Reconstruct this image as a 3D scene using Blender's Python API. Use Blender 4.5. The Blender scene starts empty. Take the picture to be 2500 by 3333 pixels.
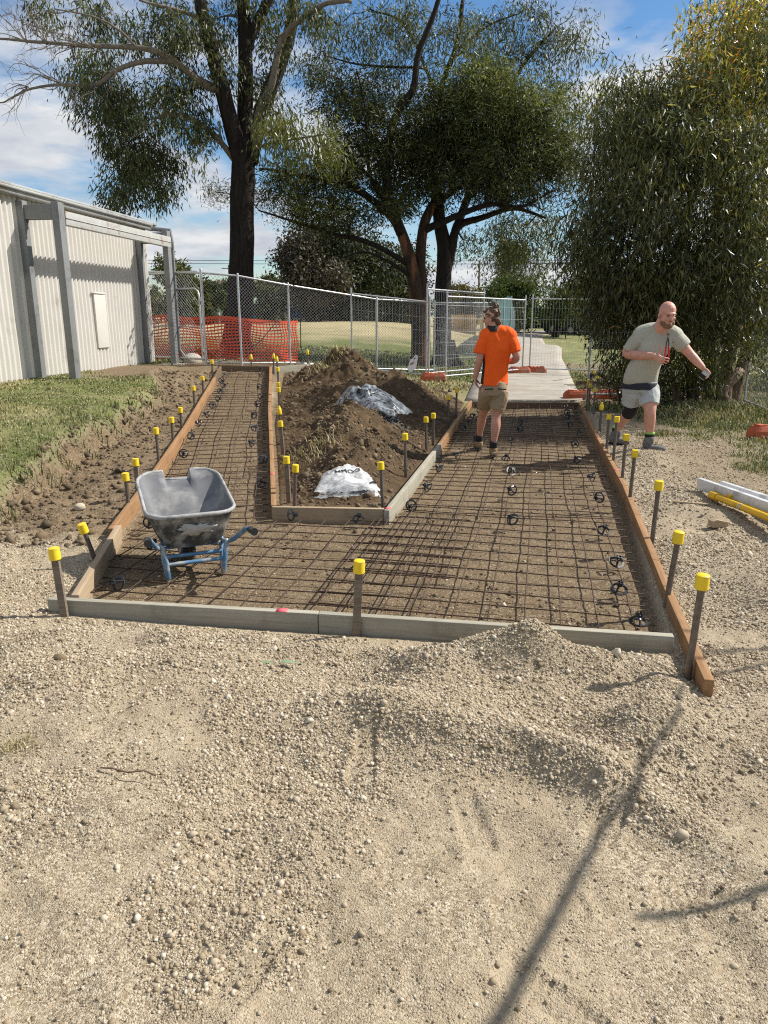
import bpy, bmesh, math, random
import numpy as np
from mathutils import Vector, Matrix, Euler

# ------------------------------------------------------------------ camera, sky, sun, exposure
scene = bpy.context.scene
col = scene.collection
R = math.radians
CAM_H, PITCH, FPX = 1.7, R(14.9), 2420.0
cam_d = bpy.data.cameras.new('camera')
cam_d.sensor_fit = 'VERTICAL'; cam_d.sensor_height = 36.0
cam_d.lens = 36.0 * FPX / 3333.0
cam_d.clip_start = 0.05; cam_d.clip_end = 6000
cam = bpy.data.objects.new('camera', cam_d); col.objects.link(cam)
cam.location = (0, 0, CAM_H); cam.rotation_euler = (R(90) - PITCH, 0, 0)
scene.camera = cam

SUN_EL = R(44.0); SUN_AZ = math.atan2(0.965, 0.26)          # clockwise from +Y
SUN = Vector((math.sin(SUN_AZ) * math.cos(SUN_EL), math.cos(SUN_AZ) * math.cos(SUN_EL), math.sin(SUN_EL)))
sd = bpy.data.lights.new('sun', 'SUN'); sd.energy = 5.0; sd.angle = R(0.53); sd.color = (1.0, 0.955, 0.88)
so = bpy.data.objects.new('sun', sd); col.objects.link(so)
so.rotation_euler = SUN.to_track_quat('Z', 'Y').to_euler(); so.location = (20, 10, 30)

world = bpy.data.worlds.new('World'); scene.world = world; world.use_nodes = True
wt = world.node_tree; wt.nodes.clear()
def N(t, kind, **kw):
    n = t.nodes.new(kind)
    for k, v in kw.items():
        if k.startswith('_'): setattr(n, k[1:], v)
        else: n.inputs[k.replace('__', ' ')].default_value = v
    return n
def L(t, a, b): t.links.new(a, b)
SKY_STRENGTH = 0.062
sky = N(wt, 'ShaderNodeTexSky', _sky_type='NISHITA', _sun_disc=False, _sun_elevation=SUN_EL, _sun_rotation=SUN_AZ, _air_density=1.0, _dust_density=0.3, _ozone_density=3.0)
tc = N(wt, 'ShaderNodeTexCoord')
sep = N(wt, 'ShaderNodeSeparateXYZ'); L(wt, tc.outputs['Generated'], sep.inputs[0])
def M(t, op, a, b=None, clamp=False):
    n = t.nodes.new('ShaderNodeMath'); n.operation = op; n.use_clamp = clamp
    for i, v in enumerate((a, b)):
        if v is None: continue
        if isinstance(v, (int, float)): n.inputs[i].default_value = v
        else: L(t, v, n.inputs[i])
    return n.outputs[0]
zz = M(wt, 'ADD', M(wt, 'MAXIMUM', sep.outputs[2], 0.0), 0.13)
cx = M(wt, 'DIVIDE', sep.outputs[0], zz); cy = M(wt, 'DIVIDE', sep.outputs[1], zz)
cmb = N(wt, 'ShaderNodeCombineXYZ'); L(wt, cx, cmb.inputs[0]); L(wt, cy, cmb.inputs[1]); cmb.inputs[2].default_value = 3.1
cn = N(wt, 'ShaderNodeTexNoise', Scale=0.75, Detail=9.0, Roughness=0.58, Distortion=0.3); L(wt, cmb.outputs[0], cn.inputs['Vector'])
cr = N(wt, 'ShaderNodeValToRGB'); L(wt, cn.outputs['Fac'], cr.inputs[0])
cr.color_ramp.elements[0].position = 0.455; cr.color_ramp.elements[0].color = (0, 0, 0, 1)
cr.color_ramp.elements[1].position = 0.555; cr.color_ramp.elements[1].color = (1, 1, 1, 1)
cn2 = N(wt, 'ShaderNodeTexNoise', Scale=1.9, Detail=6.0, Roughness=0.6); L(wt, cmb.outputs[0], cn2.inputs['Vector'])
ccol = N(wt, 'ShaderNodeValToRGB'); L(wt, cn2.outputs['Fac'], ccol.inputs[0])
ccol.color_ramp.elements[0].position = 0.3; ccol.color_ramp.elements[0].color = (5.4, 6.0, 7.2, 1)
ccol.color_ramp.elements[1].position = 0.62; ccol.color_ramp.elements[1].color = (9.6, 9.75, 9.9, 1)
mixc = N(wt, 'ShaderNodeMixRGB'); L(wt, cr.outputs[0], mixc.inputs[0]); hsv = N(wt, 'ShaderNodeHueSaturation', Saturation=1.2, Value=1.5); L(wt, sky.outputs[0], hsv.inputs['Color']); L(wt, hsv.outputs[0], mixc.inputs[1]); L(wt, ccol.outputs[0], mixc.inputs[2])
bg = N(wt, 'ShaderNodeBackground', Strength=SKY_STRENGTH); L(wt, mixc.outputs[0], bg.inputs['Color'])
wo = N(wt, 'ShaderNodeOutputWorld'); L(wt, bg.outputs[0], wo.inputs[0])

vs = scene.view_settings
vs.view_transform = 'Standard'; vs.look = 'None'; vs.gamma = 1.0; vs.exposure = 0.47; vs.use_curve_mapping = False
scene.cycles.max_bounces = 6; scene.cycles.transparent_max_bounces = 12
scene.cycles.use_denoising = False
scene.cycles.pixel_filter_type = 'BLACKMAN_HARRIS'; scene.cycles.filter_width = 1.15

rng = np.random.default_rng(7); random.seed(7)

# a pixel of the 1659 px wide photograph and a distance ahead -> a point in the world
_c, _s = math.cos(PITCH), math.sin(PITCH)
def at(xd, yd, Y):
    k = 2500 / 1659
    u = (xd * k - 1250) / FPX; v = (1666.5 - yd * k) / FPX
    fw = _c + v * _s; up = v * _c - _s
    return np.array((u * Y / fw, Y, CAM_H + up * Y / fw))
# ------------------------------------------------------------------ terrain heights
CP = np.array([
(0,-2,.02),(0,1,.02),(-2,1.5,.03),(2,1.5,.03),(0,2.6,.03),(-1.2,3.2,.03),(-2.2,4,.05),(1.9,3.2,.04),(-3.4,4.2,.08),(-5,4,.12),(4,2.5,.06),(6,0,.1),(-6,0,.1),
(2.1,5,.07),(3,5,.10),(2.7,8,.11),(3.5,9.5,.13),(4.6,9,.13),(4.5,12,.13),(6,13,.14),(4.2,14.5,.12),(8,9,.15),(7,5,.12),(10,14,.15),(8,17,.16),
(2.6,14.2,.10),(3,17,.14),(3.5,20,.2),(5,25,.25),(6,40,.15),
(0,4.6,0),(1,5,0),(-1.2,4.8,0),(1,8,0),(1.9,10,0),(2.5,12.4,.03),
(.1,8,.03),(.3,10,.05),(0,13,.18),(-.9,15,.40),(.8,15,.2),(-1,12,.2),
(-1.5,7,0),(-1.9,9,.14),(-2.2,11,.28),(-2.5,13,.43),(-2.8,15.3,.59),
(-3.0,5.6,.10),(-3.7,8.2,.45),(-5,7,.46),(-5,10,.62),(-4.2,11.5,.64),(-5.6,10.8,.67),(-5.3,12.9,.68),(-6.2,12.1,.69),(-4.3,15.9,.7),(-5,16.5,.7),(-8,9,.6),(-8,14,.7),(-12,12,.6),
(-3.2,16,.68),(-2,16.4,.6),(-1,17,.5),(0,18,.37),(1,18,.27),(1.5,17.5,.22),
(-3.5,18.7,.68),(.95,20.6,.35),(1.7,21,.33),(-8,20,.75),
(0,26,.8),(-5,26,.9),(3,27,.45),(-7,34,1.2),(-3,35,1.35),(1,35,1.3),(4.5,35,.7),(-13,34,1.0),(-20,30,.9),
(0,55,1.0),(-20,55,.8),(12,50,.1),(20,60,.1),(14,30,.2),(22,25,.2),(0,85,.5),(-45,85,.5),(45,85,.2),(-45,30,.8),(45,25,.2),(-30,0,.3),(30,0,.2)],float)
def _U(r2): return np.where(r2>1e-12, r2*np.log(r2+1e-20), 0.)
def _fit():
    n=len(CP);A=np.zeros((n+3,n+3));d2=((CP[:,None,:2]-CP[None,:,:2])**2).sum(-1)
    A[:n,:n]=_U(d2)+np.eye(n)*.3;A[:n,n]=1;A[:n,n+1:]=CP[:,:2];A[n:,:n]=A[:n,n:].T
    b=np.zeros(n+3);b[:n]=CP[:,2]
    return np.linalg.solve(A,b)
_W=_fit()
def smooth_ground(x,y):
    x=np.asarray(x,float);y=np.asarray(y,float);shp=x.shape;x=x.ravel();y=y.ravel()
    xc=np.clip(x,-45,45);yc=np.clip(y,-3,85)
    out=_W[-3]+_W[-2]*xc+_W[-1]*yc
    for (a,b,_),w in zip(CP,_W[:-3]):
        out+=w*_U((xc-a)**2+(yc-b)**2)
    return out.reshape(shp)
def sstep(a,b,t):
    t=np.clip((t-a)/(b-a),0,1);return t*t*(3-2*t)
def poly_sd(px,py,P):
    """signed distance to polygon, negative inside"""
    px=np.asarray(px,float);py=np.asarray(py,float)
    d=np.full(px.shape,1e9);ins=np.zeros(px.shape,bool);n=len(P)
    for i in range(n):
        ax,ay=P[i];bx,by=P[(i+1)%n];ex,ey=bx-ax,by-ay
        t=np.clip(((px-ax)*ex+(py-ay)*ey)/(ex*ex+ey*ey),0,1)
        d=np.minimum(d,np.hypot(px-ax-t*ex,py-ay-t*ey))
        c=((ay>py)!=(by>py))
        with np.errstate(divide='ignore',invalid='ignore'):
            ins^=c&(px<(bx-ax)*(py-ay)/(by-ay if by!=ay else 1e-9)+ax)
    return np.where(ins,-d,d)
# value noise (fbm)
def _h(ix,iy,s):
    n=(ix*374761393+iy*668265263+s*974634777)&0xffffffff
    n=((n^(n>>13))*1274126177)&0xffffffff
    return ((n^(n>>16))&0xffff)/65535.
def vnoise(x,y,s=0):
    ix=np.floor(x).astype(np.int64);iy=np.floor(y).astype(np.int64);fx=x-ix;fy=y-iy
    fx=fx*fx*(3-2*fx);fy=fy*fy*(3-2*fy)
    a=_h(ix,iy,s);b=_h(ix+1,iy,s);c=_h(ix,iy+1,s);d=_h(ix+1,iy+1,s)
    return (a*(1-fx)+b*fx)*(1-fy)+(c*(1-fx)+d*fx)*fy-.5
def fbm(x,y,f,oct=3,s=0):
    o=0;a=1
    for k in range(oct):
        o=o+a*vnoise(x*f+k*17.3,y*f-k*9.1,s+k);a*=.5;f*=2.03
    return o
# ------------------------------------------------------------------ helpers: tags, materials, mesh builder
def tag(o, label=None, cat=None, group=None, kind=None):
    if label: o['label'] = label
    if cat: o['category'] = cat
    if group: o['group'] = group
    if kind: o['kind'] = kind
    return o
def empty(name, loc=(0, 0, 0), rz=0.0, **kw):
    o = bpy.data.objects.new(name, None); col.objects.link(o); o.location = loc; o.rotation_euler = (0, 0, rz)
    o.empty_display_size = 0.1
    return tag(o, **kw)
def children(o): return [c for c in bpy.data.objects if c.parent == o]
def mesh_np(name, V, F, mats, parent=None, smooth=False, mi=None, attrs=None):
    """V (n,3) array; F list of (k,m) index arrays with equal m per array"""
    me = bpy.data.meshes.new(name)
    V = np.ascontiguousarray(V, np.float32)
    if isinstance(F, np.ndarray): F = [F]
    F = [np.asarray(f, np.int32) for f in F if len(f)]
    me.vertices.add(len(V)); me.vertices.foreach_set('co', V.ravel())
    nl = sum(f.size for f in F); npoly = sum(len(f) for f in F)
    me.loops.add(nl); me.polygons.add(npoly)
    me.loops.foreach_set('vertex_index', np.concatenate([f.ravel() for f in F]))
    tot = np.concatenate([np.full(len(f), f.shape[1], np.int32) for f in F])
    st = np.concatenate([[0], np.cumsum(tot)[:-1]]).astype(np.int32)
    me.polygons.foreach_set('loop_start', st)
    try: me.polygons.foreach_set('loop_total', tot)
    except Exception: pass
    if mi is not None: me.polygons.foreach_set('material_index', np.asarray(mi, np.int32))
    for m in (mats if isinstance(mats, (list, tuple)) else [mats]): me.materials.append(m)
    if attrs:
        for k, a in attrs.items():
            at_ = me.attributes.new(k, 'FLOAT', 'POINT'); at_.data.foreach_set('value', np.asarray(a, np.float32))
    me.update(calc_edges=True)
    if smooth: me.polygons.foreach_set('use_smooth', np.ones(npoly, bool))
    o = bpy.data.objects.new(name, me); col.objects.link(o)
    if parent is not None: o.parent = parent
    return o
class MB:
    def __init__(self): self.v = []; self.f = {3: [], 4: []}; self.m = {3: [], 4: []}; self.n = 0; self.big = []; self.bigm = []
    def add(self, V, F, mi=0):
        V = np.asarray(V, float).reshape(-1, 3); self.v.append(V)
        for f in F:
            f = [i + self.n for i in f]
            if len(f) in (3, 4): self.f[len(f)].append(f); self.m[len(f)].append(mi)
            else: self.big.append(f); self.bigm.append(mi)
        self.n += len(V)
    def box(self, c, s, rot=None, mi=0, bevel=0.0):
        x, y, z = [q / 2 for q in s]
        if bevel <= 0:
            V = np.array([(-x, -y, -z), (x, -y, -z), (x, y, -z), (-x, y, -z), (-x, -y, z), (x, -y, z), (x, y, z), (-x, y, z)])
            F = [(0, 3, 2, 1), (4, 5, 6, 7), (0, 1, 5, 4), (1, 2, 6, 5), (2, 3, 7, 6), (3, 0, 4, 7)]
        else:
            bm = bmesh.new(); bmesh.ops.create_cube(bm, size=1.0)
            bmesh.ops.scale(bm, vec=s, verts=bm.verts)
            bmesh.ops.bevel(bm, geom=list(bm.edges), offset=bevel, segments=2, profile=0.6, affect='EDGES', clamp_overlap=True)
            bm.verts.index_update(); V = np.array([v.co[:] for v in bm.verts]); F = [[v.index for v in f.verts] for f in bm.faces]; bm.free()
        if rot is not None: V = V @ np.array(rot.to_matrix() if hasattr(rot, 'to_matrix') else rot).T
        self.add(V + np.array(c), F, mi)
    def tube(self, P, r, n=6, mi=0, cap=True, round_ends=False, flat=1.0):
        P = np.asarray(P, float); k = len(P); r = np.broadcast_to(np.asarray(r, float), (k,)) if np.ndim(r) == 0 else np.asarray(r, float)
        if round_ends:
            a, b = P[0] - P[1], P[-1] - P[-2]; a /= np.linalg.norm(a) + 1e-9; b /= np.linalg.norm(b) + 1e-9
            hs = [(0.98, .2), (.85, .53), (.55, .835), (.2, .98)]
            P = np.vstack([[P[0] + a * r[0] * h for h, _ in hs], P, [P[-1] + b * r[-1] * h for h, _ in hs[::-1]]])
            r = np.concatenate([[r[0] * q for _, q in hs], r, [r[-1] * q for _, q in hs[::-1]]]); k = len(P)
        T = np.gradient(P, axis=0); T /= np.linalg.norm(T, axis=1, keepdims=True) + 1e-12
        ref = np.array((0, 0, 1.)) if abs(T[0][2]) < .9 else np.array((0, 1., 0))
        u = np.cross(ref, T[0]); u /= np.linalg.norm(u)
        ang = np.arange(n) / n * 2 * math.pi; V = []
        for i in range(k):
            u = u - T[i] * np.dot(u, T[i]); u /= np.linalg.norm(u) + 1e-12; w = np.cross(T[i], u)
            V.append(P[i] + r[i] * (np.cos(ang)[:, None] * u + flat * np.sin(ang)[:, None] * w))
        F = [(i * n + j, i * n + (j + 1) % n, (i + 1) * n + (j + 1) % n, (i + 1) * n + j) for i in range(k - 1) for j in range(n)]
        if cap: F += [tuple(range(n))[::-1], tuple((k - 1) * n + j for j in range(n))]
        self.add(np.vstack(V), F, mi)
    def loft(self, rings, mi=0, cap=True):
        n = len(rings[0]); k = len(rings)
        F = [(i * n + j, i * n + (j + 1) % n, (i + 1) * n + (j + 1) % n, (i + 1) * n + j) for i in range(k - 1) for j in range(n)]
        if cap: F += [tuple(range(n))[::-1], tuple((k - 1) * n + j for j in range(n))]
        self.add(np.vstack(rings), F, mi)
    def ell(self, c, r, rot=None, n=14, m=9, mi=0):
        V = [(0, 0, -1)]
        for i in range(1, m):
            ph = -math.pi / 2 + math.pi * i / m
            V += [(math.cos(ph) * math.cos(2 * math.pi * j / n), math.cos(ph) * math.sin(2 * math.pi * j / n), math.sin(ph)) for j in range(n)]
        V.append((0, 0, 1)); V = np.array(V) * np.array(r)
        F = [(0, 1 + (j + 1) % n, 1 + j) for j in range(n)]
        for i in range(m - 2):
            F += [(1 + i * n + j, 1 + i * n + (j + 1) % n, 1 + (i + 1) * n + (j + 1) % n, 1 + (i + 1) * n + j) for j in range(n)]
        top = 1 + (m - 1) * n
        F += [(top, 1 + (m - 2) * n + j, 1 + (m - 2) * n + (j + 1) % n) for j in range(n)]
        if rot is not None: V = V @ np.array(rot.to_matrix()).T
        self.add(V + np.array(c), F, mi)
    def extrude(self, poly, th, mi=0):
        """outline in (x,z), thickness along y, centred"""
        n = len(poly); V = [(x, -th / 2, z) for x, z in poly] + [(x, th / 2, z) for x, z in poly]
        F = [tuple(range(n)), tuple(range(2 * n - 1, n - 1, -1))] + [(j, j + n, (j + 1) % n + n, (j + 1) % n) for j in range(n)]
        self.add(V, F, mi)
    def build(self, name, mats, parent=None, smooth=False):
        V = np.vstack(self.v)
        if self.big:
            me = bpy.data.meshes.new(name); fs = self.f[3] + self.f[4] + self.big
            me.from_pydata([tuple(v) for v in V], [], fs); me.update()
            me.polygons.foreach_set('material_index', np.array(self.m[3] + self.m[4] + self.bigm, np.int32))
            for m in (mats if isinstance(mats, (list, tuple)) else [mats]): me.materials.append(m)
            if smooth: me.polygons.foreach_set('use_smooth', np.ones(len(fs), bool))
            o = bpy.data.objects.new(name, me); col.objects.link(o)
            if parent is not None: o.parent = parent
            return o
        return mesh_np(name, V, [np.array(self.f[k], np.int32).reshape(-1, k) for k in (3, 4)], mats, parent, smooth, self.m[3] + self.m[4])
def smooth_by_angle(o, deg=35):
    me = o.data; bm = bmesh.new(); bm.from_mesh(me)
    for f in bm.faces: f.smooth = True
    for e in bm.edges: e.smooth = not (len(e.link_faces) == 2 and e.calc_face_angle(0) > R(deg))
    bm.to_mesh(me); bm.free(); return o

def new_mat(name):
    m = bpy.data.materials.new(name); m.use_nodes = True; t = m.node_tree; t.nodes.clear()
    out = N(t, 'ShaderNodeOutputMaterial'); b = N(t, 'ShaderNodeBsdfPrincipled'); L(t, b.outputs[0], out.inputs[0])
    return m, t, b, out
def ramp(t, src, stops):
    r = N(t, 'ShaderNodeValToRGB'); L(t, src, r.inputs[0]); e = r.color_ramp.elements
    while len(e) < len(stops): e.new(0.5)
    for q, (p, c) in zip(e, stops): q.position = p; q.color = (*c, 1)
    return r.outputs[0]
def noise(t, scale, detail=4, rough=.55, coord='Object', stretch=None, dist=0.0):
    tc = N(t, 'ShaderNodeTexCoord'); src = tc.outputs[coord]
    if stretch:
        mp = N(t, 'ShaderNodeMapping'); mp.inputs['Scale'].default_value = stretch; L(t, src, mp.inputs[0]); src = mp.outputs[0]
    n = N(t, 'ShaderNodeTexNoise', Scale=scale, Detail=detail, Roughness=rough, Distortion=dist); L(t, src, n.inputs['Vector'])
    return n.outputs['Fac']
def mixrgb(t, f, a, b, mode='MIX'):
    n = N(t, 'ShaderNodeMixRGB', _blend_type=mode)
    for i, v in enumerate((f, a, b)):
        if isinstance(v, (int, float)): n.inputs[i].default_value = v
        elif isinstance(v, tuple): n.inputs[i].default_value = (*v, 1)
        else: L(t, v, n.inputs[i])
    return n.outputs[0]
def bump(t, b, h, strength=.3, dist=.01):
    n = N(t, 'ShaderNodeBump', Strength=strength, Distance=dist); L(t, h, n.inputs['Height']); L(t, n.outputs[0], b.inputs['Normal'])
def simple(name, c, rough=.6, metal=0, var=.25, scale=20, bmp=0, spec=.4, stretch=None, dirt=None, dirt_scale=4, dirt_amt=.5):
    m, t, b, out = new_mat(name)
    f = noise(t, scale, 5, .6, stretch=stretch)
    lo = tuple(q * (1 - var) for q in c); hi = tuple(min(1, q * (1 + var)) for q in c)
    cc = ramp(t, f, [(.3, lo), (.7, hi)])
    if dirt:
        d = noise(t, dirt_scale, 6, .65); dm = ramp(t, d, [(.62 - dirt_amt * .3, (0, 0, 0)), (.72 - dirt_amt * .2, (1, 1, 1))])
        cc = mixrgb(t, dm, cc, dirt)
    L(t, cc, b.inputs['Base Color']); b.inputs['Roughness'].default_value = rough; b.inputs['Metallic'].default_value = metal
    b.inputs['Specular IOR Level'].default_value = spec
    if bmp: bump(t, b, f, bmp, .005)
    return m
def leaf_mat(name, stops, trans=.3, rough=.4, spec=.5, tips=None, tone=False):
    m, t, b, out = new_mat(name)
    g = N(t, 'ShaderNodeNewGeometry')
    cc = ramp(t, g.outputs['Random Per Island'], stops)
    if tips:
        a = N(t, 'ShaderNodeAttribute', _attribute_name='tip')
        tipc = ramp(t, g.outputs['Random Per Island'], tips)
        cc = mixrgb(t, a.outputs['Fac'], cc, tipc)
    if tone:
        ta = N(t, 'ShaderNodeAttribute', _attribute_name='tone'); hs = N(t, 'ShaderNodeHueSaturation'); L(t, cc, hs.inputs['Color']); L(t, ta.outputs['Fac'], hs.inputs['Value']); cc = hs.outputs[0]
    L(t, cc, b.inputs['Base Color']); b.inputs['Roughness'].default_value = rough; b.inputs['Specular IOR Level'].default_value = spec
    tr = N(t, 'ShaderNodeBsdfTranslucent'); tcol = mixrgb(t, 1.0, cc, (1.0, 1.0, .5), 'MULTIPLY'); L(t, tcol, tr.inputs[0])
    mx = N(t, 'ShaderNodeMixShader', Fac=trans); L(t, b.outputs[0], mx.inputs[1]); L(t, tr.outputs[0], mx.inputs[2]); L(t, mx.outputs[0], out.inputs[0])
    return m
# ------------------------------------------------------------------ ground sheet
PAD = [(-1.84, 4.0), (1.46, 3.5), (2.3, 6.9), (3.62, 13.95), (1.62, 14.05), (0.04, 6.03), (-.94, 6.1), (-1.22, 7.94), (-1.63, 10.58), (-2.27, 15.1), (-3.3, 15.25), (-3.05, 13.6), (-2.55, 9.6), (-2.3, 7.3), (-2.05, 5.55)]
ISLAND = [(-.9, 6.15), (-.02, 6.1), (1.5, 13.8), (1.25, 15.4), (-1.0, 16.6), (-2.05, 15.4), (-1.58, 10.6), (-1.17, 7.95)]
EDGE = np.array([(-3.1, 4.9), (-3.2, 6.0), (-3.42, 8.15), (-3.45, 9.8), (-3.5, 12.0), (-4.0, 13.4), (-4.3, 15.2)])
def ramp_z(y, x=-9.0): y = np.asarray(y, float); return np.maximum(0, .0714 * (y - 7.0)) * sstep(.14, .08, np.asarray(x, float) + .93 + .1455 * (y - 6.1))
MOUNDS = [(.66, 3.30, .15, .24, .15, 0), (.32, 3.28, .14, .20, .15, 0), (.15, 3.22, .06, .12, .2, 0), (1.0, 3.28, .12, .40, .12, 0), (-.55, 3.52, .06, .5, .10, -.1), (-1.2, 3.62, .05, .4, .10, -.1), (.3, 2.95, .05, .5, .18, 0), (-1.75, 3.62, .05, .3, .15, 0), (1.1, 2.72, .15, .28, .15, .5), (.75, 2.42, .12, .42, .11, -.75), (.15, 2.75, .09, .4, .13, -.4), (-.9, 2.2, .05, .35, .15, .4), (-.4, 2.9, .04, .6, .3, 0), (-.95, 3.35, .06, .35, .14, .2),
          (-1.1, 2.6, .05, .35, .25, 0), (1.75, 2.6, .08, .3, .2, .3), (1.25, 3.05, .08, .2, .14, 0), (-1.5, 3.1, .05, .25, .2, 0), (2.35, 4.2, .07, .25, .5, 0), (2.75, 6.3, .06, .3, .7, 0), (2.95, 8.1, .07, .25, .6, -.2), (3.3, 9.3, .06, .4, .4, 0)]
def footprints(x, y):
    o = np.zeros_like(x)
    for (a, b, th) in FOOT:
        c, s = math.cos(th), math.sin(th); u = (x - a) * c + (y - b) * s; v = -(x - a) * s + (y - b) * c
        m = sstep(.155, .135, np.abs(u)) * sstep(.055, .043, np.abs(v) / (1 - .12 * np.sin(u * 18)))
        tread = .35 + .65 * ((np.sin(u * 250) > -.1) & (np.abs(v) > .006))
        o -= m * .008 * tread; o += .006 * sstep(.20, .15, np.abs(u)) * sstep(.09, .06, np.abs(v)) * (1 - m)
    return o
FOOT = [(.1, 1.95, .5), (.45, 1.78, .2), (.78, 2.2, .9), (.95, 1.85, -.2), (-.08, 2.55, 1.5), (.42, 1.5, -.7), (-.35, 1.6, 1.1), (1.02, 2.45, .3), (-.62, 1.25, .2), (.3, 2.2, 1.7)]
def ground_z(x, y, fine=True):
    x = np.asarray(x, float); y = np.asarray(y, float)
    z = smooth_ground(x, y)
    sdp = poly_sd(x, y, PAD)
    near = sstep(7.5, 4, y)
    # cut bank on the left
    ex = np.interp(y, EDGE[:, 1], EDGE[:, 0]) + .10 * fbm(x * .5 + 3, y, .9, 3, 5) + .16 * fbm(x, y, 3.1, 4, 8)
    lawn = sstep(.10, -.16, x - ex) * sstep(4.7, 5.6, y) * sstep(16.5, 15, y)
    side = sstep(-1.9, -2.3, x + .09 * (y - 5)) * sstep(4.6, 5.4, y) * sstep(16, 14.6, y)
    trench = ramp_z(y, x) + .03 + .05 * fbm(x, y, 2.6, 3, 11) + .03 * fbm(x, y, 8, 2, 12)
    lawn_z = z + .06 * sstep(8.5, 6, y) + .03
    z = z * (1 - side) + side * (trench * (1 - lawn) + lawn_z * lawn)
    # spoil banked up beside the ramp near the shed
    z = z + .16 * np.exp(-((x + 3.75) / .42) ** 2 - ((y - 13.3) / 1.1) ** 2) * (1 + fbm(x, y, 3, 3, 15))
    for (a, b, h, sx, sy, th) in MOUNDS:
        c, s = math.cos(th), math.sin(th); u = (x - a) * c + (y - b) * s; v = -(x - a) * s + (y - b) * c
        z = z + h * np.exp(-(u / sx) ** 2 - (v / sy) ** 2) * (1 + .5 * fbm(x, y, 3, 2, 20))
    if fine:
        gm = sstep(14, 4, y)
        z = z + gm * (.065 * fbm(x, y, 1.3, 3, 30) + .034 * fbm(x, y, 4.5, 3, 33)) * sstep(0, .3, sdp) + .03 * fbm(x, y, .7, 3, 36) * sstep(8, 16, y) * sstep(0, .5, sdp)
        z = z + .006 * fbm(x, y, 40, 2, 40) * gm
        z = z + footprints(x, y) * near
    inside = sstep(.035, -.02, sdp)
    padz = ramp_z(y, x) - .012 + .014 * fbm(x, y, 2.5, 3, 50) + .008 * fbm(x, y, 14, 2, 53)
    z = np.where(sdp < 0.12, np.minimum(z, padz + .09 + np.maximum(sdp, 0)), z)
    return z * (1 - inside) + padz * inside
def path_sd(x, y): return poly_sd(x, y, PATH)
PATH = [(1.55, 14.12), (3.74, 14.05), (4.05, 15.5), (4.3, 17.0), (5.5, 22.9), (6.95, 30.0), (8.6, 40), (10.6, 52), (16, 66), (14.6, 67), (8.6, 51), (6.7, 38.5), (5.0, 30.4), (3.9, 25.8), (2.4, 19.5)]
def cover(x, y):
    """weights of soil, grass and dry grass"""
    sdp = poly_sd(x, y, PAD); n1 = fbm(x, y, .9, 4, 60); n2 = fbm(x, y, 3.2, 3, 64)
    ex = np.interp(y, EDGE[:, 1], EDGE[:, 0]) + .10 * fbm(x * .5 + 3, y, .9, 3, 5) + .16 * fbm(x, y, 3.1, 4, 8)
    lawn = sstep(.0, -.14, x - ex + .1 * n2) * sstep(5.0, 5.7, y + n1 * .5)
    lawn = lawn * (1 - sstep(.5, -.2, np.hypot((x + 4.2) / 1.3, (y - 14.2) / 1.7) - 1 + n2 * .5))
    soil = sstep(.02, -.02, sdp) + sstep(-1.85, -2.2, x) * sstep(5.1, 5.7, y + n1 * .7 + .25 * (x + 2)) * sstep(18, 16.5, y)
    soil = np.maximum(soil, sstep(.25, 0, poly_sd(x, y, ISLAND) + n2 * .1))
    soil = np.maximum(soil, sstep(-.5, .2, 1.1 - np.hypot((x - 5) / 3.5, (y - 15.6) / 1.8) + n1))
    rl = sstep(.0, .5, (x - 3.5 - .12 * (y - 8)) + n1 * 1.0 + n2 * .5) * sstep(6.6, 8.6, y + n1 * 1.3 - .6 * np.maximum(x - 3.3, 0))
    rl2 = sstep(-.3, .35, n1 + n2 * .5 + .12)
    right = rl * (.3 + .7 * rl2); soil = np.maximum(soil, .55 * sstep(.0, .5, x - 2.0 - .2 * (y - 4) + n2 * .4) * sstep(5.0, 7.5, y + n1) * sstep(20, 16, y))
    park = sstep(16.8, 18.0, y + .25 * x + .5 * n2) * sstep(4, 6, x + 4 + y * 0)
    park = np.maximum(park, sstep(16.5, 18, y)); midg = sstep(.6, 1.2, x) * sstep(12.8, 14.2, y + n1) * sstep(2.2, 1.4, x + .0 * y) * sstep(18, 17, y)
    grass = np.maximum.reduce([lawn, right * sstep(22, 16, y), park, midg * .8])
    soil = soil * (1 - lawn)
    dry = sstep(24, 29, y + n1 * 3) * sstep(6.5, 3.0, x - .18 * (y - 22) + n1)
    dry = np.maximum(dry, .55 * right * sstep(.05, .3, n2 + .1)); dry = np.maximum(dry, .4 * lawn * sstep(0, .3, n1 + .05)); dry = np.maximum(dry, midg * .6)
    bare = sstep(.28, .05, np.hypot((x - 6.2) / 2.2, (y - 22) / 2.6) - .7 + n2 * .5); soil = np.maximum(soil, bare * .75); grass = grass * (1 - .8 * bare)
    under = sstep(1.0, .2, np.hypot((x - .5) / 3.2, (y - 20) / 1.8) + n2 * .4); soil = np.maximum(soil, under * .5)
    return soil, grass, dry

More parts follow.
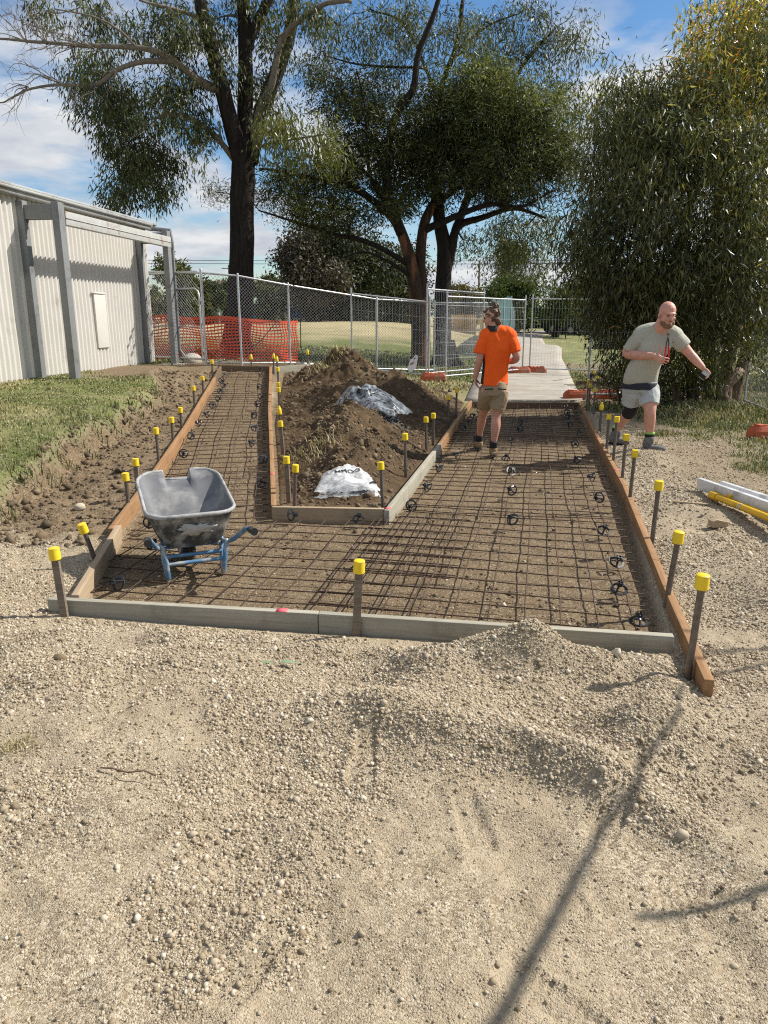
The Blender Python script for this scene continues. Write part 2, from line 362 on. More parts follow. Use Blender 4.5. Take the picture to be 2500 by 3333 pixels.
def ground_material():
    m, t, b, out = new_mat('ground')
    A = {k: N(t, 'ShaderNodeAttribute', _attribute_name=k).outputs['Fac'] for k in ('soil', 'grass', 'dry')}
    tcd = N(t, 'ShaderNodeTexCoord').outputs['Object']
    v1 = N(t, 'ShaderNodeTexVoronoi', Scale=140.0); L(t, tcd, v1.inputs['Vector'])
    v2 = N(t, 'ShaderNodeTexVoronoi', Scale=330.0); L(t, tcd, v2.inputs['Vector'])
    nb = noise(t, 1.6, 6, .6); nf = noise(t, 60, 5, .65); nm = noise(t, 9, 5, .6)
    sand = ramp(t, nm, [(.3, (.32, .255, .165)), (.7, (.46, .375, .26))])
    chip = ramp(t, N2(t, v1.outputs['Color']), [(.1, (.14, .105, .065)), (.45, (.37, .295, .19)), (.9, (.62, .54, .41))])
    grav = mixrgb(t, M(t, 'MULTIPLY', ramp_f(t, nb, .38, .62), .75), sand, chip)
    grav = mixrgb(t, M(t, 'MULTIPLY', ramp_f(t, nf, .45, .7), .35), grav, (.23, .18, .125))
    soilc = ramp(t, nm, [(.25, (.075, .050, .027)), (.5, (.145, .100, .054)), (.75, (.215, .155, .088))])
    soilc = mixrgb(t, ramp_f(t, nf, .4, .75), soilc, (.235, .172, .105))
    soilc = mixrgb(t, M(t, 'MULTIPLY', ramp_f(t, N2(t, v1.outputs['Color']), .86, .9), .7), soilc, (.42, .36, .28))
    c = mixrgb(t, A['soil'], grav, soilc)
    lush = ramp(t, nf, [(.3, (.075, .095, .026)), (.55, (.125, .165, .036)), (.8, (.20, .215, .08))])
    dryc = ramp(t, nf, [(.3, (.34, .28, .14)), (.7, (.52, .44, .25))])
    gc = mixrgb(t, A['dry'], lush, dryc); nl = noise(t, .45, 6, .65); gc = mixrgb(t, M(t, 'MULTIPLY', ramp_f(t, nl, .42, .66), .55), gc, (.12, .125, .05)); gc = mixrgb(t, M(t, 'MULTIPLY', ramp_f(t, nb, .52, .72), .4), gc, (.36, .29, .17))
    ga = M(t, 'MULTIPLY', A['grass'], M(t, 'ADD', M(t, 'MULTIPLY', ramp_f(t, nm, .3, .6), .3), .7, True), True)
    c = mixrgb(t, ga, c, gc)
    L(t, c, b.inputs['Base Color']); b.inputs['Roughness'].default_value = .95; b.inputs['Specular IOR Level'].default_value = .15
    h = M(t, 'ADD', M(t, 'MULTIPLY', v1.outputs['Distance'], -.6), M(t, 'ADD', M(t, 'MULTIPLY', v2.outputs['Distance'], -.35), M(t, 'MULTIPLY', nf, .8)))
    bump(t, b, h, .8, .009)
    return m
def N2(t, colr):
    s = N(t, 'ShaderNodeSeparateXYZ'); L(t, colr, s.inputs[0]); return s.outputs[0]
def ramp_f(t, src, a, b_):
    n = N(t, 'ShaderNodeMapRange'); n.inputs['From Min'].default_value = a; n.inputs['From Max'].default_value = b_; n.clamp = True; L(t, src, n.inputs['Value']); return n.outputs[0]
GROUND = ground_material()
def build_ground():
    ys = [-4.0, -2.5, -1.2, -.4]; y = 0.0
    while y < 120: ys.append(y); y += .0052 * (y + 1.0)
    while y < 1800: ys.append(y); y += .06 * y
    ys = np.array(ys); nu = 561; u = np.linspace(-1, 1, nu)
    W = .78 * np.maximum(ys, 0) + 1.2 + np.where(ys < 0, 2, 0)
    X = u[None, :] * W[:, None]; Y = np.repeat(ys[:, None], nu, 1)
    Z = ground_z(X.ravel(), Y.ravel()).reshape(X.shape)
    s, g, d = cover(X.ravel(), Y.ravel())
    ps = path_sd(X.ravel(), Y.ravel()); Z = Z - (.03 * sstep(.05, -.1, ps)).reshape(Z.shape)
    n = len(ys); i = np.arange(n - 1)[:, None] * nu + np.arange(nu - 1)[None, :]; i = i.ravel()
    F = np.stack([i, i + 1, i + nu + 1, i + nu], 1)
    o = mesh_np('ground', np.stack([X.ravel(), Y.ravel(), Z.ravel()], 1), F, GROUND, None, True, None, {'soil': s, 'grass': g, 'dry': d})
    tag(o, kind='structure')
    S = 2500; o2 = mesh_np('terrain', np.array([(-S, -S, -.25), (S, -S, -.25), (S, S, -.25), (-S, S, -.25)]), np.array([(0, 1, 2, 3)]), GROUND, None, False, None, {'soil': [.2] * 4, 'grass': [.6] * 4, 'dry': [.4] * 4})
    tag(o2, kind='structure')
build_ground()
# concrete path, draped over the ground
def build_path():
    Lp = np.array([(1.55, 14.12), (1.95, 16.5), (2.4, 19.5), (3.9, 25.8), (5.0, 30.4), (6.7, 38.5), (8.6, 51), (14.6, 67)])
    Rp = np.array([(3.74, 14.05), (4.25, 16.7), (4.85, 19.7), (6.05, 25.8), (7.1, 30.4), (8.4, 38.5), (10.6, 51.5), (16, 66)])
    t = np.linspace(0, 7, 120)
    Lq = np.stack([np.interp(t, range(8), Lp[:, k]) for k in (0, 1)], 1); Rq = np.stack([np.interp(t, range(8), Rp[:, k]) for k in (0, 1)], 1)
    nw = 9; V = []
    for a, b_ in zip(Lq, Rq):
        for k in range(nw):
            p = a + (b_ - a) * k / (nw - 1); V.append((p[0], p[1], 0))
    V = np.array(V); V[:, 2] = smooth_ground(V[:, 0], V[:, 1]) + .035
    V2 = V.copy(); V2[:, 2] -= .12; n = len(V); F = []
    for i in range(119):
        for k in range(nw - 1): F.append((i * nw + k, i * nw + k + 1, (i + 1) * nw + k + 1, (i + 1) * nw + k))
        F.append((i * nw + n, i * nw, (i + 1) * nw, (i + 1) * nw + n)); F.append((i * nw + nw - 1, i * nw + nw - 1 + n, (i + 1) * nw + nw - 1 + n, (i + 1) * nw + nw - 1))
    for k in range(nw - 1): F.append((k, k + n, k + 1 + n, k + 1))
    m, tt, b, out = new_mat('concrete')
    f = noise(tt, 3, 7, .65); c = ramp(tt, f, [(.3, (.30, .265, .215)), (.7, (.44, .40, .34))]); g2 = noise(tt, 90, 3, .6)
    c = mixrgb(tt, M(tt, 'MULTIPLY', g2, .4), c, (.22, .19, .15)); dn = noise(tt, .9, 6, .6); c = mixrgb(tt, M(tt, 'MULTIPLY', ramp_f(tt, dn, .5, .68), .5), c, (.24, .185, .125))
    wv = N(tt, 'ShaderNodeTexWave', Scale=.42, Distortion=0.0); wv.bands_direction = 'Y'; L(tt, N(tt, 'ShaderNodeTexCoord').outputs['Object'], wv.inputs['Vector'])
    c = mixrgb(tt, M(tt, 'MULTIPLY', ramp_f(tt, wv.outputs['Fac'], .012, .002), .8), c, (.12, .10, .08))
    L(tt, c, b.inputs['Base Color']); b.inputs['Roughness'].default_value = .9; bump(tt, b, g2, .2, .003)
    tag(mesh_np('concrete_path', np.vstack([V, V2]), np.array(F), m, None, True), kind='structure')
build_path()

# ---- scattered stones, clods and blades (each kind is one uncountable mass)
def pebble_templates(k, sub, seed, rough=.22, flat=.7, chops=6):
    r = np.random.default_rng(seed); out = []
    for i in range(k):
        bm = bmesh.new(); bmesh.ops.create_icosphere(bm, subdivisions=sub, radius=1.0)
        V = np.array([v.co[:] for v in bm.verts]); F = np.array([[v.index for v in f.verts] for f in bm.faces]); bm.free()
        d = V + 0; V *= (1 + rough * r.standard_normal((len(V), 1))); V *= np.array((1, r.uniform(.65, 1), r.uniform(flat - .15, flat + .15)))
        for _ in range(chops):   # chop flat facets
            n_ = r.standard_normal(3); n_ /= np.linalg.norm(n_); h = V @ n_; lim = r.uniform(.5, .75); V -= np.maximum(h - lim, 0)[:, None] * n_
        out.append((V, F))
    return out
def scatter(name, P, S, temps, mat, sink=.25, parent=None, kind='stuff', seed=3, **kw):
    r = np.random.default_rng(seed); n = len(P); which = r.integers(0, len(temps), n); Vs, Fs, off = [], [], 0
    for k, (V, F) in enumerate(temps):
        idx = np.where(which == k)[0]; m = len(idx)
        if not m: continue
        a = r.uniform(0, 2 * math.pi, m); b = r.normal(0, .35, m); c_ = r.normal(0, .35, m)
        ca, sa, cb, sb, cc, sc = np.cos(a), np.sin(a), np.cos(b), np.sin(b), np.cos(c_), np.sin(c_)
        Z0, O1 = np.zeros(m), np.ones(m)
        Rz = np.stack([ca, -sa, Z0, sa, ca, Z0, Z0, Z0, O1], 1).reshape(-1, 3, 3); Rx = np.stack([O1, Z0, Z0, Z0, cb, -sb, Z0, sb, cb], 1).reshape(-1, 3, 3); Ry = np.stack([cc, Z0, sc, Z0, O1, Z0, -sc, Z0, cc], 1).reshape(-1, 3, 3)
        Q = np.einsum('nij,njk,nkl,vl->nvi', Rz, Rx, Ry, V) * S[idx][:, None, None] + P[idx][:, None, :]
        Q[:, :, 2] += (S[idx] * (.5 - sink) * .6)[:, None]
        Vs.append(Q.reshape(-1, 3)); Fs.append((F[None] + (np.arange(m) * len(V))[:, None, None] + off).reshape(-1, 3)); off += m * len(V)
    o = mesh_np(name, np.vstack(Vs), np.vstack(Fs), mat, parent)
    return tag(o, kind=kind, **kw)
def stone_mat(name, stops):
    m, t, b, out = new_mat(name); g = N(t, 'ShaderNodeNewGeometry'); c = ramp(t, g.outputs['Random Per Island'], stops)
    f = noise(t, 120, 4, .6); c = mixrgb(t, M(t, 'MULTIPLY', f, .45), c, (.26, .205, .14)); L(t, c, b.inputs['Base Color']); b.inputs['Roughness'].default_value = .85; b.inputs['Specular IOR Level'].default_value = .2
    return m
GRAV = stone_mat('gravel', [(0, (.14, .105, .065)), (.2, (.29, .225, .14)), (.55, (.42, .345, .24)), (.88, (.55, .475, .36)), (1, (.66, .59, .47))])
CLOD = stone_mat('soil_clod', [(0, (.04, .026, .015)), (.4, (.085, .056, .031)), (.8, (.135, .092, .052)), (1, (.23, .17, .105))])
PT0 = pebble_templates(14, 0, 5, .30, .7, 3); PT1 = pebble_templates(6, 2, 6, .04, .7)
def sample_region(n, fx, seed):
    return fx(np.random.default_rng(seed), n)
def near_pts(r, n, y0, y1, wide=.62, pw=1.0):
    y = y0 + (y1 - y0) * r.random(n) ** pw; x = (r.random(n) * 2 - 1) * (wide * y + .25); return x, y
def keep_gravel(x, y, r, base=.5):
    s, g, d = cover(x, y); sdp = poly_sd(x, y, PAD)
    clump = sstep(-.12, .25, fbm(x, y, 2.2, 4, 70) + .10 + .25 * sstep(2.2, 2.8, y) - .18 * sstep(2.6, 1.4, y) * sstep(-.3, .4, x))
    foot = (footprints(x, y) > -.002) | (r.random(len(x)) < .35)
    return (r.random(len(x)) < (base + (1 - base) * clump) * (1 - s) * (1 - .8 * g)) & (sdp > .06) & foot
def gravel():
    r = np.random.default_rng(11); X, Y, S = [], [], []
    for (n, y0, y1, pw, s0, sg, base) in ((100000, .95, 2.7, .8, .0028, .36, .12), (130000, 2.2, 5.4, .9, .0043, .42, .14), (28000, .95, 4.6, .85, .0068, .34, .04), (200, .95, 4.5, .8, .010, .2, .15), (46000, 4.6, 10.5, .75, .0072, .42, .4)):
        x, y = near_pts(r, n, y0, y1, .6, pw)
        if y0 > 4: x = np.where(r.random(n) < .72, 1.7 + .2 * (y - 4) + r.random(n) * (2.0 + .1 * y), x)
        k = keep_gravel(x, y, r, base); X.append(x[k]); Y.append(y[k]); S.append(s0 * np.exp(sg * r.standard_normal(k.sum())))
    x, y, s = map(np.concatenate, (X, Y, S)); z = ground_z(x, y)
    scatter('gravel', np.stack([x, y, z], 1), s, PT0, GRAV, .28, seed=12)
    x, y = near_pts(r, 50, 1.0, 5.6, .6, .9); k = keep_gravel(x, y, r, .3); x, y = x[k], y[k]
    scatter('gravel', np.stack([x, y, ground_z(x, y)], 1), .012 * np.exp(.25 * r.standard_normal(len(x))), PT1, GRAV, .25, seed=13)
def fines():
    r = np.random.default_rng(15); x, y = near_pts(r, 260000, .95, 3.6, .58, .85); k = keep_gravel(x, y, r, .45); x, y = x[k], y[k]; n = len(x); s = .0017 * np.exp(.35 * r.standard_normal(n)) * np.maximum(1, y / 2.2)
    O = np.array([(1, 0, 0), (0, 1, 0), (-1, 0, 0), (0, -1, 0), (0, 0, 1.)]); T4 = []
    for i in range(6): T4.append((O * r.uniform(.6, 1.2, (5, 1)), np.array([(0, 1, 4), (1, 2, 4), (2, 3, 4), (3, 0, 4)])))
    scatter('gravel', np.stack([x, y, ground_z(x, y)], 1), s, T4, GRAV, .4, seed=16)
gravel(); fines()
def pad_grit():
    r = np.random.default_rng(17); n = 26000; x = r.uniform(-3.2, 3.6, n); y = 3.5 + 11.5 * r.random(n) ** 1.5; sd_ = poly_sd(x, y, PAD); k = sd_ < -.03; x, y = x[k], y[k]
    k = r.random(len(x)) < .25 + .75 * sstep(-.1, .3, fbm(x, y, 1.7, 3, 80)); x, y = x[k], y[k]; s = .0045 * np.exp(.5 * r.standard_normal(len(x)))
    q = r.random(len(x)) < .3; z = ground_z(x, y)
    scatter('gravel', np.stack([x, y, z], 1)[q], s[q], PT0, GRAV, .3, seed=18); scatter('soil', np.stack([x, y, z], 1)[~q], s[~q] * 1.5, PT0, CLOD, .3, seed=19)
pad_grit()
# ---- dug soil pile between the two form strips
PILE = [(-.85, 13.9, .20, .5, .6), (.35, 12.6, .16, .5, .8), (-1.15, 12.6, .16, .35, .8), (-.42, 7.35, .20, .33, .45), (-.2, 7.9, .16, .3, .5), (-.5, 8.7, .33, .45, .75), (-.15, 9.7, .26, .5, .8), (-.55, 10.4, .36, .55, .9), (-.3, 11.6, .33, .85, .9), (-.1, 12.9, .27, .9, .8), (-.55, 14.1, .40, .6, .7), (-.95, 14.7, .25, .35, .4), (-1.35, 14.0, .28, .28, .32), (.45, 13.4, .2, .5, .7)]
def pile_z(x, y):
    z = smooth_ground(x, y) + .01; sdi = poly_sd(x, y, ISLAND); h = np.zeros_like(z)
    for (a, b, hh, sx, sy) in PILE: h = h + hh * np.exp(-((x - a) / sx) ** 2 - ((y - b) / sy) ** 2) * 1.05
    h = h * (1 + .75 * fbm(x, y, 1.7, 4, 90)) + .05 * fbm(x, y, 4, 3, 92) * sstep(0, .15, h) - .11 * np.abs(fbm(x, y, 5, 3, 94)) * sstep(.05, .2, h) + .03 * fbm(x, y, 16, 3, 96)
    return z + (h + .02) * sstep(.02, -.28, sdi) - .06 * sstep(-.03, .03, sdi)
SOIL = None
def soil_material():
    m, t, b, out = new_mat('dug_soil'); nm = noise(t, 5, 6, .65); nf = noise(t, 45, 5, .7); a = N(t, 'ShaderNodeAttribute', _attribute_name='dry').outputs['Fac']
    c = ramp(t, nm, [(.28, (.040, .026, .015)), (.5, (.082, .054, .030)), (.75, (.14, .095, .052))]); c = mixrgb(t, M(t, 'MULTIPLY', ramp_f(t, nf, .5, .8), .6), c, (.20, .145, .085)); c = mixrgb(t, M(t, 'MULTIPLY', a, .55), c, (.27, .21, .12))
    g = N(t, 'ShaderNodeAttribute', _attribute_name='soil').outputs['Fac']; c = mixrgb(t, g, (.34, .27, .18), c)
    L(t, c, b.inputs['Base Color']); b.inputs['Roughness'].default_value = .95; b.inputs['Specular IOR Level'].default_value = .12; bump(t, b, nf, .7, .02); return m
def soil_pile():
    xs = np.arange(-2.15, 1.65, .022); ys = np.arange(6.1, 16.7, .026); X, Y = np.meshgrid(xs, ys); x, y = X.ravel(), Y.ravel()
    z = pile_z(x, y); nu = len(xs); sdi = poly_sd(x, y, ISLAND)
    i = (np.arange(len(ys) - 1)[:, None] * nu + np.arange(nu - 1)[None, :]).ravel(); F = np.stack([i, i + 1, i + nu + 1, i + nu], 1); F = F[(sdi[F] < .03).all(1)]
    used = np.unique(F); mp = np.full(len(x), -1); mp[used] = np.arange(len(used)); h = z - smooth_ground(x, y)
    drytop = sstep(.1, .3, fbm(x, y, 1.4, 3, 97) + .1) * sstep(12.8, 14, y) * .6
    o = mesh_np('soil_pile', np.stack([x, y, z], 1)[used], mp[F], soil_material(), None, True, None, {'soil': np.clip(1 - .5 * sstep(.05, 0, h) * sstep(7.4, 6.4, y), 0, 1)[used], 'grass': (drytop * .5)[used], 'dry': drytop[used]})
    tag(o, 'long heap of dug brown soil between the two formed strips', 'soil pile')
    r = np.random.default_rng(21); n = 42000; x = r.uniform(-2, 1.5, n); y = 6.2 + 9.8 * r.random(n) ** 1.4; k = poly_sd(x, y, ISLAND) < -.06; x, y = x[k], y[k]
    k = r.random(len(x)) < .2 + .8 * sstep(-.1, .2, fbm(x, y, 1.5, 3, 98)); x, y = x[k], y[k]; s = np.clip(.0095 * np.exp(.6 * r.standard_normal(len(x))), .004, .06)
    scatter('soil', np.stack([x, y, pile_z(x, y)], 1), s, pebble_templates(10, 1, 31, .26, .85, 2), CLOD, .3, seed=22)
    # clods along the cut bank and the trench
    n = 3800; y = 5.3 + 9.5 * r.random(n) ** 1.3; ex = np.interp(y, EDGE[:, 1], EDGE[:, 0]); bx = -1.9 - .085 * (y - 4); x = bx - .2 + (ex - .1 - bx + .2) * r.random(n) ** .7
    k = (poly_sd(x, y, PAD) > .08); x, y = x[k], y[k]; s = np.clip(.0095 * np.exp(.65 * r.standard_normal(len(x))), .004, .05)
    scatter('soil', np.stack([x, y, ground_z(x, y)], 1), s, pebble_templates(10, 1, 33, .26, .85, 2), CLOD, .3, seed=24)
    n = 3500; x = r.normal(4.7, 1.4, n); y = r.normal(15.4, .8, n); k = (poly_sd(x, y, PATH) > .1) & (poly_sd(x, y, PAD) > .1); x, y = x[k], y[k]
    scatter('soil', np.stack([x, y, ground_z(x, y)], 1), np.clip(.016 * np.exp(.6 * r.standard_normal(len(x))), .005, .07), pebble_templates(10, 1, 35, .26, .85, 2), CLOD, .3, seed=25)
soil_pile()
# ---- grass blades
GRASS = leaf_mat('grass_blade', [(0, (.055, .072, .026)), (.45, (.105, .132, .045)), (.75, (.17, .18, .085)), (1, (.29, .27, .17))], .3, .5, .3)
GRASSD = leaf_mat('dry_grass', [(0, (.22, .19, .09)), (.4, (.38, .32, .17)), (1, (.56, .49, .30))], .25, .6, .2)
def blades(name, x, y, z, hgt, mat, seed, wid=.0035, lean=.5):
    r = np.random.default_rng(seed); n = len(x); a = r.uniform(0, 2 * math.pi, n); h = hgt * r.uniform(.5, 1.35, n); w = wid * r.uniform(.7, 1.5, n) * np.maximum(1, y / 7)
    d = np.stack([np.cos(a), np.sin(a)], 1); ln = lean * r.uniform(.3, 1.6, n) * h; p = np.stack([-d[:, 1], d[:, 0]], 1); B = np.stack([x, y], 1)
    def q(o, f, zz): return np.column_stack([o + p * (w * f)[:, None], zz])
    m1 = B + d * (ln * .35)[:, None]; tp = B + d * ln[:, None]
    V = np.stack([q(B, np.full(n, -1.), z - .01), q(B, np.full(n, 1.), z - .01), q(m1, np.full(n, .8), z + h * .6), q(m1, np.full(n, -.8), z + h * .6), np.column_stack([tp, z + h * np.clip(1 - .35 * ln / h, .4, 1)])], 1).reshape(-1, 3)
    b = np.arange(n)[:, None] * 5
    o = mesh_np(name, V, [b + np.array([[0, 1, 2, 3]]), b + np.array([[3, 2, 4]])], mat); return tag(o, kind='stuff')
def grass():
    r = np.random.default_rng(41)
    n = 90000; y = 5.2 + 11 * r.random(n) ** .9; x = -3.0 - r.random(n) * (.62 * y - 1.2)
    s, g, d = cover(x, y); tuft = sstep(-.25, .3, fbm(x, y, 3, 3, 101)); k = (g > .25) & (r.random(n) < g * (.35 + .65 * tuft)) ; x, y, d = x[k], y[k], d[k]
    q = r.random(len(x)) < d * .8 + .28; z = ground_z(x, y); h = .020 + .020 * sstep(-.1, .4, fbm(x, y, 1.2, 3, 103))
    blades('grass', x[~q], y[~q], z[~q], h[~q], GRASS, 42); blades('dry_grass', x[q], y[q], z[q], h[q] * 1.1, GRASSD, 43)
    n = 70000; y = 7.0 + 9 * r.random(n); x = 3.0 + r.random(n) * (.62 * y - 2.0)
    s, g, d = cover(x, y); k = (r.random(n) < g); x, y, d = x[k], y[k], d[k]; q = r.random(len(x)) < d * .7 + .12; z = ground_z(x, y)
    h = .04 + .13 * np.exp(-((y - 12.2) / 1.1) ** 2) * sstep(4.0, 5.0, x) + .04 * sstep(0, .4, fbm(x, y, 1.1, 3, 104))
    blades('grass', x[~q], y[~q], z[~q], h[~q], GRASS, 44); blades('dry_grass', x[q], y[q], z[q], h[q], GRASSD, 45)
    # strip by the fence, and the park
    n = 55000; y = 15.5 + 8 * r.random(n) ** 1.2; x = (r.random(n) * 1.2 - .55) * y * .95
    s, g, d = cover(x, y); k = (r.random(n) < g) & (poly_sd(x, y, PATH) > .02) & (poly_sd(x, y, PAD) > .1); x, y, d = x[k], y[k], d[k]; q = r.random(len(x)) < d * .9 + .08; z = ground_z(x, y)
    blades('grass', x[~q], y[~q], z[~q], np.full((~q).sum(), .05), GRASS, 46, .004); blades('dry_grass', x[q], y[q], z[q], np.full(q.sum(), .07), GRASSD, 47, .004)
    # dry tufts on the soil pile, weeds on the bank
    n = 900; c = np.array([(-1.2, 14.1), (-.9, 14.3), (-.8, 8.3), (-.2, 14.2), (.6, 13.6), (.9, 14.2), (.35, 14.6)]); i = r.integers(0, len(c), n); x = c[i, 0] + r.normal(0, .16, n); y = c[i, 1] + r.normal(0, .2, n)
    blades('dry_grass', x, y, pile_z(x, y), np.full(n, .10), GRASSD, 48, .003, .9)
    n = 420; i = r.integers(0, 12, n); ty = np.linspace(5.6, 11.5, 12)[i]; y = ty + r.normal(0, .06, n); x = np.interp(ty, EDGE[:, 1], EDGE[:, 0]) + r.normal(-.02, .08, n)
    blades('grass', x, y, ground_z(x, y), np.full(n, .13), GRASS, 49, .004, .9)
    n = 120; x = -1.42 + r.normal(0, .04, n); y = 2.55 + r.normal(0, .03, n); blades('grass', x, y, ground_z(x, y), np.full(n, .05), GRASSD, 50, .0015, 1.0)
grass()
# ------------------------------------------------------------------ shed on the left
SHEDW = simple('shed_steel', (.55, .525, .48), .6, 0, .04, 3, 0, .3, dirt=(.40, .37, .32), dirt_scale=1.3, dirt_amt=.1)
GREYP = simple('grey_paint', (.20, .205, .205), .5, .0, .08, 6, 0, .4, dirt=(.13, .13, .13), dirt_scale=3, dirt_amt=.2)
GREYL = simple('grey_fascia', (.40, .41, .40), .5, .1, .1, 5, 0, .4, stretch=(.3, .3, 4), dirt=(.30, .29, .27), dirt_scale=2, dirt_amt=.4)
RUSTY = simple('rusted_gutter', (.42, .42, .40), .6, .1, .12, 7, 0, .3, dirt=(.23, .10, .04), dirt_scale=3.2, dirt_amt=.25)
CONC = simple('old_concrete', (.36, .33, .28), .9, 0, .2, 12, .3, .2)
def shed():
    A, B = np.array((-5.58, 11.75)), np.array((-4.98, 16.5)); d = (B - A); d /= np.linalg.norm(d); n = np.array((d[1], -d[0])); A = A - d * 5.2
    Lw = float(np.linalg.norm(B - A)); TOP = 3.47
    root = empty('shed', (A[0], A[1], .62), math.atan2(d[1], d[0]), label='cream corrugated steel shed with grey external frames and a rusty gutter beam', cat='shed')
    # local: x along wall, y to the left of it (-y faces the site), z up from .55
    gz = lambda x: float(smooth_ground(*(np.array([q]) for q in (A + d * x)))[0]) - .62
    per = .128; k = int(Lw / per) * 6; xs = np.linspace(0, Lw, k + 1); prof = .026 * np.cos(xs / per * 2 * math.pi)
    zs = [-.35, .5, 1.0, 1.6, 2.2, TOP - .62]; V = []
    for z in zs:
        for x, p in zip(xs, prof): V.append((x, p + .006 * math.sin(x * 2.1 + z * 3) * math.exp(-((z - .9) / 1.2) ** 2), z))
    nx = k + 1; F = [(i * nx + j, i * nx + j + 1, (i + 1) * nx + j + 1, (i + 1) * nx + j) for i in range(len(zs) - 1) for j in range(k)]
    mesh_np('wall', np.array(V), np.array(F), SHEDW, root, True)
    w = MB(); w.box((Lw, 4, 1.25), (.06, 7.9, 3.1)); w.box((Lw / 2, 8, 1.25), (Lw, .06, 3.1)); w.build('end_wall', SHEDW, root)
    w = MB(); w.box((Lw / 2, 3.9, TOP - .59), (Lw + .1, 8.1, .05)); w.build('roof', GREYL, root)
    w = MB()
    w.box((Lw / 2 + .1, -.07, TOP - .62 + .06), (Lw + .35, .16, .05), bevel=.01); w.box((Lw / 2 + .1, -.055, TOP - .62 - .02), (Lw + .35, .12, .10)); w.box((Lw / 2 + .1, -.085, TOP - .62 + .0), (Lw + .35, .02, .02)); w.build('gutter', GREYL, root)
    xc = [Lw - .5, Lw - 4.5, Lw - 8.5]
    for i, x in enumerate(xc):
        p = MB(); zt = TOP - .62 - .12; zb = gz(x) - .1
        p.box((x, -.075, (zt + zb) / 2), (.13, .11, zt - zb), bevel=.008); p.build('wall_post', GREYP, root)
        p = MB(); zb = gz(x) - .02; yo = -.74; zt2 = 2.70
        p.box((x, yo + .09, (zt2 + zb) / 2), (.165, .115, zt2 - zb), bevel=.008); p.box((x + .0865, yo + .09, (zt2 + zb) / 2), (.01, .08, zt2 - zb - .02)); p.build('column', GREYP, root)
        p = MB(); p.box((x, -.34, zt2 - .13), (.08, .46, .20), bevel=.006); p.box((x + .046, -.34, zt2 - .13), (.012, .48, .22))
        for yy in (-.18, -.28, -.42, -.5):
            for z in (-.06, -.2): p.tube([(x + .06, yy, zt2 + z), (x + .085, yy, zt2 + z)], .016, 6)
        p.build('bracket', GREYP, root)
        p = MB(); p.box((x, yo + .1, zb - .04), (.5, .5, .12), bevel=.01); p.build('footing', CONC, root)
    # beams tying the outer columns
    for i, (x0, x1) in enumerate(((xc[0] + .2, xc[1]),)):
        p = MB(); xm, l = (x0 + x1) / 2, abs(x1 - x0) - .2; zt = 2.56
        p.box((xm, -.66, zt - .07), (l, .10, .20), bevel=.006); p.box((xm, -.714, zt - .07), (l, .01, .012)); p.build('beam', RUSTY, root)
    p = MB(); p.box((Lw - 2.3, -.035, .95), (.42, .03, .95), bevel=.006); p.box((Lw - 2.3, -.03, 1.45), (.46, .04, .03)); p.build('access_panel', SHEDW, root)
    # downpipe on the end column and its spoon drain
    x = xc[0]; zb = gz(x)
    p = MB(); p.tube([(x + .15, -.3, 2.76), (x + .15, -.68, 2.72), (x + .15, -.70, 2.5), (x + .15, -.70, zb + .28), (x + .22, -.78, zb + .12)], .045, 8); p.build('downpipe', GREYP, root)
    p = MB(); p.ell((x + .34, -.9, zb + .04), (.27, .2, .16)); p.build('splash_block', CONC, root)
shed()

# ------------------------------------------------------------------ timber form boards
def timber(name, lo, hi, grain=1.0, stain=(.10, .07, .045), amt=.35):
    m, t, b, out = new_mat(name); f = noise(t, 9, 7, .65, stretch=(.25, 5, 5), dist=.6); g = noise(t, 60, 4, .6, stretch=(.08, 2, 2)); c = ramp(t, f, [(.25, lo), (.75, hi)])
    c = mixrgb(t, M(t, 'MULTIPLY', g, .5), c, stain); s = noise(t, 2.2, 5, .65); c = mixrgb(t, M(t, 'MULTIPLY', ramp_f(t, s, .55, .72), amt), c, stain)
    L(t, c, b.inputs['Base Color']); b.inputs['Roughness'].default_value = .8; b.inputs['Specular IOR Level'].default_value = .2; bump(t, b, g, .25, .003); return m
ORANGE_T = timber('orange_timber', (.25, .125, .055), (.48, .28, .135), amt=.55); PALE_T = timber('pale_timber', (.34, .245, .15), (.54, .42, .28)); GREY_T = timber('grey_timber', (.27, .245, .18), (.52, .48, .39), stain=(.15, .145, .11), amt=.6); DARK_T = timber('dark_timber', (.11, .075, .05), (.22, .15, .095))
PINK = simple('pink_marker', (.75, .12, .14), .7, 0, .1); SAWCUT = None
def board(p0, p1, mat, label, h=.15, th=.045, kerfs=(), mark=None, group='timber form boards round the pad'):
    """p0, p1: top centre line of the board (x, y, z)"""
    p0, p1 = np.array(p0, float), np.array(p1, float); d = p1 - p0; Ln = np.linalg.norm(d)
    top = [(0.0, 0.0)]
    for k in kerfs: top += [(k - .004, 0), (k - .004, -.05), (k + .004, -.05), (k + .004, 0)]
    top.append((Ln, 0.0)); w = MB()
    pts = [(0, -h)] + top + [(Ln, -h)]
    # profile as quads between breakpoints keeps the faces clean
    xs = sorted(set(round(q[0], 4) for q in top)); prev = None
    for a, b in zip(xs[:-1], xs[1:]):
        cut = any(abs((a + b) / 2 - k) < .0045 for k in kerfs)
        w.box(((a + b) / 2, 0, -h / 2 - (.025 if cut else 0)), (b - a, th - (.002 if cut else 0), h - (.05 if cut else 0)), bevel=0 if cut else .003)
    o = w.build('form_board', mat); o.location = p0; o.rotation_euler = (0, -math.asin(d[2] / Ln), math.atan2(d[1], d[0]))
    tag(o, label, 'form board', group)
    if mark is not None:
        q = MB(); q.box((mark, 0, .001), (.06, th + .002, .004)); c = q.build('paint_mark', PINK, o)
    return o
T = .12
